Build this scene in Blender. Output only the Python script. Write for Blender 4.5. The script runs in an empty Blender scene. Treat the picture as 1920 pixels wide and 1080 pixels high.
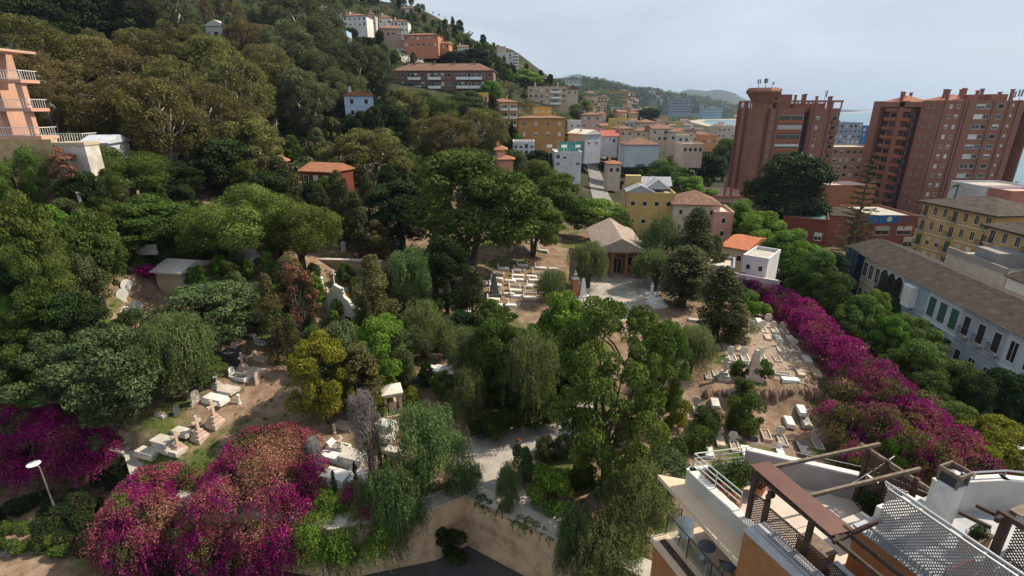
import bpy, math, random
import numpy as np
from mathutils import Vector
# ------------------------------------------------------------------ camera, sky, sun, exposure
CAMZ, FPX, PITCH = 46.0, 960.0, math.radians(19.5)
cp, sp = math.cos(PITCH), math.sin(PITCH)
scene = bpy.context.scene
cam_d = bpy.data.cameras.new('camera'); cam = bpy.data.objects.new('camera', cam_d)
scene.collection.objects.link(cam); scene.camera = cam
cam.location = (0, 0, CAMZ); cam.rotation_euler = (math.radians(90) - PITCH, 0, 0)
cam_d.lens = 18; cam_d.sensor_width = 36; cam_d.clip_start = 0.3; cam_d.clip_end = 60000
SUN_AZ, SUN_EL = math.radians(74), math.radians(47)     # azimuth from +Y towards +X
world = bpy.data.worlds.new('World'); scene.world = world; world.use_nodes = True
wn = world.node_tree; bg = wn.nodes['Background']
sky = wn.nodes.new('ShaderNodeTexSky'); sky.sky_type = 'NISHITA'; sky.sun_disc = False
sky.sun_elevation = SUN_EL; sky.sun_rotation = SUN_AZ; sky.altitude = 0
sky.air_density = 1.0; sky.dust_density = 1.2; sky.ozone_density = 2.0
# thin high cloud, mixed in by sky direction
tc = wn.nodes.new('ShaderNodeTexCoord'); mp = wn.nodes.new('ShaderNodeMapping')
mp.inputs['Scale'].default_value = (1.2, 1.2, 5.0)
nz = wn.nodes.new('ShaderNodeTexNoise'); nz.inputs['Scale'].default_value = 1.6; nz.inputs['Detail'].default_value = 7
nz.inputs['Roughness'].default_value = 0.55; nz.inputs['Distortion'].default_value = 0.6
cr = wn.nodes.new('ShaderNodeValToRGB'); cr.color_ramp.elements[0].position = 0.38; cr.color_ramp.elements[1].position = 0.72
cr.color_ramp.elements[0].color = (0.42, 0.42, 0.42, 1); cr.color_ramp.elements[1].color = (0.78, 0.78, 0.78, 1)
mx = wn.nodes.new('ShaderNodeMix'); mx.data_type = 'RGBA'
wn.links.new(tc.outputs['Generated'], mp.inputs['Vector']); wn.links.new(mp.outputs['Vector'], nz.inputs['Vector'])
wn.links.new(nz.outputs['Fac'], cr.inputs['Fac']); wn.links.new(cr.outputs['Color'], mx.inputs[0])
wn.links.new(sky.outputs['Color'], mx.inputs[6]); mx.inputs[7].default_value = (15.2, 16.5, 18.0, 1)
wn.links.new(mx.outputs[2], bg.inputs['Color']); bg.inputs['Strength'].default_value = 0.05
sd = bpy.data.lights.new('sun', 'SUN'); sd.energy = 5.0; sd.angle = math.radians(0.5); sd.color = (1.0, 0.88, 0.70)
sun = bpy.data.objects.new('sun', sd); scene.collection.objects.link(sun)
sv = Vector((math.sin(SUN_AZ) * math.cos(SUN_EL), math.cos(SUN_AZ) * math.cos(SUN_EL), math.sin(SUN_EL)))
sun.rotation_euler = sv.to_track_quat('Z', 'Y').to_euler()
scene.view_settings.view_transform = 'Standard'; scene.view_settings.look = 'None'
scene.view_settings.exposure = 0.36; scene.view_settings.gamma = 1.0
scene.cycles.use_denoising = True
scene.cycles.max_bounces = 5; scene.cycles.diffuse_bounces = 2; scene.cycles.glossy_bounces = 2
scene.cycles.transmission_bounces = 3; scene.cycles.volume_bounces = 0; scene.cycles.transparent_max_bounces = 6

# ------------------------------------------------------------------ pixel <-> world (photo pixels 1920x1080)
def ray(px, py):
    u, v = px - 960.0, 540.0 - py
    return u, FPX * cp + v * sp, v * cp - FPX * sp
def at_Y(px, py, Y):
    u, yw, zw = ray(px, py); return Vector((u / yw * Y, Y, CAMZ + zw / yw * Y))
def at_z(px, py, z):
    u, yw, zw = ray(px, py); return at_Y(px, py, (z - CAMZ) * yw / zw)
def ctl(px, py, z=None, Y=None):
    p = at_Y(px, py, Y) if Y else at_z(px, py, z); return (p.x, p.y, p.z)
# ------------------------------------------------------------------ terrain
CT = [ctl(*a) for a in [
    # driveway, gardens, right terraces
    (900, 930, 14.9), (900, 850, 15), (1000, 800, 15.5), (1075, 790, 16), (1040, 860, 15.3), (1000, 960, 15), (1280, 790, 16.4), (1180, 900, 15.8),
    (1400, 830, 16), (1500, 850, 16), (1300, 760, 16.8), (1350, 900, 15.8), (1500, 770, 16.3), (1380, 768, 16.4), (1450, 768, 16.3),
    (1340, 733, 18.0), (1400, 733, 18.2), (1500, 733, 18.2), (1450, 700, 18.3), (1450, 600, 18.9), (1340, 690, 18.1), (1540, 700, 18.2), (1380, 590, 19.2),
    (1250, 700, 17.6), (1300, 620, 19),
    # chapel forecourt and central graves
    (1150, 540, 20), (1210, 520, 20.2), (1160, 580, 19.8), (1180, 500, 20.3), (1060, 590, 19.4), (1000, 620, 18.8), (930, 560, 20), (930, 630, 18.8),
    (830, 650, 18.3), (860, 500, 22), (1000, 490, 21.5), (950, 455, 23), (1100, 460, 21), (870, 720, 17.2), (760, 700, 17.8), (960, 730, 17), (1100, 700, 17.5),
    # left cemetery
    (470, 680, 19.5), (400, 740, 18.6), (300, 820, 17.4), (640, 840, 16.2), (700, 790, 16.8), (640, 900, 15.6), (450, 640, 20.6), (240, 560, 24), (200, 600, 23.5),
    (330, 520, 24.5), (640, 520, 22), (700, 640, 18.8), (600, 640, 19.6), (640, 470, 24.5), (440, 500, 26), (250, 470, 29), (540, 470, 26), (160, 760, 18.5),
    (60, 700, 21), (60, 560, 27), (100, 850, 16.5), (20, 900, 15.5), (400, 900, 15.2), (250, 900, 15), (560, 950, 14.8), (700, 950, 14.8),
    (150, 385, 35), (60, 335, 37.5), (130, 332, 38.2), (175, 340, 37.2), (100, 440, 32), (0, 430, 35), (600, 345, 30), (500, 370, 29), (320, 350, 32), (400, 400, 29), (730, 420, 25), (850, 400, 24),
    # town
    (1200, 440, 19), (1120, 340, 18), (1020, 420, 21), (1360, 430, 17.5), (1400, 480, 17), (1320, 540, 18.6), (1420, 520, 17.5), (1400, 385, 15),
    (1480, 430, 14), (1560, 470, 13.6), (1700, 420, 13), (1640, 620, 13.8), (1740, 700, 13.6), (1880, 780, 13), (1800, 560, 13.4), (1600, 560, 13.8), (1520, 520, 15),
    (1050, 330, 22), (1000, 290, 26), (1150, 290, 19), (1250, 300, 16), (1300, 330, 14.5), (1340, 270, 8), (1250, 240, 8),
    (1460, 385, 13.5), (1600, 400, 12.5), (1850, 400, 12)]]
CT += [ctl(a[0], a[1], Y=a[2]) for a in [
    # hillside (pixel, pixel, distance)
    (60, 260, 95), (0, 200, 110), (200, 290, 112), (300, 300, 122), (420, 280, 135), (100, 180, 140), (250, 200, 150), (400, 200, 165), (550, 250, 160), (650, 280, 150),
    (0, 80, 190), (150, 60, 210), (300, 60, 230), (410, 80, 235), (450, 40, 280), (330, 0, 290), (0, -60, 260), (200, -60, 300), (520, 20, 320), (560, -10, 350), (420, -40, 330),
    (600, 200, 200), (700, 225, 190), (820, 250, 190), (930, 245, 220), (760, 300, 150), (900, 300, 160), (640, 130, 240), (700, 150, 240), (830, 160, 245), (930, 160, 250),
    (640, 40, 320), (700, 70, 310), (760, 95, 300), (800, 110, 300), (860, 110, 320), (900, 130, 330), (960, 150, 400), (1000, 175, 330), (1040, 200, 290), (960, 200, 270),
    (620, -5, 380), (700, 0, 400), (780, 12, 400), (830, 38, 400), (880, 70, 410), (920, 95, 420), (970, 130, 440), (1010, 150, 440), (1040, 165, 430), (1000, 240, 230), (1080, 240, 270), (1060, 215, 300)]]
CT += [(-80, 500, 100), (0, 500, 95), (-200, 500, 120), (-300, 300, 100), (30, 600, 60), (-200, 900, 90), (0, 900, 50), (60, 800, 30),
       (-60, 20, 14), (0, 20, 12), (30, 26, 15), (20, 10, 10), (60, 20, 12), (-60, 40, 18), (-75, 52, 32), (-110, 60, 48), (-150, 100, 70)]
# mid distance: town flats, ridge with villas, far mountains
CT += [ctl(a[0], a[1], Y=a[2]) for a in [(1150, 225, 480), (1200, 225, 520), (1250, 228, 700), (1180, 235, 400), (1120, 215, 600), (1100, 195, 900), (1230, 222, 900),
    (1050, 152, 1500), (1100, 152, 1600), (1150, 160, 1700), (1200, 168, 1900), (1250, 176, 2100), (1150, 185, 1300), (1200, 195, 1300), (1250, 200, 1500), (1300, 200, 2000),
    (1300, 183, 2500), (1350, 205, 2200), (1370, 206, 2800), (1400, 198, 3200)]]
FARB = [(ctl(1072, 142, Y=7000), 900, 700), (ctl(1040, 150, Y=7000), 700, 600), (ctl(1130, 151, Y=7000), 800, 700), (ctl(1215, 164, Y=7000), 700, 600), (ctl(1310, 168, Y=6000), 420, 500), (ctl(1336, 166, Y=6000), 380, 500),
        (ctl(1290, 178, Y=6000), 420, 500), (ctl(1365, 178, Y=6000), 300, 500), (ctl(1400, 188, Y=6000), 350, 500)]
CTA = np.array(CT, float)
def _w(x, y): return np.stack([np.asarray(x) / np.asarray(y) * 3.0, np.log(np.asarray(y)) * 2.6], -1)
_cw = _w(CTA[:, 0], CTA[:, 1]); CC = 0.04
def _phi(a, b):
    d2 = ((a[:, None, :] - b[None, :, :]) ** 2).sum(-1); return np.sqrt(d2 + CC * CC)
_A = np.zeros((len(CTA) + 1,) * 2); _A[:-1, :-1] = -_phi(_cw, _cw) - 0.0 ; _A[:-1, :-1] -= np.eye(len(CTA)) * -0.02
_A[:-1, -1] = 1; _A[-1, :-1] = 1
_sol = np.linalg.solve(_A, np.append(CTA[:, 2], 0.0))
WALL = [(-200, 60), (-70, 47), (-36, 40), (-31, 34.5), (-22, 32.6), (-14, 31.4), (-6.5, 33.3), (-4, 34.9), (3.7, 30.1), (10, 26.5), (30, 22), (70, 18), (300, 10)]
_wx = np.array([p[0] for p in WALL], float); _wy = np.array([p[1] for p in WALL], float)
COAST_Y = np.array([0, 150, 400, 800, 1290, 1700, 1960, 2080, 2600, 4000, 6000, 9000, 12000, 40000], float)
COAST_X = np.array([215, 262, 372, 430, 497, 590, 700, 1180, 1500, 2400, 4050, 4000, 3000, 3000], float)
def ramp(a, lo, hi): return np.clip((a - lo) / (hi - lo), 0, 1)
def height(x, y):
    x = np.atleast_1d(np.asarray(x, float)).ravel(); y = np.atleast_1d(np.asarray(y, float)).ravel()
    yc = np.clip(y, 14, 2900); xc = x
    out = np.empty(len(x))
    for i in range(0, len(x), 20000):
        s = slice(i, i + 20000)
        w = _w(xc[s], yc[s]); w[:, 0] = np.clip(w[:, 0], -6, 5)
        out[s] = -_phi(w, _cw) @ _sol[:-1] + _sol[-1]
    out = np.where(y > 2900, out * (1 - ramp(y, 2900, 4500)) + 22 * ramp(y, 2900, 4500), out)
    for (c, sx, sy) in FARB:
        out = np.where(y > 3200, np.maximum(out, 20 + (c[2] - 20) * np.exp(-((x - c[0]) / sx) ** 2 - ((y - c[1]) / sy) ** 2)), out)
    out += 0.12 * np.sin(x * 0.7 + 1.3 * np.sin(y * 0.31)) * np.sin(y * 0.6 + x * 0.13) * (y < 160)
    out += np.where(y > 1000, 0.004 * y * np.sin(x / 90 + np.sin(y / 210) * 2) * np.sin(y / 150 + x / 330), 0) * (y < 9000)
    # street in front of the cemetery wall
    wy = np.interp(x, _wx, _wy)
    low = np.where(x < -31, 11.4, 10.0)
    out = np.where(y < wy + 0.45, low, out)
    # coast
    cx = np.interp(y, COAST_Y, COAST_X); d = (cx - x) / (8 + 0.02 * y)
    out = np.where(d < 6, np.minimum(out, np.where(d > 0, 0.6 + d * 1.2 * (1 + y / 1500), d * 1.0)), out)
    out = np.where(d < -4, -6, out)
    return out
def hz(x, y): return float(height([x], [y])[0])
_YS = np.concatenate([np.arange(24, 120, 0.5), np.geomspace(120, 9000, 400)])
def ground(px, py, zoff=0.0):
    u, yw, zw = ray(px, py)
    X = u / yw * _YS; Z = CAMZ + zw / yw * _YS; h = height(X, _YS) + zoff
    idx = np.nonzero(Z <= h)[0]
    if len(idx) == 0: return at_Y(px, py, 2000)
    i = idx[0]
    if i == 0: return at_Y(px, py, _YS[0])
    d0 = Z[i-1] - h[i-1]; d1 = Z[i] - h[i]; t = d0 / (d0 - d1 + 1e-9)
    Y = _YS[i-1] + t * (_YS[i] - _YS[i-1]); return Vector((u / yw * Y, Y, CAMZ + zw / yw * Y))

# ------------------------------------------------------------------ helpers
COL = scene.collection
def tag(o, label=None, cat=None, group=None, kind=None):
    if label: o['label'] = label
    if cat: o['category'] = cat
    if group: o['group'] = group
    if kind: o['kind'] = kind
    return o
def link(name, data, parent=None, loc=(0, 0, 0), rotz=0.0, scale=None):
    o = bpy.data.objects.new(name, data); COL.objects.link(o)
    if parent is not None: o.parent = parent
    o.location = loc
    if rotz: o.rotation_euler = (0, 0, rotz)
    if scale is not None: o.scale = scale
    return o
def thing(name, label, cat, loc=(0, 0, 0), rotz=0.0, group=None, scale=None):
    return tag(link(name, None, None, loc, rotz, scale), label, cat, group)
class MB:
    def __init__(s): s.v = []; s.f = []; s.m = []
    def add(s, vs, fs, m=0):
        b = len(s.v); s.v += [tuple(p) for p in vs]; s.f += [tuple(b + i for i in f) for f in fs]; s.m += [m] * len(fs); return s
    def box(s, x0, y0, z0, x1, y1, z1, m=0, rot=0.0, org=None):
        vs = [(x, y, z) for z in (z0, z1) for (x, y) in ((x0, y0), (x1, y0), (x1, y1), (x0, y1))]
        if rot:
            ox, oy = org or ((x0 + x1) / 2, (y0 + y1) / 2); c, n = math.cos(rot), math.sin(rot)
            vs = [(ox + (x-ox)*c - (y-oy)*n, oy + (x-ox)*n + (y-oy)*c, z) for x, y, z in vs]
        return s.add(vs, [(0,3,2,1),(4,5,6,7),(0,1,5,4),(1,2,6,5),(2,3,7,6),(3,0,4,7)], m)
    def prism(s, poly, z0, z1, m=0):
        n = len(poly)
        z0f = z0 if callable(z0) else (lambda x, y: z0)
        z1f = z1 if callable(z1) else (lambda x, y: z1)
        vs = [(x, y, z0f(x, y)) for x, y in poly] + [(x, y, z1f(x, y)) for x, y in poly]
        fs = [tuple(range(n-1, -1, -1)), tuple(range(n, 2*n))] + [(i, (i+1) % n, n + (i+1) % n, n + i) for i in range(n)]
        return s.add(vs, fs, m)
    def tube(s, p0, p1, r0, r1=None, n=8, m=0):
        p0, p1 = Vector(p0), Vector(p1); r1 = r0 if r1 is None else r1
        d = (p1 - p0).normalized(); a = d.orthogonal().normalized(); b = d.cross(a)
        vs = [p + (a*math.cos(2*math.pi*i/n) + b*math.sin(2*math.pi*i/n))*r for p, r in ((p0, r0), (p1, r1)) for i in range(n)]
        fs = [(i, (i+1) % n, n+(i+1) % n, n+i) for i in range(n)] + [tuple(range(n-1, -1, -1)), tuple(range(n, 2*n))]
        return s.add(vs, fs, m)
    def path(s, pts, rs, n=7, m=0):
        for i in range(len(pts)-1): s.tube(pts[i], pts[i+1], rs[i], rs[i+1], n, m)
        return s
    def bar(s, p0, p1, w, h, m=0):       # rectangular beam, w across, h up
        p0, p1 = Vector(p0), Vector(p1); d = (p1-p0).normalized(); up = Vector((0,0,1))
        if abs(d.z) > .95: up = Vector((0,1,0))
        a = d.cross(up).normalized()*w/2; b = a.cross(d).normalized()*h/2
        vs = [p + q for p in (p0, p1) for q in (-a-b, a-b, a+b, -a+b)]
        return s.add(vs, [(0,3,2,1),(4,5,6,7),(0,1,5,4),(1,2,6,5),(2,3,7,6),(3,0,4,7)], m)
    def lathe(s, prof, n=12, c=(0,0), m=0):
        vs = []; k = len(prof)
        for r, z in prof: vs += [(c[0]+r*math.cos(2*math.pi*i/n), c[1]+r*math.sin(2*math.pi*i/n), z) for i in range(n)]
        fs = [(j*n+i, j*n+(i+1) % n, (j+1)*n+(i+1) % n, (j+1)*n+i) for j in range(k-1) for i in range(n)]
        fs += [tuple(range(n-1, -1, -1)), tuple(range((k-1)*n, k*n))]
        return s.add(vs, fs, m)
    def gable(s, x0, y0, x1, y1, z, h, over=0.4, t=0.18, axis='x', m=0):
        # solid gable roof with overhang; ridge along axis
        if axis == 'x':
            x0 -= over; x1 += over; y0 -= over; y1 += over; ym = (y0+y1)/2
            sec = [(y0, z-t), (y1, z-t), (y1, z), (ym, z+h), (y0, z)]
            vs = [(x, a, b) for x in (x0, x1) for a, b in sec]
        else:
            x0 -= over; x1 += over; y0 -= over; y1 += over; xm = (x0+x1)/2
            sec = [(x0, z-t), (x1, z-t), (x1, z), (xm, z+h), (x0, z)]
            vs = [(a, y, b) for y in (y1, y0) for a, b in sec]
        fs = [(0,1,2,3,4), (9,8,7,6,5)] + [(i, i+5, (i+1) % 5+5, (i+1) % 5) for i in range(5)]
        return s.add(vs, fs, m)
    def hip(s, x0, y0, x1, y1, z, h, over=0.5, t=0.2, m=0):
        x0 -= over; x1 += over; y0 -= over; y1 += over; w, d = x1-x0, y1-y0
        if w >= d: a, b = (x0+d/2, (y0+y1)/2), (x1-d/2, (y0+y1)/2)
        else: a, b = ((x0+x1)/2, y0+w/2), ((x0+x1)/2, y1-w/2)
        vs = [(x0,y0,z-t),(x1,y0,z-t),(x1,y1,z-t),(x0,y1,z-t),(x0,y0,z),(x1,y0,z),(x1,y1,z),(x0,y1,z),(a[0],a[1],z+h),(b[0],b[1],z+h)]
        if w >= d: tf = [(4,5,9,8),(5,6,9),(6,7,8,9),(7,4,8)]
        else: tf = [(4,5,8),(5,6,9,8),(6,7,9),(7,4,8,9)]
        return s.add(vs, [(0,3,2,1),(0,1,5,4),(1,2,6,5),(2,3,7,6),(3,0,4,7)] + tf, m)
    def mesh(s, name, mats, smooth=False):
        me = bpy.data.meshes.new(name); me.from_pydata(s.v, [], s.f)
        for mt in (mats if isinstance(mats, (list, tuple)) else [mats]): me.materials.append(mt)
        if isinstance(mats, (list, tuple)) and len(mats) > 1: me.polygons.foreach_set('material_index', s.m)
        if smooth: me.polygons.foreach_set('use_smooth', [True]*len(s.f))
        me.update(); return me
    def obj(s, name, mats, parent=None, loc=(0,0,0), rotz=0.0, smooth=False):
        return link(name, s.mesh(name, mats, smooth), parent, loc, rotz)
# ------------------------------------------------------------------ materials
def mat(name, c1, c2=None, scale=1.0, rough=0.85, bump=0.0, bscale=None, objvar=0.0, metal=0.0, spec=0.3, detail=4, stripes=None, c3=None):
    m = bpy.data.materials.new(name); m.use_nodes = True; nt = m.node_tree; n = nt.nodes; L = nt.links
    b = n['Principled BSDF']; b.inputs['Roughness'].default_value = rough; b.inputs['Metallic'].default_value = metal
    b.inputs['Specular IOR Level'].default_value = spec
    c1 = (*c1, 1); src = None
    b.inputs['Base Color'].default_value = c1
    tcn = n.new('ShaderNodeTexCoord')
    if c2:
        nn = n.new('ShaderNodeTexNoise'); nn.inputs['Scale'].default_value = scale; nn.inputs['Detail'].default_value = detail; nn.inputs['Roughness'].default_value = .65
        L.new(tcn.outputs['Object'], nn.inputs['Vector'])
        r = n.new('ShaderNodeValToRGB'); r.color_ramp.elements[0].position = .36; r.color_ramp.elements[1].position = .66
        r.color_ramp.elements[0].color = c1; r.color_ramp.elements[1].color = (*c2, 1)
        if c3: e = r.color_ramp.elements.new(.5); e.color = (*c3, 1)
        L.new(nn.outputs['Fac'], r.inputs['Fac']); src = r.outputs['Color']
    if stripes:   # (scale, axis vector, strength)
        w = n.new('ShaderNodeTexWave'); w.inputs['Scale'].default_value = stripes[0]; w.bands_direction = stripes[1]; w.inputs['Distortion'].default_value = .6
        L.new(tcn.outputs['Object'], w.inputs['Vector'])
        mm = n.new('ShaderNodeMix'); mm.data_type = 'RGBA'; mm.blend_type = 'MULTIPLY'; mm.inputs[0].default_value = stripes[2]
        if src: L.new(src, mm.inputs[6])
        else: mm.inputs[6].default_value = c1
        L.new(w.outputs['Color'], mm.inputs[7]); src = mm.outputs[2]
    if objvar:
        oi = n.new('ShaderNodeObjectInfo'); mr = n.new('ShaderNodeMapRange'); mr.inputs[3].default_value = 1 - objvar; mr.inputs[4].default_value = 1 + objvar
        L.new(oi.outputs['Random'], mr.inputs[0])
        hs = n.new('ShaderNodeHueSaturation'); L.new(mr.outputs[0], hs.inputs['Value'])
        if src: L.new(src, hs.inputs['Color'])
        else: hs.inputs['Color'].default_value = c1
        src = hs.outputs['Color']
    if src: L.new(src, b.inputs['Base Color'])
    if bump:
        nb = n.new('ShaderNodeTexNoise'); nb.inputs['Scale'].default_value = bscale or scale*4; nb.inputs['Detail'].default_value = 5
        L.new(tcn.outputs['Object'], nb.inputs['Vector'])
        bp = n.new('ShaderNodeBump'); bp.inputs['Strength'].default_value = bump; bp.inputs['Distance'].default_value = .08
        L.new(nb.outputs['Fac'], bp.inputs['Height']); L.new(bp.outputs['Normal'], b.inputs['Normal'])
    return m
def leafmat(name, c1, c2, c3=None, trans=0.3, objvar=0.22, huevar=0.02, nscale=0.5, rough=.55):
    k_ = 1.25 if name not in ('dark_evergreen', 'magenta_bracts', 'faded_bracts', 'faded_rose_bracts') else 1.0; c1, c2 = tuple(x*k_*.62 for x in c1), tuple(x*k_ for x in c2)  # darker end of the leaf tones lowered to stand in for shadow
    m = bpy.data.materials.new(name); m.use_nodes = True; nt = m.node_tree; n = nt.nodes; L = nt.links
    b = n['Principled BSDF']; b.inputs['Roughness'].default_value = .7; b.inputs['Specular IOR Level'].default_value = .12
    g = n.new('ShaderNodeNewGeometry'); tcn = n.new('ShaderNodeTexCoord')
    nn = n.new('ShaderNodeTexNoise'); nn.inputs['Scale'].default_value = nscale; nn.inputs['Detail'].default_value = 2
    L.new(tcn.outputs['Object'], nn.inputs['Vector'])
    ad = n.new('ShaderNodeMath'); ad.operation = 'MULTIPLY_ADD'; ad.inputs[1].default_value = .5
    L.new(g.outputs['Random Per Island'], ad.inputs[0])
    ms = n.new('ShaderNodeMapRange'); ms.inputs[1].default_value = .3; ms.inputs[2].default_value = .7; ms.inputs[3].default_value = 0; ms.inputs[4].default_value = .5
    L.new(nn.outputs['Fac'], ms.inputs[0]); L.new(ms.outputs[0], ad.inputs[2])
    r = n.new('ShaderNodeValToRGB'); r.color_ramp.elements[0].position = .15; r.color_ramp.elements[1].position = .85
    r.color_ramp.elements[0].color = (*c1, 1); r.color_ramp.elements[1].color = (*c2, 1)
    if c3: e = r.color_ramp.elements.new(.93); e.color = (*c3, 1); r.color_ramp.elements[1].position = .8
    L.new(ad.outputs[0], r.inputs['Fac'])
    oi = n.new('ShaderNodeObjectInfo'); mr = n.new('ShaderNodeMapRange'); mr.inputs[3].default_value = 1-objvar; mr.inputs[4].default_value = 1+objvar
    L.new(oi.outputs['Random'], mr.inputs[0])
    wn_ = n.new('ShaderNodeTexWhiteNoise'); wn_.noise_dimensions = '1D'; L.new(oi.outputs['Random'], wn_.inputs['W'])
    mh = n.new('ShaderNodeMapRange'); mh.inputs[3].default_value = .5-huevar; mh.inputs[4].default_value = .5+huevar; L.new(wn_.outputs['Value'], mh.inputs[0])
    hs = n.new('ShaderNodeHueSaturation'); L.new(r.outputs['Color'], hs.inputs['Color']); L.new(mr.outputs[0], hs.inputs['Value']); L.new(mh.outputs[0], hs.inputs['Hue'])
    L.new(hs.outputs['Color'], b.inputs['Base Color'])
    tr = n.new('ShaderNodeBsdfTranslucent'); L.new(hs.outputs['Color'], tr.inputs['Color'])
    mxs = n.new('ShaderNodeMixShader'); mxs.inputs[0].default_value = trans
    L.new(b.outputs[0], mxs.inputs[1]); L.new(tr.outputs[0], mxs.inputs[2]); L.new(mxs.outputs[0], n['Material Output'].inputs['Surface'])
    return m
M = {}
M['soil'] = None
M['asphalt'] = mat('asphalt', (.05,.05,.052), (.075,.073,.07), .5, .9, .2, 20)
M['concrete'] = mat('concrete', (.36,.33,.28), (.48,.44,.38), .8, .9, .15, 6)
M['drive'] = mat('drive_paving', (.30,.27,.24), (.44,.40,.36), .6, .9, .2, 8, c3=(.36,.33,.29))
M['wallbeige'] = mat('weathered_render', (.30,.20,.12), (.58,.42,.27), .55, .95, .35, 5, detail=9, c3=(.48,.34,.21))
M['white'] = mat('white_paint', (.74,.73,.70), (.82,.81,.78), .7, .7, .05, 4, objvar=.05)
M['offwhite'] = mat('offwhite_render', (.55,.52,.45), (.68,.65,.58), .3, .9, .1, 3, objvar=.08)
M['glass'] = mat('window_glass', (.02,.025,.03), None, rough=.08, spec=.6, objvar=.3)
M['shutter'] = mat('white_shutter', (.55,.54,.50), None, rough=.7, objvar=.2)
M['frame'] = mat('pale_frame', (.6,.6,.58), None, rough=.6)
M['dark'] = mat('dark_opening', (.03,.028,.026), None, rough=.9)
M['rooftile'] = mat('clay_roof_tile', (.20,.105,.07), (.33,.19,.13), 1.2, .9, .3, 9, objvar=.15, stripes=(2.2, 'X', .45))
M['roofbrown'] = mat('weathered_roof_tile', (.05,.037,.03), (.115,.086,.068), .8, .95, .4, 8, stripes=(2.4, 'Y', .5), c3=(.08,.06,.047))
M['rooforange'] = mat('orange_roof_tile', (.33,.13,.07), (.44,.20,.11), 1.2, .9, .2, 9, stripes=(2.4, 'X', .4))
M['stone'] = mat('grave_stone', (.38,.35,.31), (.56,.52,.46), 2.2, .85, .15, 12, objvar=.12, c3=(.47,.43,.38))
M['marble'] = mat('white_marble', (.60,.59,.56), (.74,.73,.70), 1.8, .6, .05, 10, objvar=.08)
M['pinkstone'] = mat('pinkish_limestone', (.42,.31,.24), (.60,.47,.38), 1.8, .9, .15, 10, objvar=.08)
M['darkstone'] = mat('dark_granite', (.055,.058,.065), (.11,.11,.12), 2.5, .6, .2, 10)
M['gravel'] = mat('grave_gravel', (.20,.17,.13), (.36,.32,.26), 6, .95, .3, 30, objvar=.2)
M['brick'] = mat('orange_brown_render', (.31,.125,.045), (.36,.155,.06), 3, .95, .15, 40)
M['cream'] = mat('cream_slab', (.56,.42,.29), (.62,.48,.34), .8, .85, .1, 8)
M['wood'] = mat('weathered_dark_wood', (.045,.028,.02), (.085,.056,.04), 5, .85, .2, 20)
M['woodgrey'] = mat('sunbleached_beam', (.13,.095,.07), (.22,.17,.13), 5, .9, .2, 20)
M['awning'] = mat('mahogany_panel', (.105,.045,.035), (.13,.058,.045), 2, .55, .05, 10)
M['metal'] = mat('grey_metal', (.40,.41,.42), None, rough=.4, metal=.7)
M['metaldark'] = mat('dark_metal', (.05,.055,.06), None, rough=.45, metal=.5)
M['terracotta'] = mat('terracotta', (.36,.14,.07), (.46,.20,.11), 3, .85)
M['paver'] = mat('terrace_paving', (.50,.42,.35), (.60,.52,.44), 1.5, .8, .05, 10)
M['bark'] = mat('bark_brown', (.06,.046,.036), (.12,.092,.072), 3, .95, .4, 12)
M['barkpale'] = mat('bark_pale', (.28,.25,.21), (.45,.41,.36), 2, .9, .2, 8)
M['plastic'] = mat('white_plastic', (.75,.75,.73), None, rough=.35, spec=.5)
M['rowroof'] = mat('dark_row_roof_tile', (.028,.021,.017), (.075,.056,.045), .9, .95, .4, 8, stripes=(2.4, 'X', .6), c3=(.048,.036,.03))
M['blue'] = mat('sign_blue', (.02,.16,.42), (.015,.11,.34), 1, .5)
M['red'] = mat('sign_red', (.5,.03,.03), None, rough=.5)
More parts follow.
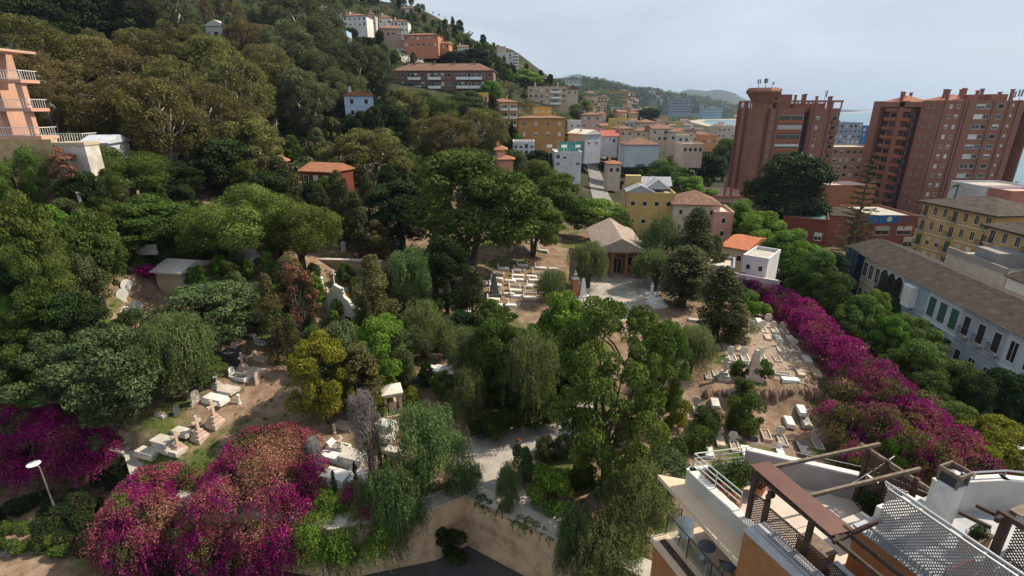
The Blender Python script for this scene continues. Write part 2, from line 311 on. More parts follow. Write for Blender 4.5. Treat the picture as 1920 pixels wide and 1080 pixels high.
# ------------------------------------------------------------------ ground, sea, roads
def soilmat():
    m = bpy.data.materials.new('soil'); m.use_nodes = True; nt = m.node_tree; n = nt.nodes; L = nt.links
    b = n['Principled BSDF']; b.inputs['Roughness'].default_value = .95; b.inputs['Specular IOR Level'].default_value = .1
    tcn = n.new('ShaderNodeTexCoord')
    def noise(s, d=5, r=.65):
        x = n.new('ShaderNodeTexNoise'); x.inputs['Scale'].default_value = s; x.inputs['Detail'].default_value = d; x.inputs['Roughness'].default_value = r
        L.new(tcn.outputs['Object'], x.inputs['Vector']); return x.outputs['Fac']
    def rampn(fac, stops):
        r = n.new('ShaderNodeValToRGB'); el = r.color_ramp.elements
        el[0].position, el[0].color = stops[0][0], (*stops[0][1], 1); el[1].position, el[1].color = stops[-1][0], (*stops[-1][1], 1)
        for p, c in stops[1:-1]: e = el.new(p); e.color = (*c, 1)
        L.new(fac, r.inputs['Fac']); return r.outputs['Color']
    soil = rampn(noise(.9), [(.3, (.13, .085, .055)), (.5, (.24, .165, .115)), (.72, (.33, .245, .18))])
    fine = rampn(noise(7.0, 8, .75), [(.30, (.45, .42, .38)), (.52, (1, 1, 1)), (.75, (1.0, .95, .88))])
    mxf = n.new('ShaderNodeMix'); mxf.data_type = 'RGBA'; mxf.blend_type = 'MULTIPLY'; mxf.inputs[0].default_value = .85; L.new(soil, mxf.inputs[6]); L.new(fine, mxf.inputs[7]); soil = mxf.outputs[2]
    grass = rampn(noise(2.5), [(.3, (.035, .055, .014)), (.7, (.11, .14, .035))])
    gm = rampn(noise(.16, 6), [(.50, (0, 0, 0)), (.60, (1, 1, 1))])
    mx1 = n.new('ShaderNodeMix'); mx1.data_type = 'RGBA'; L.new(gm, mx1.inputs[0]); L.new(soil, mx1.inputs[6]); L.new(grass, mx1.inputs[7])
    far = rampn(noise(.05, 8, .7), [(.32, (.025, .034, .015)), (.58, (.042, .045, .022)), (.74, (.10, .08, .05))])
    sep = n.new('ShaderNodeSeparateXYZ'); L.new(tcn.outputs['Object'], sep.inputs[0])
    mr = n.new('ShaderNodeMapRange'); mr.inputs[1].default_value = 95; mr.inputs[2].default_value = 150; L.new(sep.outputs['Y'], mr.inputs[0])
    mx2 = n.new('ShaderNodeMix'); mx2.data_type = 'RGBA'; L.new(mr.outputs[0], mx2.inputs[0]); L.new(mx1.outputs[2], mx2.inputs[6]); L.new(far, mx2.inputs[7])
    # sand along the shore: low ground far away
    mz = n.new('ShaderNodeMapRange'); mz.inputs[1].default_value = 3.2; mz.inputs[2].default_value = 2.2; L.new(sep.outputs['Z'], mz.inputs[0])
    mx3 = n.new('ShaderNodeMix'); mx3.data_type = 'RGBA'; L.new(mz.outputs[0], mx3.inputs[0]); L.new(mx2.outputs[2], mx3.inputs[6]); mx3.inputs[7].default_value = (.42, .36, .28, 1)
    L.new(mx3.outputs[2], b.inputs['Base Color'])
    bp = n.new('ShaderNodeBump'); bp.inputs['Strength'].default_value = .5; bp.inputs['Distance'].default_value = .12
    L.new(noise(2.2, 8, .7), bp.inputs['Height']); L.new(bp.outputs['Normal'], b.inputs['Normal'])
    return m
M['soil'] = soilmat()
gx = np.concatenate([-np.geomspace(72, 14000, 70)[::-1], np.arange(-71.5, 72, .62), np.geomspace(72.3, 14000, 110)])
gy = np.concatenate([np.arange(6, 27, 1.0), np.arange(27, 36, .33), np.arange(36, 100, .62), np.geomspace(100.5, 2400, 170), np.geomspace(2450, 20000, 60)])
GX, GY = np.meshgrid(gx, gy); HZ = height(GX.ravel(), GY.ravel()).reshape(GX.shape)
nx, ny = len(gx), len(gy)
def gridmesh(name, X, Y, Z, mt):
    ny_, nx_ = X.shape; me = bpy.data.meshes.new(name)
    me.vertices.add(nx_*ny_); me.vertices.foreach_set('co', np.stack([X.ravel(), Y.ravel(), Z.ravel()], -1).astype('f').ravel())
    i = np.arange((ny_-1)*(nx_-1)); r, c = i // (nx_-1), i % (nx_-1); a = r*nx_+c
    q = np.stack([a, a+1, a+nx_+1, a+nx_], -1)
    me.loops.add(q.size); me.loops.foreach_set('vertex_index', q.ravel().astype('i'))
    me.polygons.add(len(q)); me.polygons.foreach_set('loop_start', (np.arange(len(q))*4).astype('i'))
    me.polygons.foreach_set('use_smooth', np.ones(len(q), bool)); me.materials.append(mt); me.update(calc_edges=True); me.validate(); return me
tag(link('ground', gridmesh('ground', GX, GY, HZ, M['soil'])), kind='structure')
# sea
def seamat():
    m = bpy.data.materials.new('sea_water'); m.use_nodes = True; nt = m.node_tree; n = nt.nodes; L = nt.links; b = n['Principled BSDF']
    b.inputs['Base Color'].default_value = (.10, .20, .24, 1); b.inputs['Roughness'].default_value = .28; b.inputs['Specular IOR Level'].default_value = .5
    tcn = n.new('ShaderNodeTexCoord'); mpn = n.new('ShaderNodeMapping'); mpn.inputs['Scale'].default_value = (.12, .05, .1); L.new(tcn.outputs['Object'], mpn.inputs[0])
    x = n.new('ShaderNodeTexNoise'); x.inputs['Scale'].default_value = 1; x.inputs['Detail'].default_value = 9; x.inputs['Roughness'].default_value = .7; L.new(mpn.outputs[0], x.inputs[0])
    bp = n.new('ShaderNodeBump'); bp.inputs['Strength'].default_value = .9; bp.inputs['Distance'].default_value = 2.5; L.new(x.outputs['Fac'], bp.inputs['Height']); L.new(bp.outputs['Normal'], b.inputs['Normal'])
    return m
sx = np.array([-20000, 100, 200, 400, 700, 1200, 2500, 6000, 15000, 58000.]); sy = np.array([-200, 100, 300, 600, 1200, 2500, 6000, 15000, 56000.])
SX, SY = np.meshgrid(sx, sy); tag(link('sea', gridmesh('sea', SX, SY, SX*0, seamat())), kind='structure')
def strip(name, pts, widths, mt, zoff=.07, kind='structure', label=None, cat=None, seg=.6, k=8, flat=None):
    """pts: list of xy; lays a sheet on the ground along the polyline."""
    P = [np.array(p[:2], float) for p in pts]; C = []; W = []
    for i in range(len(P)-1):
        p0, p1, p2, p3 = P[max(i-1,0)], P[i], P[i+1], P[min(i+2,len(P)-1)]
        m_ = max(2, int(np.linalg.norm(p2-p1)/seg))
        for j in range(m_ + (i == len(P)-2)):
            t = j/m_; C.append(.5*((2*p1)+(-p0+p2)*t+(2*p0-5*p1+4*p2-p3)*t*t+(-p0+3*p1-3*p2+p3)*t**3)); W.append(widths[i]*(1-t)+widths[i+1]*t)
    C = np.array(C); T = np.gradient(C, axis=0); T /= np.linalg.norm(T, axis=1)[:,None]+1e-9; N = np.stack([-T[:,1], T[:,0]], -1); W = np.array(W)
    s = np.linspace(-.5, .5, k); X = C[:,0:1]+N[:,0:1]*s*W[:,None]; Y = C[:,1:2]+N[:,1:2]*s*W[:,None]
    Y = np.where((X > -31) & (X < 30), np.maximum(Y, np.interp(X, _wx, _wy)+.95), Y)
    Z = height(X.ravel(), Y.ravel()).reshape(X.shape)+zoff if flat is None else X*0+flat
    return tag(link(name, gridmesh(name, X, Y, Z, mt)), label, cat, kind=kind)
def gp(px, py): p = ground(px, py); return (p.x, p.y)
strip('driveway', [gp(1130,770), gp(1060,795), gp(985,812), gp(925,845), gp(905,885), gp(935,935), gp(990,985), gp(1060,1030)], [4, 4.5, 5, 5.5, 5.4, 4.6, 3.4, 3], M['drive'])
strip('forecourt', [gp(1215,505), gp(1165,535), gp(1140,565), gp(1180,600)], [9, 12, 11, 8], M['drive'], zoff=.08)
strip('forecourt', [gp(1170,590), gp(1250,650), gp(1285,720), gp(1290,780), gp(1235,840)], [5, 3, 2.4, 2.2, 2], mat('trodden_earth', (.22,.15,.10), (.33,.24,.17), 2.2, .95, .4, 10), zoff=.06)
strip('forecourt', [gp(1400,600), gp(1425,640), gp(1445,680), gp(1455,712)], [9, 9.5, 9.5, 8], mat('grave_plot_ground', (.22,.16,.115), (.34,.265,.20), 1.6, .95, .3, 12), zoff=.03)
strip('road', [gp(1150,415), gp(1128,370), gp(1118,335), gp(1112,305), gp(1150,285)], [5.5, 6, 6, 5, 4], mat('worn_asphalt', (.17,.165,.155), (.25,.24,.225), .4, .9, .2, 8), zoff=.12, seg=2)
strip('road', [(52, 40), (53.5, 60), (57, 92), (60, 120)], [6, 6, 6, 6], M['asphalt'], zoff=.08, seg=2)
for x0, x1, y0, y1, z in ((-30.9, 60, 4, 34, 10.03),):
    wy = [(x, np.interp(x, _wx, _wy)) for x in np.linspace(x0, 30, 120)]
    mb = MB(); mb.add([(x, 5, z) for x, y in wy] + [(x, y-.1, z) for x, y in wy], [(i, i+1, 120+i+1, 120+i) for i in range(119)])
    tag(mb.obj('street', M['asphalt']), kind='structure')
# ------------------------------------------------------------------ foliage
rng = np.random.default_rng(7)
def leafmesh(name, C, N, L, W, mats, midx=None, axis=None, seed=1):
    r = np.random.default_rng(seed); n = len(C); C = np.asarray(C, float); N = np.asarray(N, float); N = N/(np.linalg.norm(N, axis=1, keepdims=True)+1e-9)
    A = r.normal(size=(n, 3)) if axis is None else np.asarray(axis, float)+r.normal(size=(n, 3))*.25
    T = A-(A*N).sum(1, keepdims=True)*N; T /= np.linalg.norm(T, axis=1, keepdims=True)+1e-9; B = np.cross(N, T)
    s = r.uniform(.65, 1.35, (n, 1)); l = L*s; w = W*s
    V = np.stack([C-T*l, C+B*w+T*l*.1, C+T*l, C-B*w+T*l*.1], 1).reshape(-1, 3)
    me = bpy.data.meshes.new(name); me.vertices.add(4*n); me.vertices.foreach_set('co', V.astype('f').ravel())
    me.loops.add(4*n); me.loops.foreach_set('vertex_index', np.arange(4*n, dtype='i')); me.polygons.add(n); me.polygons.foreach_set('loop_start', (np.arange(n)*4).astype('i'))
    for x in (mats if isinstance(mats, (list, tuple)) else [mats]): me.materials.append(x)
    if midx is not None: me.polygons.foreach_set('material_index', np.asarray(midx, 'i'))
    me.update(calc_edges=True); return me
def sphere_pts(r, n, up=0.0):
    v = r.normal(size=(n, 3)); v[:, 2] += up; return v/np.linalg.norm(v, axis=1, keepdims=True)
def crown(name, m, R, z0, z1, prof, nl, lr, nleaf, L, W, mode='puff', seed=1, droop=1.5, flat=.75, jitter=.7, lobes=None):
    r = np.random.default_rng(seed); H = z1-z0
    if lobes is None:
        t = r.uniform(0, 1, nl)**.85; a = r.uniform(0, 2*np.pi, nl); pr = np.interp(t, [p[0] for p in prof], [p[1] for p in prof])
        ph = r.uniform(0, 6.28, 2); rad = R*pr*r.uniform(.3, 1, nl)**.6*(1+.18*np.sin(2*a+ph[0])+.12*np.sin(3*a+ph[1]+t*3)); c = np.stack([np.cos(a)*rad, np.sin(a)*rad, z0+H*t], -1); sz = lr*r.uniform(.4, 1.35, nl)
    else: c = np.array([l[:3] for l in lobes], float); sz = np.array([l[3] for l in lobes], float); nl = len(c)
    k = r.choice(nl, nleaf, p=sz**2/(sz**2).sum()); d = sphere_pts(r, nleaf, .25 if mode != 'droop' else .5)
    rr = r.uniform(.55, 1.08, nleaf)**.7*sz[k]; P = c[k]+d*rr[:, None]*np.array([1, 1, flat]); N = d+r.normal(size=(nleaf, 3))*jitter; ax = None
    if mode == 'droop':
        q = r.uniform(0, 1, nleaf)**1.3*droop; s = r.integers(0, 40*nl, nleaf); rs = np.random.default_rng(5)
        sd_ = sphere_pts(rs, 40*nl, .5); P = c[s//40]+sd_[s]*sz[s//40][:, None]*np.array([1, 1, flat])*(.92+.08*d[:, :1]); P[:, 2] -= q*(.4+.6*sz[s//40]/lr); P[:, :2] += sd_[s][:, :2]*q[:, None]*.12+r.normal(size=(nleaf, 2))*.07
        N = sd_[s]*np.array([1, 1, .3])+r.normal(size=(nleaf, 3))*.5; ax = np.tile([0, 0, -1.], (nleaf, 1))
    return leafmesh(name, P, N, L, W, m, axis=ax, seed=seed+9), c, sz
def trunk(mt, h, r0, lobes, lean=0.0, seed=1, nbr=9, name='trunk', forks=1):
    r = random.Random(seed); mb = MB()
    for f in range(forks):
        a = r.uniform(0, 6.28); off = 0 if forks == 1 else h*.16
        pts = [(0, 0, -.6), (math.cos(a)*off*.35+.05*r.uniform(-1,1), math.sin(a)*off*.35, h*.35), (math.cos(a)*off+lean*h*.5, math.sin(a)*off, h*.7), (math.cos(a)*off*1.5+lean*h, math.sin(a)*off*1.5, h)]
        k = r0/math.sqrt(forks); mb.path(pts, [k*1.25, k*.85, k*.62, k*.42], 8)
        idx = list(range(len(lobes))); r.shuffle(idx)
        for i in idx[:nbr]:
            c = Vector(lobes[i]); s = Vector(pts[1+r.randint(0, 2)]); mid = s.lerp(c, .5)+Vector((0, 0, .1*(c-s).length)); mb.path([s, mid, c], [k*.38, k*.25, k*.09], 5)
    return mb.mesh(name, mt, True)
LM = {
 'pine': leafmat('pine_needles', (.04,.068,.013), (.12,.165,.032), trans=.25),
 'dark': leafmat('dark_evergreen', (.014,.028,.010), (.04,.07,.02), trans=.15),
 'cyp': leafmat('cypress_green', (.028,.038,.014), (.075,.085,.03), trans=.1),
 'cypo': leafmat('olive_cypress', (.06,.062,.02), (.13,.125,.045), trans=.1),
 'pepper': leafmat('pepper_green', (.065,.10,.03), (.15,.20,.07), trans=.35, objvar=.15),
 'euc': leafmat('eucalyptus_olive', (.075,.078,.026), (.195,.19,.06), trans=.3, huevar=.03),
 'eucb': leafmat('eucalyptus_brown', (.085,.07,.028), (.185,.15,.058), trans=.3, huevar=.012),
 'eucg': leafmat('eucalyptus_grey_green', (.06,.075,.035), (.14,.155,.07), trans=.3),
 'broad': leafmat('broadleaf_green', (.036,.062,.012), (.10,.148,.03), trans=.35),
 'bright': leafmat('bright_green', (.07,.14,.018), (.17,.29,.045), trans=.4, objvar=.12),
 'yellow': leafmat('yellow_green', (.09,.12,.014), (.24,.25,.03), trans=.4, objvar=.1),
 'olive': leafmat('blue_grey_leaves', (.05,.075,.028), (.135,.17,.068), trans=.25),
 'near': leafmat('tipped_green', (.04,.07,.016), (.13,.185,.035), (.34,.32,.06), trans=.35, objvar=.05),
 'dry': leafmat('dry_grey', (.13,.11,.10), (.26,.23,.21), trans=.1), 'rust': leafmat('rust_dry', (.13,.06,.03), (.28,.15,.09), trans=.2),
 'mag': leafmat('magenta_bracts', (.19,.006,.09), (.46,.02,.26), trans=.4, objvar=.05, huevar=.006), 'tan': leafmat('faded_bracts', (.33,.15,.09), (.52,.30,.19), trans=.4, objvar=.03, huevar=0),
 'rose': leafmat('faded_rose_bracts', (.25,.05,.09), (.45,.14,.16), trans=.4, objvar=.03, huevar=.004),
}
BARK = {'euc': 'barkpale', 'eucb': 'barkpale', 'eucg': 'barkpale'}
ROUND = [(0,.55),(.2,.9),(.45,1),(.75,.8),(1,.3)]; FLATTOP = [(0,.75),(.4,1),(.75,.95),(1,.6)]; COL_ = [(0,.5),(.15,.9),(.5,1),(.8,.7),(1,.12)]; CONE = [(0,1),(.3,.85),(.7,.45),(1,.05)]; TALL = [(0,.45),(.3,.8),(.6,1),(.85,.8),(1,.35)]
# species: leaf, H, R, crown base, profile, lobes, lobe radius, leaves, L, W, mode
SP = {
 'euc': ('euc', 18, 6.5, 4.5, TALL, 95, 1.25, 26000, .22, .07, 'puff', dict(forks=3, r0=.55, flat=1.15, jitter=1.3, nbr=16)),
 'eucb': ('eucb', 18, 6.5, 4.5, TALL, 95, 1.2, 24000, .22, .07, 'puff', dict(forks=3, r0=.55, flat=1.15, jitter=1.3, nbr=16)),
 'eucg': ('eucg', 18, 6, 3.5, TALL, 90, 1.25, 26000, .22, .075, 'puff', dict(forks=2, r0=.5, flat=1.15, jitter=1.2)),
 'pine': ('pine', 10, 5, 2.6, FLATTOP, 26, 1.55, 24000, .15, .045, 'puff', dict(forks=2, r0=.35, flat=.8, jitter=.42)),
 'broad': ('broad', 10, 4.5, 1.8, ROUND, 50, 1.15, 17000, .17, .09, 'puff', dict(forks=2, r0=.35, jitter=.5)),
 'bright': ('bright', 8, 4, 1.5, ROUND, 40, 1.05, 14000, .17, .09, 'puff', dict(forks=1, r0=.25, jitter=.55)),
 'yellow': ('yellow', 8, 4, 1.3, ROUND, 45, .9, 14000, .14, .07, 'puff', dict(forks=2, r0=.22)),
 'olive': ('olive', 9, 4.5, 1.8, ROUND, 48, 1.05, 16000, .16, .07, 'puff', dict(forks=2, r0=.32)),
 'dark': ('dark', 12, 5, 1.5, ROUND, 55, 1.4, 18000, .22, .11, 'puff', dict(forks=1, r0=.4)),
 'cyp': ('cyp', 10, 1.3, .6, COL_, 60, .5, 9000, .12, .045, 'puff', dict(forks=1, r0=.18, flat=1.4)),
 'cypo': ('cypo', 10, 1.4, .4, COL_, 60, .5, 10000, .11, .045, 'puff', dict(forks=1, r0=.18, flat=1.4)),
 'cone': ('cyp', 10, 3, .8, CONE, 60, .9, 14000, .16, .06, 'puff', dict(forks=1, r0=.25, flat=.9)),
 'pepper': ('pepper', 8, 3.6, 2.2, ROUND, 26, 1.2, 20000, .13, .035, 'droop', dict(forks=2, r0=.28, droop=2.0)),
 'eucy': ('euc', 11, 6, 2.5, ROUND, 60, 1.25, 18000, .18, .08, 'puff', dict(forks=3, r0=.4)),
 'near': ('near', 13, 6, 2.5, [(0,.6),(.3,.95),(.6,1),(.85,.8),(1,.4)], 105, .84, 31000, .125, .075, 'puff', dict(forks=3, r0=.42, jitter=1.0, nbr=10)),
 'shrub': ('broad', 2.2, 1.4, .05, ROUND, 22, .45, 6000, .075, .045, 'puff', dict(forks=1, r0=.06)),
 'shrubb': ('bright', 2.2, 1.5, .05, ROUND, 22, .45, 6000, .075, .045, 'puff', dict(forks=1, r0=.06)),
 'shruby': ('yellow', 2.4, 1.5, .05, ROUND, 22, .45, 6000, .075, .045, 'puff', dict(forks=1, r0=.06)),
 'shrubo': ('olive', 2.2, 1.5, .05, ROUND, 22, .45, 6000, .085, .04, 'puff', dict(forks=1, r0=.06)),
 'dry': ('dry', 8, 1.6, 2.4, TALL, 22, .55, 9000, .15, .02, 'droop', dict(forks=1, r0=.14, droop=2.2)),
 'rust': ('rust', 7, 1.8, 2.2, ROUND, 26, .42, 3500, .12, .06, 'puff', dict(forks=2, r0=.12, nbr=14)),
}
TREEP = {}
def tree_proto(kind, var):
    k = (kind, var)
    if k in TREEP: return TREEP[k]
    lm, H, R, cb, prof, nl, lr, nleaf, L, W, mode, kw = SP[kind]; kw = dict(kw); forks = kw.pop('forks'); r0 = kw.pop('r0'); nbr = kw.pop('nbr', 9)
    sd0 = 100*var+sum(map(ord, kind))
    me, c, sz = crown('crown', LM[lm], R-lr*.7, cb+lr*.4, H-lr*.6, prof, int(nl*1.5), lr*.88, int(nleaf*1.45), L*.82, W*.84, mode, seed=sd0, **kw)
    tr = trunk(M[BARK.get(lm, 'bark')], cb+(H-cb)*.55, r0, c, seed=sd0, nbr=nbr, forks=forks)
    TREEP[k] = (tr, me, H, R); return TREEP[k]
TCOUNT = 0
def plant_at(kind, loc, h, r, label, group=None, name=None, cat=None, rotz=None, lean=0):
    global TCOUNT; TCOUNT += 1; rr = random.Random(TCOUNT*7+3)
    tr, me, H, R = tree_proto(kind, TCOUNT % (3 if kind.startswith('euc') or kind in ('broad', 'pepper') else 2))
    nm = {'euc':'eucalyptus_tree','eucb':'eucalyptus_tree','eucg':'eucalyptus_tree','eucy':'eucalyptus_tree','pine':'pine_tree','cyp':'cypress_tree','cypo':'cypress_tree','cone':'conifer_tree','pepper':'pepper_tree','dry':'dead_tree','rust':'dead_tree','dark':'evergreen_tree','olive':'olive_tree'}.get(kind, 'shrub' if kind.startswith('shrub') else 'broadleaf_tree')
    t = thing(name or nm, label, cat or ('shrub' if kind.startswith('shrub') else 'tree'), loc, rr.uniform(0, 6.28) if rotz is None else rotz, group, (r/R*(.86 if kind in ('euc','eucb','eucg') else 1),)*2+(h/H,))
    if lean: t.rotation_euler = (0, lean, 0)
    link('stem' if kind.startswith('shrub') else 'trunk', tr, t); link('foliage' if kind.startswith('shrub') else 'crown', me, t); return t
def T(kind, px, ytop, ybase, w, label, group=None, **kw):
    g = ground(px, ybase); Y = g.y; pm = (ytop*.6+ybase*.4); u, yw, zw = ray(px, pm); X = u/yw*Y; z = hz(X, Y)
    top = at_Y(px, ytop, Y).z; h = max(top-z, 1.0); r = w/2/(yw/Y); return plant_at(kind, (X, Y, z-.1), h, r*1.15, label, group, **kw)
# ------------------------------------------------------------------ buildings
BLOCK = []
def blocked_(x, y): return any((x-a)**2+(y-b)**2 < (c*.8)**2 for a, b, c in BLOCK)
WM = {}
def wallmat(c, var=.12):
    k = tuple(c)
    if k not in WM: WM[k] = mat('painted_render', c, tuple(x*.82 for x in c), .35, .92, .1, 3)
    return WM[k]
WIN = {}
def winmesh(w, h, kind='glass'):
    k = (w, h, kind)
    if k in WIN: return WIN[k]
    mb = MB(); t = .07
    mb.box(-w/2-t, -.07, -h/2-t, -w/2, .02, h/2+t, 0); mb.box(w/2, -.07, -h/2-t, w/2+t, .02, h/2+t, 0); mb.box(-w/2, -.07, h/2, w/2, .02, h/2+t, 0); mb.box(-w/2-t, -.11, -h/2-t-.06, w/2+t, .02, -h/2, 0)
    mb.box(-w/2, -.02, -h/2, w/2, .01, h/2, 1)
    if kind != 'dark': mb.box(-.03, -.04, -h/2, .03, -.02, h/2, 0)
    if kind == 'half': mb.box(-w/2, -.045, 0, w/2, -.021, h/2, 2)
    fr = {'arch': M['frame'], 'green': mat('green_frame', (.05,.12,.09))}.get(kind, M['frame'])
    WIN[k] = mb.mesh('window', [fr, {'shut': M['shutter'], 'green': mat('green_shutter', (.04,.11,.08), None, rough=.6), 'dark': M['dark'], 'brown': M['wood']}.get(kind, M['glass']), M['shutter']]); return WIN[k]
def windows(t, rows, xs, z0, dz, y=0, w=1.0, h=1.3, kind=None, rotz=0, x=0, rnd=None, name='window'):
    """windows on the face at local y (rotz 0) or on the face at local x (rotz +-90 deg)"""
    for r in range(rows):
        for q in xs:
            k = kind or (rnd or random.Random(int(q*97+r*13))).choice(['glass', 'glass', 'half', 'shut', 'dark'])
            p = (q, y, z0+r*dz) if not rotz else (x, q, z0+r*dz)
            link(name, winmesh(w, h, k), t, p, rotz)
BALM = {}
def balcony(t, w, dpt, p, m, rotz=0, solid=True, ht=1.0):
    k = (round(w, 2), round(dpt, 2), m.name, solid)
    if k not in BALM:
        mb = MB(); mb.box(-w/2, -dpt, -.15, w/2, 0, 0, 0)
        if solid: mb.box(-w/2, -dpt, 0, w/2, -dpt+.12, ht, 0); mb.box(-w/2, -dpt+.12, 0, -w/2+.12, 0, ht, 0); mb.box(w/2-.12, -dpt+.12, 0, w/2, 0, ht, 0)
        else:
            mb.box(-w/2, -dpt, ht-.05, w/2, -dpt+.05, ht, 1)
            for i in range(int(w/.18)): mb.box(-w/2+.09+i*.18, -dpt+.01, 0, -w/2+.12+i*.18, -dpt+.04, ht-.05, 1)
            mb.box(-w/2, -dpt+.05, ht-.05, -w/2+.05, 0, ht, 1); mb.box(w/2-.05, -dpt+.05, ht-.05, w/2, 0, ht, 1)
        BALM[k] = mb.mesh('balcony', [m, M['metaldark']])
    return link('balcony', BALM[k], t, p, rotz)
def house(label, px0, px1, pyt, pyb, Y, d, c, roof=('flat',), win=None, rot=0, name='house', cat='house', group=None, chim=0, bal=None, side=None, h=None, block=True, z0=None):
    pm = (pyt+pyb)/2; a, b = at_Y(px0, pm, Y), at_Y(px1, pm, Y); zb = at_Y((px0+px1)/2, pyb, Y).z if z0 is None else z0; zt = at_Y((px0+px1)/2, pyt, Y).z if h is None else zb+h
    w = b.x-a.x; H = zt-zb; t = thing(name, label, cat, ((a.x+b.x)/2, Y, zb), rot, group)
    if block: BLOCK.append(((a.x+b.x)/2, Y+d/2, max(w, d)*.62)); BLOCK.append(((a.x+b.x)/2-.04*Y*0, Y-3, w*.5))
    wm = wallmat(c) if isinstance(c, tuple) else c; mb = MB(); mb.box(-w/2, 0, -5, w/2, d, H); mb.obj('wall', wm, t)
    k = roof[0]; rm = roof[1] if len(roof) > 1 else M['rooftile']; rh = roof[2] if len(roof) > 2 else 1.8; mb = MB()
    if k == 'flat':
        mb.box(-w/2+.25, .25, H-.02, w/2-.25, d-.25, H+.06, 0); mb.box(-w/2-.06, -.06, H, w/2+.06, .2, H+.55, 1); mb.box(-w/2-.06, d-.2, H, w/2+.06, d+.06, H+.55, 1)
        mb.box(-w/2-.06, .2, H, -w/2+.2, d-.2, H+.55, 1); mb.box(w/2-.2, .2, H, w/2+.06, d-.2, H+.55, 1); ro = mb.obj('roof', [M['concrete'] if len(roof) < 2 else rm, wm], t)
    elif k == 'hip': mb.hip(-w/2, 0, w/2, d, H+.2, rh); ro = mb.obj('roof', rm, t)
    else: mb.gable(-w/2, 0, w/2, d, H+.18, rh, axis='x' if k == 'gable' else 'y'); ro = mb.obj('roof', rm, t)
    if k == 'gabley': MB().add([(-w/2,.0,H),(w/2,.0,H),(0,.0,H+rh*.92),(-w/2,.25,H),(w/2,.25,H),(0,.25,H+rh*.92)], [(0,1,2),(5,4,3),(0,3,4,1),(1,4,5,2),(2,5,3,0)]).obj('gable_wall', wm, t)
    for i in range(chim):
        cx = (-.3+.6*i/max(chim-1, 1))*w; cb = MB().box(cx-.35, d*.4, H, cx+.35, d*.4+.6, H+rh+1.1, 0); cb.box(cx-.45, d*.4-.1, H+rh+1.1, cx+.45, d*.4+.7, H+rh+1.25, 1); link('chimney', cb.mesh('chimney', [wm, M['rooftile']]), ro)
    if win:
        rows, cols = win[0], win[1]; ww, wh = (win[2:4] if len(win) > 3 else (1.0, 1.3)); dz = H/rows
        windows(t, rows, [-w/2+w*(i+.5)/cols for i in range(cols)], dz*.52, dz, w=ww, h=wh, kind=win[4] if len(win) > 4 else None)
    if side:   # windows on the left (-x) face
        rows, cols = side; dz = H/rows; windows(t, rows, [d*(i+.5)/cols for i in range(cols)], dz*.52, dz, rotz=-math.pi/2, x=-w/2)
    if bal:    # (rows, [centres fraction], width, mat)
        rows, xs, bw, bm = bal; dz = H/rows
        for r in range(rows):
            for q in xs: balcony(t, bw, 1.3, (q*w, 0, r*dz+.1), bm); link('window', winmesh(bw*.7, 1.9, 'glass'), t, (q*w, -.005, r*dz+1.2))
    return t
TW = (.27,.125,.088); TWM = wallmat(TW); TWD = wallmat((.15,.055,.04)); TWB = wallmat((.33,.125,.07))
# --- brick red tower at right
t = thing('apartment_tower', 'broad brick red apartment tower with a dark recessed balcony strip, at the right edge', 'apartment tower', (135.8, 172, 12.5)); HT = 35.4
mb = MB(); mb.box(1.6, 0, -4, 26.5, 32, HT-1); mb.box(0, 0, -4, 1.6, 8, HT); mb.box(0, 16, -4, 1.6, 18.5, HT); mb.box(0, 28, -4, 1.6, 32.2, HT); mb.box(0, 8, HT-2, 1.55, 28, HT-.4)
mb.box(1.6, 0, HT-1, 26.5, .4, HT); mb.box(26, .4, HT-1, 26.5, 32, HT); mb.obj('wall', TWM, t)
for x in (1.2, 7.6, 8.6, 16.6, 21.6, 24.6): MB().box(x-.3, -.45, -4, x+.3, 0, HT+.1).obj('rib', TWM, t)
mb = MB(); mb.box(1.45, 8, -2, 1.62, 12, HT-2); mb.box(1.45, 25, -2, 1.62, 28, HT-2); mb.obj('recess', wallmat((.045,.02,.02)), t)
for f in range(11):
    z = 1.2+f*3.08
    for y, w in ((14, 4), (21.7, 6.2)): balcony(t, w, 1.75, (1.6, y, z), TWB if f % 2 else TWM, -math.pi/2); link('window', winmesh(w*.7, 2.0, 'dark' if (f*3+int(y)) % 4 == 0 else 'glass'), t, (1.585, y, z+1.3), -math.pi/2)
    for q in (2.6, 5.4): link('window', winmesh(.7, .8, 'dark'), t, (0, q, z+1.6), -math.pi/2)
    for q in (3.2, 5.6): link('window', winmesh(.8, 1.1, ['glass','shut','half'][(f+int(q)) % 3]), t, (q, 0, z+1.6))
    link('window', winmesh(2.6, 1.3, ['glass','shut','half','shut'][f % 4]), t, (12.6, 0, z+1.6)); link('window', winmesh(1.6, 1.3, ['dark','brown','glass','brown'][f % 4]), t, (15.1, 0, z+1.6))
    link('window', winmesh(1.9, 1.3, ['glass','dark','half'][f % 3]), t, (19, 0, z+1.6)); link('window', winmesh(.5, .7, 'shut'), t, (22.8, 0, z+1.9))
    if f < 8: balcony(t, 3, 1.2, (26.5, 6, z), TWM, math.pi/2); balcony(t, 3, 1.2, (26.5, 14, z), TWM, math.pi/2)
mb = MB(); mb.hip(2, 20, 12, 31, HT-.3, 2.2, over=0); mb.hip(5, 4, 17, 18, HT-.3, 2.3, over=0); mb.box(12, 5, HT-1, 20, 15, HT+1.8); mb.box(18, 3, HT-1, 23, 8, HT+1.9); mb.obj('penthouse', wallmat((.33,.135,.085)), t)
mb = MB()
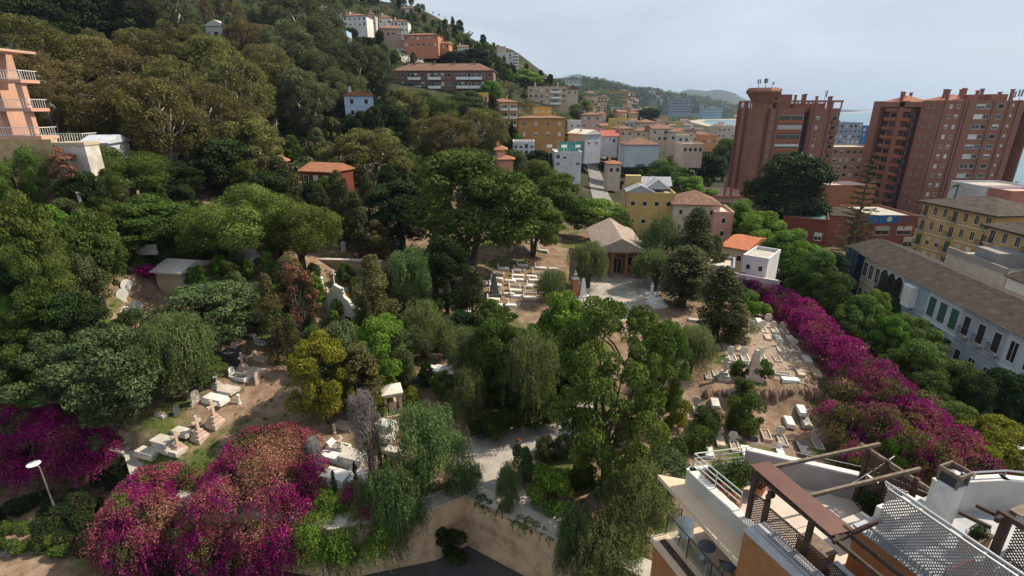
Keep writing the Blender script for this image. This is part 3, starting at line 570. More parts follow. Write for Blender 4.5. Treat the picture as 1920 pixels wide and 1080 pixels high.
for x, y, h in ((2,21,2.2),(4,24,3.2),(6,26,3),(8,10,3.6),(10,28,3),(6,6,3.4),(11,6,3.8),(13,8,3.5),(15,12,3.6),(16,5,3.6),(18,9,3.2),(21,4,2.6),(24,3,3.4)): MB().box(x-.35, y-.35, HT-1, x+.35, y+.35, HT+h-.3).box(x-.5, y-.5, HT+h-.3, x+.5, y+.5, HT+h).obj('chimney', TWM, t)
mb = MB(); mb.box(26.5, 0, HT-3.2, 30.5, 10, HT-3); mb.box(26.5, 0, HT-1, 30.5, .5, HT-.6); mb.box(30, 0, -4, 30.5, 10, HT-.6); mb.obj('side_frame', TWM, t)
BLOCK.append((150, 188, 24))
# --- brick red tower in the centre right
t = thing('apartment_tower', 'brick red apartment tower with a mushroom capped round shaft, left of the other tower', 'apartment tower', (86, 180, 13.5)); HT = 32
mb = MB(); mb.box(0, 0, -4, 11.4, 26, HT); mb.box(13.5, 0, -4, 23.2, 26, HT); mb.box(11.4, 1.5, -4, 13.5, 26, HT); mb.obj('wall', TWM, t)
mb = MB(); mb.box(-.1, 0, HT+1.9, 23.6, .35, HT+2.5); mb.box(-.1, .35, HT+1.9, .25, 26, HT+2.5); mb.box(23.25, .35, HT+1.9, 23.6, 26, HT+2.5)
for x in (0, 2.8, 4, 4.7, 8.5, 9.6, 12, 13.5, 14.9, 17.5, 20, 23): mb.box(x, 0, HT, x+.35, .35, HT+1.9)
for y in (5, 10, 16, 21, 25): mb.box(-.1, y, HT, .25, y+.35, HT+1.9)
mb.box(3.4, 4, HT, 8.4, 12, HT+4.4); mb.box(9, 4, HT, 20, 20, HT+1.6); mb.obj('roof_frame', TWM, t)
mb = MB()
for x, y, h in ((4.6,5,6.2),(9,3,4.2),(12,4,4.4),(12.8,4,4.6),(15.6,2,3.8),(20.4,2,3.8),(19.8,2,3.6)): MB().box(x-.3, y-.3, HT, x+.3, y+.3, HT+h-.3).box(x-.42, y-.42, HT+h-.3, x+.42, y+.42, HT+h).obj('chimney', TWM, t)
for x in (2.6, 14.6, 19.9): MB().box(x-.3, -.5, -4, x+.3, 0, HT+2).obj('rib', TWM, t)
for y in (7, 12, 18, 24): MB().box(-1.0, y-.3, -4, 0, y+.3, HT+2).obj('rib', TWM, t)
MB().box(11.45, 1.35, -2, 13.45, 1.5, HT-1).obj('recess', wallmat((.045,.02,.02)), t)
for f in range(9):
    z = 1.5+(f+.6)*3.05
    link('window', winmesh(8.0, 1.5, ['glass','half','glass','shut'][f % 4]), t, (7.1, 0, z+1.2)); balcony(t, 8.4, .35, (7.1, 0, z-.35), TWB)
    link('window', winmesh(.5, .8, 'dark'), t, (1.0, 0, z+1.2)); link('window', winmesh(.8, .9, ['dark','shut','half'][f % 3]), t, (16, 0, z+1.2)); link('window', winmesh(1.6, 1.5, 'dark'), t, (21.7, 0, z+1))
    balcony(t, 2.2, .8, (22.0, 0, z-.4), TWM)
t2 = MB().lathe([(3.15,-4),(3.15,HT+1.6),(5.0,HT+4.2),(5.8,HT+5.0),(5.8,HT+5.5),(5.0,HT+6.4),(.1,HT+6.5)], 8, (-1.6, 4)).obj('round_shaft', TWM, t)
BLOCK.append((97, 194, 20)); BLOCK.append((84, 186, 7))
def antenna(x, y, z, label, n, h):
    t = thing('antenna', label, 'antenna', (x, y, z)); MB().tube((0,0,-.5), (0,0,h), .09, .06, 6).obj('mast', M['metaldark'], t)
    for i in range(n): a = i*2.1; MB().box(math.cos(a)*.45-.14, math.sin(a)*.45-.1, h*.5, math.cos(a)*.45+.14, math.sin(a)*.45+.1, h).obj('aerial_panel', M['metaldark'], t)
antenna(82.5, 184, 52.0, 'leftmost phone mast on the mushroom cap of the tower', 2, 2.6); antenna(85, 184.5, 52.0, 'thick phone mast in the middle of the mushroom cap', 3, 2.9); antenna(87, 184, 52.0, 'thin phone mast at the right of the mushroom cap', 1, 1.9)
antenna(106.5, 186, 47, 'pale stub mast on the right end of the mushroom capped tower', 1, 4.2)
for i, (x, hh) in enumerate(((161.5, 3.6), (163.6, 4.2), (165.6, 4.6))): antenna(x, 176, 47, 'phone mast in the row on the right end of the broad tower', 2, hh)
tag(bpy.data.objects['antenna.004'], group='masts on the broad tower'); tag(bpy.data.objects['antenna.005'], group='masts on the broad tower'); tag(bpy.data.objects['antenna.006'], group='masts on the broad tower')
# podium, low walls at the towers
t = thing('podium', 'terracotta podium terrace with posts at the foot of the first tower', 'podium', (78, 176, 12)); mb = MB(); mb.box(-9, 0, -3, 12, 26, 4.4, 1); mb.box(-9.3, -.3, 4.4, 12, .1, 5.2, 0); mb.box(-9.3, .1, 4.4, -8.9, 26, 5.2, 0); mb.box(-9.4,-.35,-3,12.05,-.3,3,0); mb.obj('terrace', [wallmat((.42,.15,.08)), wallmat((.55,.33,.27))], t)
for x in (-3, -.8): MB().box(x-.35, 5, 4.4, x+.35, 5.7, 12).obj('post', TWM, t)
house('low terracotta podium with pale terrace between the two towers', 1548, 1640, 350, 372, 172, 14, (.40,.15,.08), ('flat', wallmat((.6,.45,.4))), name='podium', cat='podium')
# --- row houses on the street
RW = [('white row house at the far end of the street terrace', (.60,.62,.66), .94, 1.0, 2, 'shut'), ('row house wrapped in dark blue scaffold netting', (.03,.05,.10), .84, .94, 0, 'dark'),
      ('pale yellow row house beside the netted facade', (.52,.45,.33), .70, .84, 3, 'glass'), ('white row house with three tall arched balcony windows', (.62,.64,.68), .55, .70, 3, 'arch'),
      ('pale blue row house with a white glazed bay', (.36,.44,.54), .40, .55, 1, 'glass'), ('white row house with tall green shuttered windows', (.60,.63,.68), .23, .40, 3, 'green'),
      ('grey white row house with dark balcony doors, nearest of the terrace', (.42,.45,.50), .04, .23, 3, 'dark'), ('white row house at the right frame edge', (.6,.62,.66), -.14, .04, 3, 'glass')]
NP, FP = Vector((56.5, 51.7, 0)), Vector((61.0, 90.3, 0)); dr = (FP-NP).normalized(); LEN = (FP-NP).length; ang = math.atan2(-dr.y, -dr.x)  # local +x runs towards the camera, facade faces -y(local) = street
def rowhouse(lb, c, s0, s1, nw, wk):
    p = NP.lerp(FP, s1); w = (s1-s0)*LEN; t = thing('row_house', lb, 'house', (p.x, p.y, 13.4), ang, 'row houses of the street terrace'); HH = 8.8; wm = wallmat(c)
    mb = MB(); mb.box(0, 0, -3, w, 10, HH, 0); mb.box(0, -.16, HH-.35, w, 0, HH-.05, 0); mb.box(0, -.1, 4.3, w, 0, 4.5, 0); mb.obj('wall', wm, t)
    mb = MB(); mb.add([(0,-.6,HH-.05),(w,-.6,HH-.05),(w,5,HH+1.55),(0,5,HH+1.55),(w,10.4,HH-.05),(0,10.4,HH-.05)], [(0,1,2,3),(3,2,4,5),(0,5,4,1),(0,3,5),(1,4,2)]); ro = mb.obj('roof', M['rowroof'], t)
    for i in range(nw):
        x = w*(i+.5)/nw
        if wk == 'arch':
            mb = MB(); mb.prism([(x-.75, -.04), (x+.75, -.04), (x+.75, .02), (x-.75, .02)], 5.0, 7.4, 1)
            pts = [(x+.75*math.cos(a), 7.4+.75*math.sin(a)) for a in np.linspace(0, math.pi, 9)]; mb.add([(a, -.04, b) for a, b in pts], [tuple(range(9))], 1)
            mb.box(x-.9, -.1, 5, x-.75, 0, 7.5, 0); mb.box(x+.75, -.1, 5, x+.9, 0, 7.5, 0); mb.box(x-.04,-.08,5,x+.04,-.045,8.1,0); mb.obj('window', [M['wood'], M['glass']], t); balcony(t, 1.9, .7, (x, 0, 5.0), M['wood'], solid=False)
        else:
            link('window', winmesh(1.1, 2.4, wk), t, (x, 0, 6.5))
            if wk == 'dark': balcony(t, 1.6, .5, (x, 0, 5.2), M['concrete'], solid=False)
        link('window', winmesh(1.0, 1.9, ['dark', 'glass', 'brown'][i % 3]), t, (x, 0, 2.2))
    if 'bay' in lb: mb = MB(); mb.box(w*.3, -.9, 4.9, w*.62, 0, 7.9, 0); mb.box(w*.3+.15, -.93, 5.6, w*.62-.15, -.9, 7.6, 1); [mb.box(w*.3+.12+i*.42, -.97, 5.5, w*.3+.19+i*.42, -.93, 7.7, 0) for i in range(5)]; mb.obj('glazed_bay', [M['white'], M['shutter']], t); mb = MB(); mb.box(w*.28,-1,7.9,w*.64,0,8.05); mb.obj('bay_roof', M['white'], t)
    if 'netting' in lb:
        mb = MB(); [mb.tube((x, -1.2, -1), (x, -1.2, 9.4), .05, None, 5) for x in np.linspace(0, w, 4)]; [mb.bar((0, -1.2, z), (w, -1.2, z), .06, .06) for z in (1.5, 3.5, 5.5, 7.5, 9.3)]; mb.obj('scaffold_frame', M['metaldark'], t); MB().box(0, -1.12, 0, w, -1.1, 9.2).obj('netting', mat('blue_net', (.03,.045,.09), (.05,.08,.15), .6, .9), t)
    if 'green' in lb: MB().box(.3, -1.0, 3.4, w-.3, 0, 3.6).obj('awning', mat('dark_awning', (.02,.02,.025)), t)
    return t, ro
for a in RW: rowhouse(*a)
for s, l in ((.62, 'pale masonry chimney on the roof over the arched windows'), (.9, 'small chimney at the far end of the row roof')):
    p = NP.lerp(FP, s)+Vector((5, 0, 0)); pass
house('brown roofed back building behind the row houses', 1700, 1920, 560, 640, 66, 9, (.5,.48,.44), ('hip', M['roofbrown'], 1.5), rot=-1.45, h=8.6, z0=13.5) if 0 else None
t = thing('house', 'low brown roofed wing joined behind the street terrace at the right', 'house', (74, 62, 13.4), ang, None); mb = MB(); mb.box(-12, 0, -3, 8, 8, 8.2); mb.obj('wall', wallmat((.5,.48,.44)), t); mb = MB(); mb.gable(-12, 0, 8, 8, 8.4, 1.5); mb.obj('roof', M['rowroof'], t)
t = thing('roof_terrace', 'white walled roof terrace between the row houses and yellow block', 'roof terrace', (80, 84, 13.4), ang, None); mb = MB(); mb.box(-8, 0, -3, 6, 7, 7.2, 0); mb.box(-8, -.2, 7.2, 6, .1, 8.2, 1); mb.box(-8, 6.8, 7.2, 6, 7, 8.2, 1); mb.box(-3, 1, 7.2, 2, 6, 9.6, 1); mb.obj('wall', [M['concrete'], wallmat((.27,.26,.25))], t)
# --- yellow block
def yellow(lb, c0, c1, depth, HB, zb, nwf, nws, corner=True):
    """c0,c1 world xy of the street facade's two ends"""
    a, b = Vector(c0), Vector(c1); d = (b-a); w = d.length; an = math.atan2(d.y, d.x); t = thing('apartment_block', lb, 'apartment block', (a.x, a.y, zb), an); wm = wallmat((.55,.37,.14))
    mb = MB(); mb.box(0, 0, -4, w, depth, HB, 0); mb.obj('wall', wm, t); mb = MB()
    for z in (3.4, 6.7, 10.0): mb.box(-.06, -.12, z, w+.06, 0, z+.18)
    mb.obj('string_course', M['offwhite'], t); MB().hip(0, 0, w, depth, HB+.2, 2.1, over=.9, t=.3).obj('roof', M['roofbrown'], t)
    for f in range(4):
        z = 1.9+f*3.25
        for i in range(nwf):
            x = w*(i+.5)/nwf
            if i in (0, nwf-1) or (nwf > 5 and i == nwf//2): link('window', winmesh(1.0, 2.2, 'green' if f == 1 else 'brown'), t, (x, 0, z-.1)); balcony(t, 1.9, .75, (x, 0, z-1.2), M['concrete'], solid=False)
            else: link('window', winmesh(.85, 1.7, 'brown' if f > 1 else 'half'), t, (x, 0, z+.1))
        for i in range(nws):
            y = depth*(i+.5)/nws; link('window', winmesh(1.0, 2.1, 'green' if f % 2 else 'brown'), t, (0, y, z), -math.pi/2)
            if i == 0: balcony(t, 1.9, .75, (0, y, z-1.15), M['concrete'], -math.pi/2, solid=False)
    return t
def xyz_(px, py, Y): p = at_Y(px, py, Y); return (p.x, p.y)
yellow('yellow apartment block with brown roof and small dark balconies behind the row houses', xyz_(1726, 400, 113), xyz_(1858, 440, 97), 14, 13.2, 13, 7, 2)
yellow('nearer yellow apartment block cut by the right frame edge', xyz_(1840, 470, 91), xyz_(1990, 520, 76), 13, 13.2, 12.5, 6, 1)
house('white flat roofed building behind the yellow block roof', 1842, 1935, 353, 392, 145, 12, (.62,.62,.64), ('flat',), (1, 3))
house('pink roofed low building at the right edge behind the yellow block', 1890, 1960, 362, 400, 138, 10, (.45,.2,.15), ('flat', wallmat((.6,.4,.35))))
# --- building with the blue sign
t = house('low brick building under the long blue and white sign', 1632, 1716, 408, 458, 122, 14, (.27,.10,.07), ('flat',), (1, 2, 3.4, 2.0, 'half'), name='shop_building', cat='building')
link('window', winmesh(2.4, 2.4, 'half'), t, (4.4, 0, 0.6))
s = thing('sign', 'long blue and white roof sign on the low brick building', 'sign', tuple(at_Y(1668, 411, 120.5))); w = 11.0
MB().box(-w/2, 0, -.95, w*.2, .2, .95).obj('blue_panel', M['blue'], s); MB().box(w*.2+.01, 0, -.95, w/2, .2, .95).obj('white_panel', M['white'], s)
mb = MB(); r_ = random.Random(4)
for z in (.45, 0, -.45):
    x = w*.24
    while x < w*.47: q = r_.uniform(.12, .4); mb.box(x, -.02, z-.09, min(x+q, w*.48), 0, z+.1); x += q+.09
mb.obj('lettering', mat('letter_blue', (.05,.12,.3)), s); MB().lathe([(.62,0),(.62,.04)], 20).obj('emblem', M['shutter'], s).rotation_euler = (math.pi/2, 0, 0); s.children[-1].location = (-w*.34, .01, 0)
for x in (-4, 4): MB().box(x-.08, .05, -2.4, x+.08, .15, -.95).obj('post', M['metaldark'], s)
# red-walled building with a glazed roof
house('dark red building with a green glass roof near the araucaria', 1468, 1542, 413, 470, 113, 13, (.20,.05,.035), ('flat', mat('green_glass_roof', (.12,.30,.27), (.08,.2,.18), .3, .3)), (1, 3, 1.4, 1.6, 'half'), rot=-.5)
house('brown tiled low wing beside the dark red building', 1530, 1590, 405, 440, 124, 9, (.32,.13,.09), ('gable', M['roofbrown'], 1.4), rot=-.4)
house('grey blue slab block with a blue end wall by the sea between the towers', 1562, 1612, 232, 290, 262, 22, (.30,.34,.42), ('flat',), (6, 6, 1.1, 1.2))
house('bright blue end block joined to the sea side slab', 1612, 1630, 238, 290, 266, 18, (.05,.16,.38), ('flat',), (5, 2))
house('beige flat roofed block with terraces between the two towers', 1556, 1640, 278, 335, 214, 16, (.42,.32,.22), ('flat',), (4, 7, 1.4, 1.3))
# --- pink terraced apartments at left
def leftapts():
    Y = 62; t = thing('apartment_building', 'salmon pink terraced apartments with white railings at the left edge', 'apartment building', (0, 0, 0)); sal = wallmat((.55,.32,.23)); org = at_Y(30, 262, Y)
    xr = at_Y(72, 240, Y).x; zb = at_Y(60, 255, Y).z; t.location = (xr, Y, zb)
    fl = 3.05; mb = MB(); mb.box(-14, 2.2, -.5, -5.2, 5.2, fl*3-.1); mb.obj('wall', sal, t)
    for k, (xo, zz) in enumerate(((0, 0), (0, fl), (0, fl*2))):
        r = -k*.25
        sl = MB().box(-14, -.3, zz-.35, r+.3, 2.2, zz).obj('floor_slab', wallmat((.6,.33,.24)), t)
        mb = MB(); z1 = zz+.98; mb.box(-14, -.26, z1-.06, r+.25, -.2, z1); mb.box(r+.19, -.2, z1-.06, r+.25, 2.2, z1); mb.box(-14, -.26, zz+.1, r+.25, -.22, zz+.15)
        for i in range(46): mb.box(-13.9+i*.307, -.25, zz, -13.87+i*.307, -.22, z1-.06)
        for i in range(7): mb.box(r+.2, -.1+i*.32, zz, r+.23, -.07+i*.32, z1-.06)
        mb.obj('railing', M['white'], t)
        if k < 2:
            for x in (-1.2, -4.6): MB().box(x, .0, zz, x+.7, .6, zz+fl-.35).obj('pillar', sal, t)
        for x in (-6.6, -9.2, -12): link('window', winmesh(1.9, 2.1, 'glass'), t, (x, 2.2, zz+1.15))
        pass
    MB().box(-14, -.4, fl*3-.1, -1.6, 4.4, fl*3+.15).obj('roof', wallmat((.6,.38,.28)), t)
    mb = MB(); mb.box(-9, 3, fl*3+.1, -6.6, 5, fl*3+1.6); mb.obj('chimney', M['white'], t)
    # ochre stone retaining wall below
    w = thing('retaining_wall', 'ochre stone retaining wall under the pink apartments', 'wall', (xr, Y-.5, zb-6)); MB().box(-18, 0, -4, 1.4, .9, 5.65).obj('wall', mat('ochre_stone', (.34,.23,.11), (.52,.38,.20), 1.2, .95, .5, 3, c3=(.44,.31,.16)), w)
    # white terrace with railing at its right
    w = thing('terrace', 'white walled terrace with a white railing right of the ochre wall', 'terrace', (xr+1.5, Y-.3, zb-6)); mb = MB(); mb.box(0, 0, -4, 3.5, 2.2, 5.0, 0); mb.box(-.1, -.1, 4.95, 3.6, 2.25, 5.3, 1); mb.obj('wall', [mat('patchy_whitewash', (.40,.36,.30), (.62,.58,.52), .6, .95, .4, 4), wallmat((.5,.4,.28))], w)
    mb = MB(); mb.box(-.1, -.1, 6.25, 3.6, -.04, 6.31); mb.box(3.54, -.04, 6.25, 3.6, 2.2, 6.31)
    for i in range(12): mb.box(-.08+i*.31, -.09, 5.3, -.05+i*.31, -.05, 6.25)
    for i in range(7): mb.box(3.56, i*.31, 5.3, 3.59, i*.31+.03, 6.25)
    mb.obj('railing', M['white'], w)
    BLOCK.append((xr-6, Y+4, 12)); BLOCK.append((xr+3, Y+3, 5))
leftapts()
house('white roofed low building behind the white terrace', 160, 200, 270, 300, 82, 9, (.55,.57,.6), ('gable', mat('white_sheet_roof', (.42,.46,.52), (.55,.58,.62), .5, .6), 1.0), (1, 2), rot=.3)
house('shaded grey house hidden among the eucalyptus trunks', 178, 300, 226, 290, 118, 8, (.34,.32,.30), ('flat',), (2, 4))
house('small white gabled hut high on the wooded hillside', 388, 426, 62, 80, 228, 8, (.62,.6,.58), ('gabley', M['offwhite'], 2.2), (1, 1, 1.6, 1.8, 'dark'), h=6)
# --- terracotta house
house('red walled house with a low terracotta roof below the wood', 560, 626, 328, 350, 98, 7, (.17,.04,.028), ('gable', M['rooforange'], 1.3), (1, 3), rot=-.32, h=2.7)  # wall red darkened to stand in for shade
house('small tower with an orange pyramid roof on the red walled house', 512, 530, 304, 330, 97, 2.4, (.42,.20,.12), ('hip', M['rooforange'], 1.0), (1, 1, .8, .9), block=False)
# --- hillside and town
house('long brown apartment row with a tiled roof and recessed white balconies', 735, 925, 133, 166, 240, 13, (.20,.115,.085), ('hip', M['rooftile'], 3.2), (2, 15, 1.2, 1.5), rot=-.06, chim=4, bal=(2, [-.28, -.08, .2, .33], 5.5, M['white']), name='apartment_row', cat='apartment block')
house('pale blue white house with a red gabled roof above the cemetery', 648, 700, 180, 222, 150, 9, (.42,.52,.66), ('gabley', M['rooforange'], 1.4), (2, 2, .9, 1.2, 'dark'), rot=.25, chim=1)
house('yellow apartment block with red roof and white balconies on the slope', 872, 970, 192, 238, 225, 14, (.62,.38,.16), ('hip', M['rooftile'], 1.8), (3, 5, 1.2, 1.4), chim=2, bal=(3, [.25, .42], 3.2, M['white']), name='apartment_block', cat='apartment block')
house('bright yellow rooftop turret of the yellow apartment block', 896, 916, 176, 192, 229, 4, (.75,.48,.10), ('flat',), (1, 2, .8, 1.2), block=False, name='rooftop_turret', cat='turret')
house('deep orange house with a brown hip roof and tall yellow chimneys', 972, 1060, 222, 262, 205, 14, (.48,.25,.09), ('hip', M['rooftile'], 1.2), (2, 4), chim=3)
house('bright yellow rooftop room on the deep orange house', 1000, 1034, 203, 216, 210, 5, (.75,.42,.08), ('flat',), (1, 3, .8, .9), block=False, name='rooftop_room', cat='rooftop room')
house('beige apartment block with stacked white balconies on the slope', 990, 1062, 164, 196, 290, 16, (.55,.42,.30), ('flat',), (3, 7, 1.3, 1.2), chim=2, bal=(3, [.22], 5.5, M['white']), name='apartment_block', cat='apartment block')
house('stepped gabled end of the beige apartment block', 1062, 1084, 168, 192, 292, 12, (.62,.50,.38), ('gabley', M['rooftile'], 2.2), (2, 2), name='apartment_block', cat='apartment block')
house('tan apartment block behind the umbrella pine', 1096, 1138, 182, 216, 380, 14, (.50,.34,.18), ('flat',), (6, 7, 1.4, 1.2), name='apartment_block', cat='apartment block')
house('white high rise on the crest of the hill', 930, 972, 100, 140, 430, 14, (.72,.70,.68), ('flat',), (7, 4, 1.3, 1.3), bal=(7, [.38], 5, M['white']), name='apartment_tower', cat='apartment tower')
house('rooftop stair house on the white high rise', 931, 948, 88, 99, 434, 6, (.45,.36,.33), ('flat',), (1, 2), block=False, name='rooftop_room', cat='rooftop room')
for a in [
 ('terraced white villa highest on the left of the slope', 598, 640, 16, 48, 318, 12, (.6,.55,.5), ('hip', M['rooftile'], 1.6), (3, 4), .3),
 ('pale villa with arched terrace beside the terraced white villa', 640, 668, 26, 44, 330, 10, (.62,.58,.5), ('hip', M['rooftile'], 1.5), (1, 3), 0),
 ('long white villa with an orange tiled roof', 642, 688, 30, 50, 300, 10, (.64,.62,.58), ('hip', M['rooftile'], 1.6), (2, 5), -.1),
 ('small beige villa right of the long white villa', 690, 704, 28, 48, 312, 8, (.5,.42,.38), ('hip', M['rooftile'], 1.5), (2, 2), 0),
 ('white villa with a pyramid roof and pilasters', 710, 733, 34, 48, 318, 9, (.62,.62,.6), ('hip', M['rooftile'], 2.0), (1, 3), 0),
 ('square white villa joined to the pyramid roofed one', 733, 765, 40, 60, 318, 9, (.60,.60,.58), ('hip', M['rooftile'], 1.4), (2, 5), 0),
 ('brown roofed villa with a columned porch', 714, 752, 54, 74, 300, 9, (.38,.28,.22), ('hip', M['rooftile'], 2.2), (1, 4), .2),
 ('big orange villa with a tiled roof above the stone slope', 756, 822, 66, 90, 292, 12, (.46,.19,.10), ('hip', M['rooftile'], 1.4), (2, 6), -.1),
 ('low orange wing right of the big orange villa', 822, 842, 82, 92, 296, 6, (.46,.2,.1), ('gable', M['rooftile'], 1.0), (1, 3), -.2),
 ('light blue house below the terraced white villa', 614, 650, 60, 76, 262, 9, (.32,.46,.58), ('flat',), (1, 4), 0),
 ('pale house near the skyline pines', 752, 772, 16, 26, 372, 8, (.5,.48,.44), ('gable', M['rooftile'], 1.2), (1, 3), 0),
 ('white house among trees right of the orange villa', 858, 876, 88, 100, 318, 8, (.62,.58,.52), ('gable', M['rooftile'], 1.2), (1, 3), 0),
 ('pink house below the crest near the white high rise', 896, 918, 96, 112, 340, 8, (.55,.45,.38), ('flat',), (2, 2), .2),
 ('white house with a red roof left of the small road', 962, 1002, 268, 292, 182, 10, (.62,.62,.62), ('flat',), (2, 4), 0),
 ('low white villa with a roof terrace beside the netted court', 1040, 1090, 288, 312, 152, 10, (.55,.57,.60), ('flat', M['white']), (2, 4, 1.0, 1.0), 0),
 ('small peach turret house in the trees below the white villa', 930, 948, 282, 302, 124, 5, (.55,.27,.15), ('hip', M['rooforange'], .7), (1, 1), 0),
 ('peach annex below the small turret house', 936, 962, 300, 330, 120, 5, (.55,.28,.17), ('hip', M['rooforange'], .6), None, 0),
 ('grey gabled shed like house left of the red tiled one', 1094, 1130, 252, 282, 210, 12, (.42,.42,.46), ('gabley', M['offwhite'], 1.6), (1, 2), .5),
 ('grey house with a bright red tiled roof', 1118, 1158, 256, 272, 222, 9, (.42,.42,.45), ('gable', mat('red_tile', (.34,.09,.07), (.42,.14,.10), 1, .8), 2.2), (1, 3), -.1),
 ('tall peach house in the middle of the town', 1160, 1188, 242, 276, 225, 12, (.55,.38,.25), ('hip', M['rooftile'], 1.0), (2, 2, 1, 1.1), .1),
 ('low peach house with a wide hip roof over a pale blue wall', 1172, 1236, 272, 288, 198, 12, (.42,.46,.52), ('hip', M['rooftile'], 2.2), None, 0),
 ('cream house with a green awning', 1192, 1222, 246, 268, 245, 10, (.55,.50,.38), ('hip', M['rooftile'], 1.2), (2, 3), 0),
 ('wide cream house behind the tall palm', 1222, 1262, 242, 266, 240, 12, (.55,.48,.38), ('gable', M['rooftile'], 1.5), (2, 4), 0),
 ('cream house right of the tall palm', 1256, 1280, 248, 270, 235, 9, (.55,.48,.40), ('hip', M['rooftile'], 1.2), (1, 2), 0),
 ('white terraced house with arches in the town', 1270, 1292, 256, 280, 232, 10, (.62,.58,.50), ('flat',), (2, 2), 0),
 ('narrow tower like house with a dark cap', 1288, 1302, 246, 272, 240, 5, (.50,.42,.34), ('hip', M['roofbrown'], .8), (2, 1), 0),
 ('pale rose house with terraces above the ficus', 1280, 1318, 272, 290, 205, 10, (.58,.45,.36), ('flat',), (1, 4), 0),
 ('orange cube house left of the tall pale block', 1315, 1344, 255, 276, 300, 10, (.60,.26,.12), ('flat',), (1, 3), 0),
 ('tall pale pink block at the sea front', 1344, 1378, 238, 272, 340, 14, (.55,.44,.38), ('flat',), (3, 4), 0),
 ('pink cluster house beside the purple tree', 1092, 1124, 216, 240, 260, 10, (.58,.38,.30), ('hip', M['rooftile'], 1.2), (2, 4), 0),
 ('low white house with a terrace among the pines', 1066, 1090, 228, 242, 235, 8, (.62,.62,.62), ('flat',), (1, 2), 0),
 ('yellow site building under the tower crane', 1146, 1182, 224, 238, 330, 10, (.60,.45,.14), ('flat',), (1, 4), 0),
 ('grey town house with a flat roof behind the tall peach house', 1172, 1204, 230, 246, 300, 10, (.42,.42,.45), ('flat',), (2, 4), 0),
 ('brick roofed house behind the cream houses', 1198, 1230, 230, 242, 285, 10, (.5,.38,.28), ('hip', M['rooftile'], 1.5), (1, 4), 0),
 ('orange roofed house on the small road corner', 1140, 1164, 308, 330, 178, 7, (.52,.42,.34), ('hip', M['rooforange'], .8), (1, 2), 0)]:
    a = list(a); a[7] = tuple(min(.78, q*1.14) for q in a[7]); house(*a[:10], rot=a[10], chim=1 if a[8][0] != 'flat' else 0)
for a in [('white block on the far wooded ridge, left of the crane', 1062, 1090, 150, 157, 1300), ('grey balconied hotel slab in the far distance', 1262, 1296, 187, 212, 900), ('turquoise glass block beside the bay', 1318, 1354, 203, 219, 1150),
          ('cream block right of the grey hotel slab', 1297, 1310, 199, 212, 950), ('white blocks row under the crane arm', 1150, 1188, 202, 216, 700)]:
    house(a[0], a[1], a[2], a[3], a[4], a[5], 25, (.30,.36,.42) if 'hotel' in a[0] else (.28,.46,.52) if 'turq' in a[0] else (.6,.58,.55), ('flat',), (5 if 'hotel' in a[0] else 3, 6, 4, 1.8, 'glass'), name='apartment_block', cat='apartment block')
rq = random.Random(15); TC = [('cream',(.58,.50,.36)),('white',(.64,.62,.58)),('peach',(.60,.38,.24)),('yellow',(.60,.44,.18)),('pale pink',(.60,.42,.34)),('orange',(.58,.28,.13))]; done = []
for i in range(400):
    if len(done) >= 64: break
    px, py = rq.uniform(1085, 1375), rq.uniform(208, 292)
    if py > 250+(px-1085)*.15 or (px > 1290 and py < 232): continue
    g = ground(px, py); 
    if blocked_(g.x, g.y) or any(math.dist(q, (g.x, g.y)) < 9 for q in done): continue
    done.append((g.x, g.y)); s_ = FPX/g.y; w_ = rq.uniform(7, 12)*s_; hh = rq.uniform(4.5, 8); cn, cc = rq.choice(TC); rf = rq.choice([('flat',), ('hip', M['rooftile'], 1.4), ('gable', M['rooftile'], 1.5), ('hip', M['rooforange'], 1.3)])
    house('small '+cn+' town house among the closely packed roofs', px-w_/2, px+w_/2, py-10, py, g.y, rq.uniform(7, 11), cc, rf, (2, 3, .9, 1.2), rot=rq.uniform(-.4, .4), h=hh, group='small '+cn+' town houses', z0=g.z)
# far white houses on the wooded ridge: specks
hm = MB(); hm.box(-6, -5, -6, 6, 5, 4, 0); hm.gable(-6, -5, 6, 5, 4.1, 1.6, m=1); hm = hm.mesh('far_house', [M['offwhite'], M['rooftile']]); rr = random.Random(5)
for i in range(130):
    px, py = rr.uniform(1100, 1400), rr.uniform(168, 222)
    if py < 150+(px-1050)*.13: continue
    g = ground(px, py)
    if g.y > 3500 or g.z < 2: continue
    o = link('far_house', hm, None, (g.x, g.y, g.z+.5), rr.uniform(-.6, .6), [rr.uniform(.7, 1.6)*(.5+g.y/2500)]*3); tag(o, 'tiny pale house on the far wooded ridge beyond the crane', 'house', 'tiny pale houses on the far ridge')
g = at_Y(1070, 300, 158); t = thing('net_fence', 'turquoise sports court net on tall posts beside the white villa', 'fence', (g.x, 158, g.z), .1); MB().box(-4, 0, 0, 4, .03, 5.4).obj('net', mat('turquoise_net', (.05,.17,.16), (.08,.24,.22), 3), t); [MB().tube((x, -.1, -1), (x, -.1, 5.8), .08, .08, 6).obj('post', M['metal'], t) for x in (-4, -1.3, 1.3, 4)]
for px, lb in ((1030, 'white sports floodlight left of the turquoise net'), (1058, 'white basketball like board by the turquoise net'), (1084, 'small white floodlight right above the turquoise net')):
    g = at_Y(px, 274, 156); t = thing('court_light', lb, 'light pole', (g.x, 156, g.z-6)); MB().tube((0,0,-1),(0,0,5.8),.07,.07,6).obj('pole', M['metal'], t); MB().box(-.8,-.1,5.6,.8,.1,6.4).obj('board', M['white'], t)
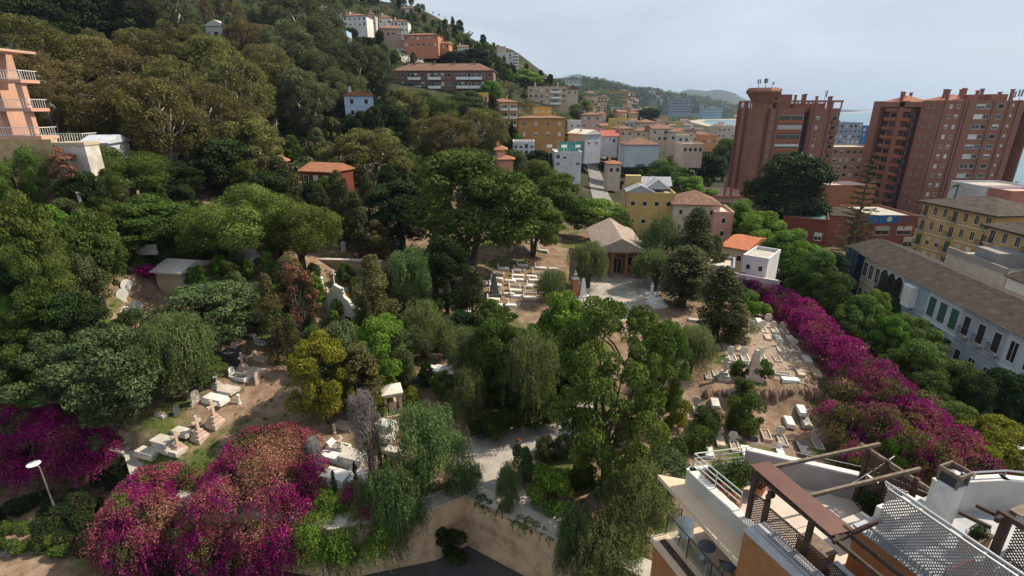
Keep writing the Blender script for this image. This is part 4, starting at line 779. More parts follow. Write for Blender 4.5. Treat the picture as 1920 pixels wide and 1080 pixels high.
# --- tower crane
g = at_Y(1171, 240, 420); t = thing('tower_crane', 'yellow tower crane rising above the town roofs', 'crane', (g.x, g.y, g.z-4)); cm = mat('crane_yellow', (.45,.25,.07), None, rough=.6)
zt = at_Y(1171, 172, 420).z-t.location.z; mb = MB()
for x, y in ((-.8,-.8),(.8,-.8),(.8,.8),(-.8,.8)): mb.bar((x, y, 0), (x, y, zt), .28, .28)
n = int(zt/2)
for i in range(n):
    z0, z1 = i*zt/n, (i+1)*zt/n
    for (x0, y0), (x1, y1) in (((-.8,-.8),(.8,-.8)),((.8,-.8),(.8,.8)),((.8,.8),(-.8,.8)),((-.8,.8),(-.8,-.8))): mb.bar((x0, y0, z0), (x1, y1, z1), .16, .16)
mb.obj('mast', cm, t); mb = MB()
for y, z in ((-.6, 0), (.6, 0), (0, 1.3)): mb.bar((-17, y, zt+z-1), (6, y, zt+z-1), .25, .25)
for i in range(22): x = -17+i*1.05; mb.bar((x, -.6, zt-1), (x+.52, 0, zt+.3), .14, .14); mb.bar((x+.52, 0, zt+.3), (x+1.05, .6, zt-1), .14, .14)
mb.obj('jib', cm, t); MB().box(4.2, -1, zt-3.2, 6.4, 1, zt-1).obj('counterweight', M['concrete'], t); MB().box(.9, -1.2, zt-3, 2.4, .2, zt-1.1).obj('cab', M['white'], t); mb = MB(); mb.bar((0,0,zt), (0,0,zt+5), .3, .3); mb.obj('mast_head', cm, t)
# --- yellow house with metal roofs, beige house, pink house
t = house('yellow house with white ribbed metal gables', 1175, 1262, 366, 432, 110, 11, (.55,.38,.15), ('flat',), (2, 4, .9, .9, 'dark'), rot=-.1, side=(2, 3))
mr_ = mat('ribbed_metal_roof', (.50,.52,.56), (.60,.62,.66), .5, .35, stripes=(1.1, 'X', .75)); H_ = at_Y(1218, 366, 110).z-t.location.z
mb = MB(); mb.gable(-5, .2, .2, 5, H_+.7, 1.3, over=.3, axis='y'); mb.gable(-.5, 3.4, 3.8, 9.5, H_+1.0, 1.9, over=.3, axis='y'); mb.gable(-4.5, 6, 5, 10.8, H_+1.2, 1.7, over=.3, axis='x'); mb.obj('metal_roof', mr_, t); MB().box(-5, 5.4, H_, -1.6, 7.4, H_+3.4).obj('chimney_stack', wallmat((.5,.36,.16)), t)
for a_, b_ in (((-2.4, -.15, H_+2.1), (-5.4, -.15, H_+.7)), ((-2.4, -.15, H_+2.1), (.6, -.15, H_+.7)), ((1.65, 3.0, H_+3), (-.9, 3.0, H_+1.1)), ((1.65, 3.0, H_+3), (4.2, 3.0, H_+1.1))): MB().bar(a_, b_, .25, .25).obj('roof_trim', M['white'], t)
house('beige house with a low brown hip roof right of the yellow house', 1262, 1345, 385, 440, 106, 9, (.50,.44,.35), ('hip', M['rooftile'], 2.3), (2, 3, .7, 1.0, 'dark'), rot=-.15)
house('pale pink house with a roof pergola', 1338, 1372, 402, 450, 103, 8, (.58,.33,.25), ('flat', M['paver']), (2, 1, .7, 1.0, 'dark'), rot=-.15)
house('long orange roofed house with a solar tank above the bougainvillea', 1352, 1396, 466, 500, 88, 12, (.55,.42,.30), ('gable', mat('new_orange_tile', (.42,.13,.06), (.50,.18,.08), 1, .8, stripes=(2.4,'X',.3)), .9), (1, 2, .8, 1.0, 'dark'), rot=-.75)
t = house('white cube house with a pinkish terrace at the head of the bougainvillea', 1392, 1436, 487, 518, 78, 7, (.60,.60,.62), ('flat',), (1, 2, .6, .8, 'dark'), rot=-.7)
MB().box(-3.5, -3.2, -4, 4.5, 0, .2).obj('terrace', wallmat((.55,.45,.48)), t); MB().box(-3.5, -3.3, .2, 4.5, -3.1, 1.0).obj('parapet', wallmat((.6,.5,.52)), t)
house('sunken blue grey courtyard house behind the dark cypresses', 1325, 1372, 505, 535, 76, 6, (.36,.38,.42), ('flat', M['paver']), (1, 2, .8, 1.2, 'dark'), rot=-.4)
p = at_z(1427, 470, 22); st = thing('water_tank', 'white cylindrical solar water tank on the orange roof', 'tank', tuple(at_Y(1393, 463, 91))); MB().tube((-.8,0,0), (.8,0,0), .32, .32, 14).obj('tank', M['white'], st, smooth=False); MB().box(-.9,-1.5,-.9,.9,-.1,-.3).obj('collector', M['metaldark'], st)
# --- chapel
t = thing('chapel', 'brown stone chapel with a wide pale gabled roof and columned porch', 'chapel', (16.9, 77, 20.1), -.06); cs = wallmat((.30,.15,.09)); cr_ = mat('chapel_roof', (.30,.23,.19), (.42,.34,.28), 1.2, .9, .2, 8, stripes=(1.6,'Y',.35))
MB().box(-3.2, 2.6, -2, 3.2, 15, 4.6).obj('wall', cs, t)
for x in (-3.0, -1.1, 1.1, 3.0): MB().lathe([(.36,-.5),(.36,.2),(.27,.3),(.24,3.9),(.36,4.05),(.36,4.3)], 12, (x, .4)).obj('column', cs, t)
mb = MB(); mb.box(-3.5, 0, 4.3, 3.5, 2.6, 4.75); mb.add([(-3.6,.1,4.75),(3.6,.1,4.75),(0,.1,6.5),(-3.6,.4,4.75),(3.6,.4,4.75),(0,.4,6.5)], [(0,1,2),(5,4,3),(0,3,4,1),(1,4,5,2),(2,5,3,0)]); mb.obj('pediment', cs, t)
MB().gable(-3.6, .1, 3.6, 15, 4.8, 2.0, over=.55, t=.16, axis='y').obj('roof', cr_, t); mb = MB(); mb.box(-3.6, -.9, -1, 3.6, 3, .25); mb.box(-3.9, -1.3, -1, 3.9, -.9, .1); mb.obj('steps', M['stone'], t)
link('door', winmesh(1.3, 2.7, 'brown'), t, (0, 2.6, 1.5)); link('window', winmesh(.8, 1.4, 'dark'), t, (1.9, 2.6, 2.4)); MB().box(3.2, 6, -1, 8, 12, 3.2).obj('annex', wallmat((.36,.16,.11)), t); MB().gable(3.2, 6, 8, 12, 3.3, .9, over=.3, axis='x').obj('annex_roof', cr_, t)
BLOCK.append((17, 84, 10))
# --- left cemetery buildings
t = house('low cream tomb house with a sunlit pale roof on the left slope', 290, 345, 512, 545, 60, 5, (.50,.42,.30), ('gable', mat('pale_slab_roof', (.5,.46,.42), (.62,.58,.53), .8, .9), .9), None, rot=-.2, name='tomb_house', cat='tomb')
t = thing('gatehouse', 'white baroque curved gable wall with a cross in the left cemetery', 'gable wall', (at_Y(628, 560, 61).x, 61, 18.6), -.45); prof = [(-3.4,0),(3.2,0),(3.2,3.6),(2.6,3.7),(2.2,4.4),(1.5,4.8),(1.1,5.9),(0.4,6.1),(0,6.3),(-.5,5.7),(-1.1,4.9),(-1.6,4.5),(-2.3,3.4),(-3.4,2.6)]
n = len(prof); mb = MB(); mb.add([(x, 0, z) for x, z in prof]+[(x, .45, z) for x, z in prof], [tuple(range(n)), tuple(range(2*n-1, n-1, -1))]+[(i, i+n, (i+1) % n+n, (i+1) % n) for i in range(n)]); mb.box(-3.4,-.0,-2,3.2,.45,0); mb.obj('wall', M['offwhite'], t)
mb = MB(); mb.bar((0,.2,6.2),(0,.2,8.2),.12,.12); mb.bar((-.4,.2,7.6),(.4,.2,7.6),.12,.12); mb.obj('cross', M['offwhite'], t)
for x, z in ((-1.4, 4.8), (1.3, 5.2)): MB().lathe([(.16,z),(.2,z+.3),(.08,z+.4),(.17,z+.65),(.02,z+.9)], 10, (x, .2)).obj('finial', M['offwhite'], t)
mb = MB(); mb.box(-9, .6, -1, -2.2, 6, 2.4, 0); mb.obj('vault', M['offwhite'], t); MB().gable(-9, .6, -2.2, 6, 2.5, 1.3, over=.3, axis='x').obj('roof', M['rooforange'], t); MB().box(1.4,-.06,-.5,2.4,-.0,2.2).obj('door', M['wood'], t)
t = thing('retaining_wall', 'long buff retaining wall with graves standing on top', 'wall', (at_Y(640, 480, 74).x, 74, 19.5), -.12); MB().box(-9, 0, -3, 6, .6, 4.6).obj('wall', mat('buff_wall', (.34,.25,.18), (.46,.35,.26), .7, .95, .2, 5), t); MB().box(-9.1, -.1, 4.6, 6.1, .7, 4.8).obj('coping', M['stone'], t)
t = thing('retaining_wall', 'dark shaded cross wall below the long buff wall', 'wall', (at_Y(590, 520, 66).x, 66, 19), .5); MB().box(-5, 0, -3, 5, .5, 3.0).obj('wall', M['offwhite'], t)
# low white walls on the slope
for lb, px, py, L_, h_, r_ in (('white grave terrace edging on the upper left slope', 245, 470, 6, .6, .1), ('pale path edging wall below the stone retaining wall', 80, 350, 7, .9, -.35), ('thin white kerb descending past the rusty tree', 140, 365, 5, .5, -.8)):
    g = ground(px, py); t = thing('low_wall', lb, 'wall', tuple(g), r_); MB().box(-L_/2, 0, -.6, L_/2, .3, h_).obj('wall', M['stone'], t); MB().box(-L_/2-.04, -.05, h_, L_/2+.04, .35, h_+.08).obj('coping', M['offwhite'], t)
# --- cemetery street wall
def wallseg(lb, a, b, z0, z1a, z1b, th=1.45):
    t = thing('boundary_wall', lb, 'wall', (a[0], a[1], z0)); d = Vector((b[0]-a[0], b[1]-a[1], 0)); L_ = d.length; t.rotation_euler = (0, 0, math.atan2(d.y, d.x)); ha, hb = z1a-z0, z1b-z0
    mb = MB(); mb.add([(0,0,-.5),(L_,0,-.5),(L_,th,-.5),(0,th,-.5),(0,0,ha),(L_,0,hb),(L_,th,hb),(0,th,ha)], [(0,3,2,1),(4,5,6,7),(0,1,5,4),(1,2,6,5),(2,3,7,6),(3,0,4,7)]); mb.obj('wall', M['wallbeige'], t)
    mb = MB(); mb.add([(0,-.06,ha),(L_,-.06,hb),(L_,th+.06,hb),(0,th+.06,ha),(0,-.06,ha+.12),(L_,-.06,hb+.12),(L_,th+.06,hb+.12),(0,th+.06,ha+.12)], [(0,3,2,1),(4,5,6,7),(0,1,5,4),(1,2,6,5),(2,3,7,6),(3,0,4,7)]); mb.obj('coping', M['concrete'], t)
wallseg('beige street wall below the curved driveway, right of the wall corner', (-3.9, 34.5), (3.8, 29.7), 10, 15.4, 15.4)
wallseg('shaded return of the beige wall at the inner corner', (-6.45, 32.95), (-3.9, 34.5), 10, 15.4, 15.4)
wallseg('beige street wall under the green creeper, left of the wall corner', (-14, 31.0), (-6.45, 32.95), 10, 15.2, 15.4)
wallseg('beige wall hidden under the bougainvillea', (-31, 34.2), (-14, 31.0), 10, 15.2, 15.2)
wallseg('beige street wall stretch beside the orange brown building', (3.8, 29.7), (10, 26.1), 10, 15.4, 15.4)
wallseg('dark shaded wall behind the street lamp', (-36, 39.7), (-31, 34.2), 11.4, 15.6, 15.4)
wallseg('dark wall below the magenta bougainvillea at the left edge', (-70, 46.6), (-36, 39.7), 11.4, 16.5, 15.6)
t = thing('low_wall', 'dark rubble garden wall at the bottom left corner', 'wall', (-46, 31.2, 9.5), .16); MB().box(-8, 0, -1, 13, .7, 2.0).obj('wall', mat('rubble', (.12,.09,.06), (.26,.20,.14), 2.5, .95, .6, 4), t); MB().box(-8.05, -.05, 2.0, 13.05, .75, 2.12).obj('coping', mat('shaded_coping', (.10,.09,.07), (.22,.20,.17), 1.5), t)  # coping colour darkened to carry the shade of this corner
# ------------------------------------------------------------------ graves
GP = {}
def gproto(kind, m):
    k = (kind, m)
    if k in GP: return GP[k]
    mt = M[m]; P = []
    def part(n, mb, mats=None): P.append((n, mb.mesh(n, mats or mt)))
    def kerb(L=2.0, W=.95):
        b = MB(); b.box(-W/2, -L, -.2, -W/2+.12, 0, .2); b.box(W/2-.12, -L, -.2, W/2, 0, .2); b.box(-W/2+.12, -L, -.2, W/2-.12, -L+.12, .2); b.box(-W/2+.12, -.12, -.2, W/2-.12, 0, .2); part('kerb', b)
        part('gravel_bed', MB().box(-W/2+.12, -L+.12, -.1, W/2-.12, -.12, .07), M['gravel'])
    def disc(y=.12, r=.52):
        b = MB(); n = 18; pts = [(r*math.sin(a), r*1.02+.18-r*math.cos(a)) for a in np.linspace(.35, 2*math.pi-.35, n)]
        b.add([(x, y-.07, z) for x, z in pts]+[(x, y+.07, z) for x, z in pts], [tuple(range(n-1,-1,-1)), tuple(range(n, 2*n))]+[(i, (i+1) % n, (i+1) % n+n, i+n) for i in range(n)]); b.box(-.28, y-.12, -.2, .28, y+.12, .22); part('headstone', b)
    if kind == 'disc': kerb(); disc()
    if kind == 'discslab': disc(); part('slab', MB().box(-.45, -2.0, -.2, .45, -.1, .22))
    if kind == 'disconly': disc(0, .6)
    if kind == 'slab': b = MB().box(-.5, -2, -.2, .5, 0, .16); part('base', b); b = MB(); b.box(-.43, -1.93, .16, .43, -.07, .30); part('slab', b)
    if kind == 'kerb': kerb()
    if kind == 'upright':
        b = MB(); b.box(-.42, -.1, -.2, .42, .1, .12); pts = [(-.35, .12), (.35, .12), (.35, .95), (.25, 1.12), (0, 1.22), (-.25, 1.12), (-.35, .95)]; n = 7
        b.add([(x, -.07, z) for x, z in pts]+[(x, .07, z) for x, z in pts], [tuple(range(n)), tuple(range(2*n-1, n-1, -1))]+[(i, i+n, (i+1) % n+n, (i+1) % n) for i in range(n)]); part('headstone', b)
    if kind in ('upkerb', 'upslab'):
        b = MB(); b.box(-.34, -.05, -.2, .34, .09, .85); b.box(-.22,-.05,.85,.22,.09,.98); part('headstone', b)
        if kind == 'upkerb': kerb()
        else: part('slab', MB().box(-.42, -2.0, -.2, .42, -.1, .25))
    if kind == 'box':
        part('base', MB().box(-.7, -2.3, -.3, .7, 0, .15)); part('chest', MB().box(-.55, -2.15, .15, .55, -.15, .75)); part('lid', MB().box(-.64, -2.24, .75, .64, -.06, .88))
    if kind in ('cross', 'crosskerb'):
        b = MB(); b.box(-.5, -.5, -.3, .5, .5, .25); b.box(-.38, -.38, .25, .38, .38, .5); b.box(-.26, -.26, .5, .26, .26, .78); part('pedestal', b)
        b = MB(); b.box(-.11, -.09, .78, .11, .09, 2.1); b.box(-.4, -.08, 1.45, -.11, .08, 1.67); b.box(.11, -.08, 1.45, .4, .08, 1.67); part('cross', b)
        if kind == 'crosskerb': b = MB(); b.box(-.75, -2.6, -.2, .75, -.55, .18); part('slab', b)
    if kind == 'obelisk':
        b = MB(); b.box(-.6, -.6, -.3, .6, .6, .3); b.box(-.45, -.45, .3, .45, .45, .9); part('plinth', b)
        b = MB(); b.add([(-.32,-.32,.9),(.32,-.32,.9),(.32,.32,.9),(-.32,.32,.9),(-.18,-.18,3.0),(.18,-.18,3.0),(.18,.18,3.0),(-.18,.18,3.0),(0,0,3.35)], [(0,3,2,1),(0,1,5,4),(1,2,6,5),(2,3,7,6),(3,0,4,7),(4,5,8),(5,6,8),(6,7,8),(7,4,8)]); part('shaft', b)
    if kind == 'tapered':
        b = MB(); b.box(-.8, -.8, -.3, .8, .8, .25); part('plinth', b); b = MB(); b.add([(-.55,-.55,.25),(.55,-.55,.25),(.55,.55,.25),(-.55,.55,.25),(-.16,-.16,2.9),(.16,-.16,2.9),(.16,.16,2.9),(-.16,.16,2.9)], [(0,3,2,1),(0,1,5,4),(1,2,6,5),(2,3,7,6),(3,0,4,7),(4,5,6,7)]); part('shaft', b)
    if kind == 'urn':
        b = MB(); b.box(-.6,-.6,-.2,.6,.6,.3); part('plinth', b); part('pillar', MB().box(-.42, -.42, .3, .42, .42, 2.5)); b = MB(); b.box(-.52,-.52,2.5,.52,.52,2.62); b.lathe([(.3,2.62),(.12,2.75),(.28,3.0),(.32,3.2),(.12,3.35),(.16,3.5),(.02,3.75)], 12); part('urn', b, M['stone'])
    if kind == 'post': part('shaft', MB().lathe([(.22,-.2),(.22,.1),(.16,.2),(.13,.95),(.2,1.0),(.2,1.08),(.02,1.25)], 10))
    if kind == 'rock':
        b = MB(); r = random.Random(3); prof = [(.75,-.3),(.8,.6),(.72,1.6),(.62,2.4),(.38,2.85),(.05,2.95)]
        b.lathe(prof, 9); b.v = [(x*(1+.12*r.uniform(-1,1)), y*.55*(1+.12*r.uniform(-1,1)), z) for x, y, z in b.v]; part('boulder', b)
    if kind == 'baldachin':
        for x in (-.75,.75):
            for y in (-.75,.75): part('column', MB().box(x-.14, y-.14, 0, x+.14, y+.14, 2.2))
        part('base', MB().box(-1.1,-1.1,-.4,1.1,1.1,0)); part('inner_tomb', MB().box(-.4,-.4,0,.4,.4,1.3)); b = MB(); b.box(-1.0,-1.0,2.2,1.0,1.0,2.5); part('entablature', b); part('roof', MB().hip(-1.0,-1.0,1.0,1.0,2.6,.45,over=.08,t=.1), M['offwhite'])
    if kind == 'monument':
        b = MB(); b.box(-1.1,-2.8,-.3,1.1,0,.3); b.box(-.9,-2.6,.3,.9,-.2,.55); part('base', b); part('chest', MB().box(-.6,-2.3,.55,.6,-.5,1.1)); part('spire', MB().lathe([(.4,.3),(.4,.9),(.28,1.0),(.24,2.3),(.34,2.4),(.2,2.6),(.03,3.1)], 10, (0,.2))); part('ball', MB().lathe([(.05,1.1),(.3,1.25),(.38,1.5),(.3,1.75),(.05,1.9)], 10, (0,-.9)))
    if kind == 'book':
        kerb(); b = MB(); b.add([(-.4,-.5,.2),(.4,-.5,.2),(.4,-.1,.55),(-.4,-.1,.55),(-.4,-.4,.15),(.4,-.4,.15),(.4,0,.45),(-.4,0,.45)], [(0,1,2,3),(7,6,5,4),(0,4,5,1),(2,6,7,3),(0,3,7,4),(1,5,6,2)]); part('open_book', b)
    GP[k] = P; return P
def grave(kind, px, py, rot, label, m='stone', sc=1.0, name=None, group=None, tilt=0, pt=None):
    g = Vector((pt[0], pt[1], hz(*pt))) if pt else ground(px, py)
    nm = name or {'cross':'cross_monument','obelisk':'obelisk','tapered':'obelisk','urn':'urn_pillar','rock':'boulder_monument','baldachin':'mausoleum','monument':'monument','box':'chest_tomb','post':'grave_post','upright':'headstone_marker','disconly':'headstone_marker'}.get(kind, 'grave')
    sc *= .8 if kind in ('slab','upslab','upkerb','disc','kerb','discslab','box','crosskerb','disconly') else .92
    t = thing(nm, label, {'cross_monument':'cross','mausoleum':'mausoleum','obelisk':'obelisk'}.get(nm, 'headstone' if nm == 'headstone_marker' else 'monument' if nm in ('urn_pillar','boulder_monument','monument') else 'grave'), tuple(g), rot, group, (sc,)*3)
    if tilt: t.rotation_euler = (tilt, 0, rot)
    for n, me in gproto(kind, m): link(n, me, t)
    BLOCK.append((g.x, g.y, 1.3)); return t
def z4(x, y): return (1200+x/3.176, 520+y/3.176)
RT = -.22; OR = ['first','second','third','fourth','fifth','sixth','seventh','eighth','ninth','tenth']
for i, (x, y) in enumerate([(663,298),(727,302),(791,304),(852,306)]): grave('disc', *z4(x, y), RT, f'white disc headstone, {OR[i]} from left in the back row of the upper terrace', 'offwhite')
grave('disconly', *z4(761,262), RT, 'white disc headstone standing alone behind the back row', 'offwhite')
for (x, y), lb in zip([(828,412),(914,412)], ['white disc headstone with kerb in the middle row, left of the pair','white disc headstone with kerb in the middle row, right of the pair']): grave('disc', *z4(x, y), RT, lb, 'offwhite', 1.05)
for (x, y), lb in zip([(540,462),(617,465),(715,468)], ['white disc headstone left of the brown obelisk, outer one','white disc headstone left of the brown obelisk, inner one','white disc headstone just right of the brown obelisk']): grave('disc', *z4(x, y), RT, lb, 'offwhite', 1.1)
for x, y, lb, k in [(572,352,'white slab grave behind the leftmost disc headstones','slab'),(748,345,'pinkish slab grave in the middle of the upper terrace','slab'),(812,350,'white slab directly behind the middle pair','slab'),(884,350,'white slab right behind the middle pair','slab'),(983,472,'white slab grave nearest the bougainvillea','slab'),(578,408,'small slab left of the brown obelisk top','slab'),(805,468,'kerbed grave with planting, left of two','kerb'),(892,474,'kerbed grave with planting, right of two','kerb'),(1035,550,'kerbed grave at the foot of the bougainvillea','kerb'),(645,250,'white slab behind the back row, left','slab'),(700,250,'white slab behind the back row, right','slab'),(600,300,'white slab beside the leaning cypress','slab'),(520,330,'stone slab at the left side of the disc rows','kerb')]:
    grave(k, *z4(x, y), RT, lb, 'marble' if 'white' in lb else 'pinkstone')
grave('slab', *z4(840,612), RT+1.62, 'long white slab lying crosswise at the terrace front', 'marble', 1.15)
grave('kerb', *z4(800,572), RT+1.5, 'crosswise stone kerb grave near the terrace front', 'stone')
grave('discslab', *z4(940,548), RT, 'leaning disc headstone with wooden kerb near the terrace front', 'pinkstone')
grave('tapered', *z4(672,590), RT, 'tall brown stone obelisk between two round bushes', 'pinkstone', 1.2)
grave('cross', *z4(497,608), RT, 'stone cross on a tall stepped base at the terrace edge', 'stone', 1.4)
for x, y, lb, k in [(400,575,'low kerb left of the cross monument','kerb'),(445,560,'small kerb touching the cross monument','kerb')]: grave(k, *z4(x, y), RT, lb, 'stone', .8)
for x, y, lb, k, m in [(948,768,'grey slab at the back right of the lower terrace','slab','marble'),(875,835,'white slab left of the shaded grey slab','slab','marble'),(975,840,'shaded grey slab under the bougainvillea','slab','stone'),(655,905,'dark shiny slab beside the oleander','slab','darkstone'),(738,912,'oval kerb grave with pale edge','kerb','pinkstone'),
    (833,945,'disc headstone with kerb on the lower terrace centre','disc','stone'),(1040,965,'disc headstone in shade by the bougainvillea','disc','stone'),(468,945,'disc headstone on the pinkish slab beside the hedge','discslab','pinkstone'),(552,975,'dark disc headstone with kerb in front of the railing','disc','stone'),(558,895,'shaded disc headstone behind the oleander','disc','stone'),(335,765,'dark disc headstone at the foot of the earth bank','disc','stone'),(545,720,'small headstone half behind the oleander','disconly','stone'),(950,985,'large dark double slab near the roof terrace','slab','darkstone'),(440,728,'broken slab at the foot of the earth bank','slab','stone'),(620,1010,'white slab right behind the terrace railing','slab','marble'),(400,1010,'pale slab at the lower end of the hedge','slab','marble')]:
    grave(k, *z4(x, y), RT, lb, m, 1.35 if 'double' in lb else 1.05)
# earth bank between terraces
g0, g1 = ground(1320, 742), ground(1535, 745); mb = MB(); n = 40; r = random.Random(8)
for i in range(n):
    p = g0.lerp(g1, i/(n-1)); w_ = r.uniform(.35, .6); mb.lathe([(w_, 15.8), (w_*1.15, 16.6), (w_*.9, 17.6), (w_*.4, 18.15)], 7, (p.x+r.uniform(-.1, .1), p.y+r.uniform(-.2, .2)))
tag(mb.obj('earth_bank', mat('raw_earth', (.10,.06,.04), (.24,.155,.11), 1.5, .95, .6, 5), smooth=True), kind='structure')
def z6(x, y): return (780+x/4.154, 440+y/4.154)
RC = 1.42
ROWS = [('row by the dark obelisk', [(640,265),(600,300),(588,345),(575,395),(570,450),(558,505),(580,548)]), ('middle row by the sandy path', [(790,240),(765,275),(755,320),(750,352),(722,392),(728,435),(738,480),(716,540)]), ('row by the small pepper tree', [(930,262),(908,300),(878,358),(866,398),(848,450),(838,492)]), ('short row under the conifer', [(205,475),(178,505),(250,440)])]
for rn, pts in ROWS:
    for i, (x, y) in enumerate(pts):
        grave(['upslab','upkerb','upslab'][i % 3], *z6(x, y), RC, f'upright headstone grave, {OR[i]} from the back in the {rn}', ['marble','stone','offwhite'][i % 3], 1.08); 
        if rn[0] != 's' and i % 2 == 0:
            g = ground(*z6(x, y)); grave('slab', 0, 0, RC, f'flat slab at the foot of the {OR[i]} grave, {rn}', ['stone','marble'][i//2 % 2], 1.0, pt=(g.x+2.1, g.y-.32))
grave('tapered', *z6(610,468), .2, 'dark tapering obelisk rising over the central grave rows', 'darkstone', 1.15)
grave('urn', *z6(1235,475), .1, 'red brown brick pillar with an urn on top beside the forecourt', 'terracotta', 1.15)
grave('tapered', *z6(1298,480), .1, 'pale grey obelisk beside the brick pillar', 'marble', 1.05)
grave('box', *z6(300,640), RC, 'white chest tomb below the grey conifer', 'marble', 1.2); grave('box', *z6(500,380), RC, 'small white chest tomb at the left of the grave rows', 'marble', .6)
grave('monument', 1222, 565, .25, 'white monument with spire and ball right of the forecourt', 'marble', 1.0); grave('slab', 1203, 545, .25, 'blue grey slab behind the white monument', 'stone', 1.5)
grave('cross', 1262, 560, .1, 'small white cross by the dark cypresses', 'marble', .8)
for px, py, lb in [(1345,560,'white grave beside the tall cypress roots'),(1290,600,'slab in the shade of the dark cypress group'),(1275,540,'pale slab left of the thick dark cypress'),(1310,560,'slab under the thick dark cypress')]: grave('slab', px, py, 1.2, lb, 'stone')
def z7(x, y): return (220+x/3.177, 560+y/3.177)
RL = 1.25
for px, py, lb in [(240,546,'white disc headstone highest on the left slope'),(232,564,'white disc headstone second from the top on the left slope'),(259,586,'white disc headstone half behind leaves on the left slope'),(240,597,'white disc headstone lowest on the left slope')]: grave('disconly', px, py, 1.0, lb, 'marble', 1.35)
for k, x, y, lb, m, sc in [('upright',700,205,'white headstone beneath the wide grey green tree','marble',1.1),('upright',697,310,'rounded pale headstone right of the black stepped tomb','marble',1),('box',640,350,'black stepped tomb in tree shade','darkstone',1.3),('upright',603,330,'dark pointed headstone on the black stepped tomb','darkstone',1.5),
    ('crosskerb',752,425,'pink stone cross tomb with a broad platform','pinkstone',1.25),('upkerb',684,458,'white headstone with a gravel kerb below the pink cross tomb','marble',1.3),('upright',838,500,'pale wedge headstone right of the gravel kerb','pinkstone',1.1),('crosskerb',600,530,'chest tomb with a toppled cross in the left cemetery','stone',1.1),('slab',530,590,'large white slab lying in the left cemetery','marble',1.5),
    ('upright',465,620,'tall tilted headstone above the white slab','stone',1.3),('post',727,625,'small white stone post on the grass','marble',1),('cross',585,745,'pink stone cross on a pedestal above the bougainvillea','pinkstone',1.35),('cross',493,830,'middle pink stone cross beside the bougainvillea','pinkstone',1.25),('cross',368,908,'lower pink stone cross beside the slab graves','pinkstone',1.15),
    ('box',230,865,'long grey chest tomb in the lower left graves','stone',1.1),('slab',130,905,'grey slab nearest the magenta bougainvillea','stone',1.4),('slab',290,900,'stone slab touching the lower pink cross','stone',1.1),('upright',355,690,'dark fallen looking headstone in shade','darkstone',1.0),('slab',235,685,'small tilted pale slab in shade','stone',.7),('slab',340,785,'flat grey slab in shade','stone',1.2),('slab',740,215,'dark slab behind the leaning cypress','darkstone',1.1),
    ('slab',1300,745,'pinkish slab above the dead weeping tree','pinkstone',1.2),('post',1295,800,'square stone block left of the dead weeping tree','pinkstone',.9),('book',1260,870,'kerbed grave with an open book stone','marble',1.15),('slab',1215,930,'white slab beside the dark boulder','marble',1.3),('box',1340,960,'large stone chest tomb at the foot of the dead weeping tree','stone',1.35),('rock',1180,1015,'tall dark boulder monument beside the bougainvillea','darkstone',1.25),
    ('box',1550,768,'white chest tomb right of the dead weeping tree','marble',1.1),('slab',1530,815,'pale slab below the white chest tomb','stone',1.3),('slab',1600,900,'grey slab partly under the big pepper tree','stone',1.2),('slab',1270,1050,'pale broken slab paving right of the boulder, left piece','marble',1.6),('slab',1370,1045,'pale slab paving right of the boulder, right piece','marble',1.5),('cross',1335,910,'slender stone cross between the chest tombs','stone',.9),('box',1240,1075,'white rubble tomb at the creeper edge','marble',1.3)]:
    grave(k, *z7(x, y), RL, lb, m, sc, tilt=.12 if 'tilted' in lb else 0)
grave('baldachin', 737, 770, .35, 'small columned mausoleum with a pale roof in the lower cemetery', 'pinkstone', 1.05)
for i, (px, py, k, m) in enumerate([(745,705,'slab','darkstone'),(775,712,'slab','darkstone'),(800,700,'box','marble'),(832,640,'slab','marble'),(855,655,'slab','marble'),(842,690,'slab','stone'),(815,690,'slab','marble'),(835,710,'box','marble'),(865,700,'slab','stone'),(785,650,'upslab','marble'),(905,700,'upslab','marble'),(725,690,'slab','marble'),(900,745,'slab','stone')]):
    grave(k, px, py, RC-.2, ['dark slab right of the small mausoleum','second dark slab right of the small mausoleum','white chest tomb glimpsed through the thicket','white slab under the rounded pepper tree','pale slab beside the one under the rounded pepper tree','stone slab deep in the thicket','white slab at the left of the thicket','white chest tomb lower in the thicket','stone slab at the middle of the thicket','white headstone grave left of the chest tombs','white headstone grave right in the thicket','white slab above the small mausoleum','stone slab above the driveway thicket'][i], m, 1.2)
for i, (px, py, k, m, sc) in enumerate([(455,478,'box','marble',1.2),(475,505,'post','stone',1.4),(490,502,'post','stone',1.6),(636,462,'obelisk','marble',.8),(645,470,'upright','marble',1.4),(671,478,'cross','pinkstone',1.0),(594,540,'post','marble',1.5),(605,540,'post','marble',1.5),(686,575,'upright','marble',1.3),(735,455,'slab','stone',1.3),(805,470,'slab','marble',1.3),(700,600,'slab','stone',1.2),(330,440,'slab','marble',1.2),(205,366,'post','marble',1.4),(137,376,'disconly','marble',1.0),(350,455,'upright','stone',1.2),(1010,470,'upslab','stone',1.1),(985,455,'slab','marble',1.1),(960,470,'upright','marble',1.1)]):
    grave(k, px, py, 1.2, ['white tomb below the umbrella pine','stone post left of the pair under the pine','stone post right of the pair under the pine','white obelisk on top of the buff wall','white headstone beside the obelisk on the buff wall','pink cross monument on the buff wall','white post beside the orange tiled roof, left','white post beside the orange tiled roof, right','white headstone right of the baroque gable','stone slab left of the huge tree','white slab under the huge tree','stone slab in the hollow right of the gable','white slab between the upper pines','small white post high on the left slope','white disc headstone high on the left slope','grey headstone between the upper pines','grave behind the small pepper tree','white slab in the shade right of the huge tree','white headstone in the shade right of the huge tree'][i], m, sc)
rg_ = random.Random(31); nn_ = 0
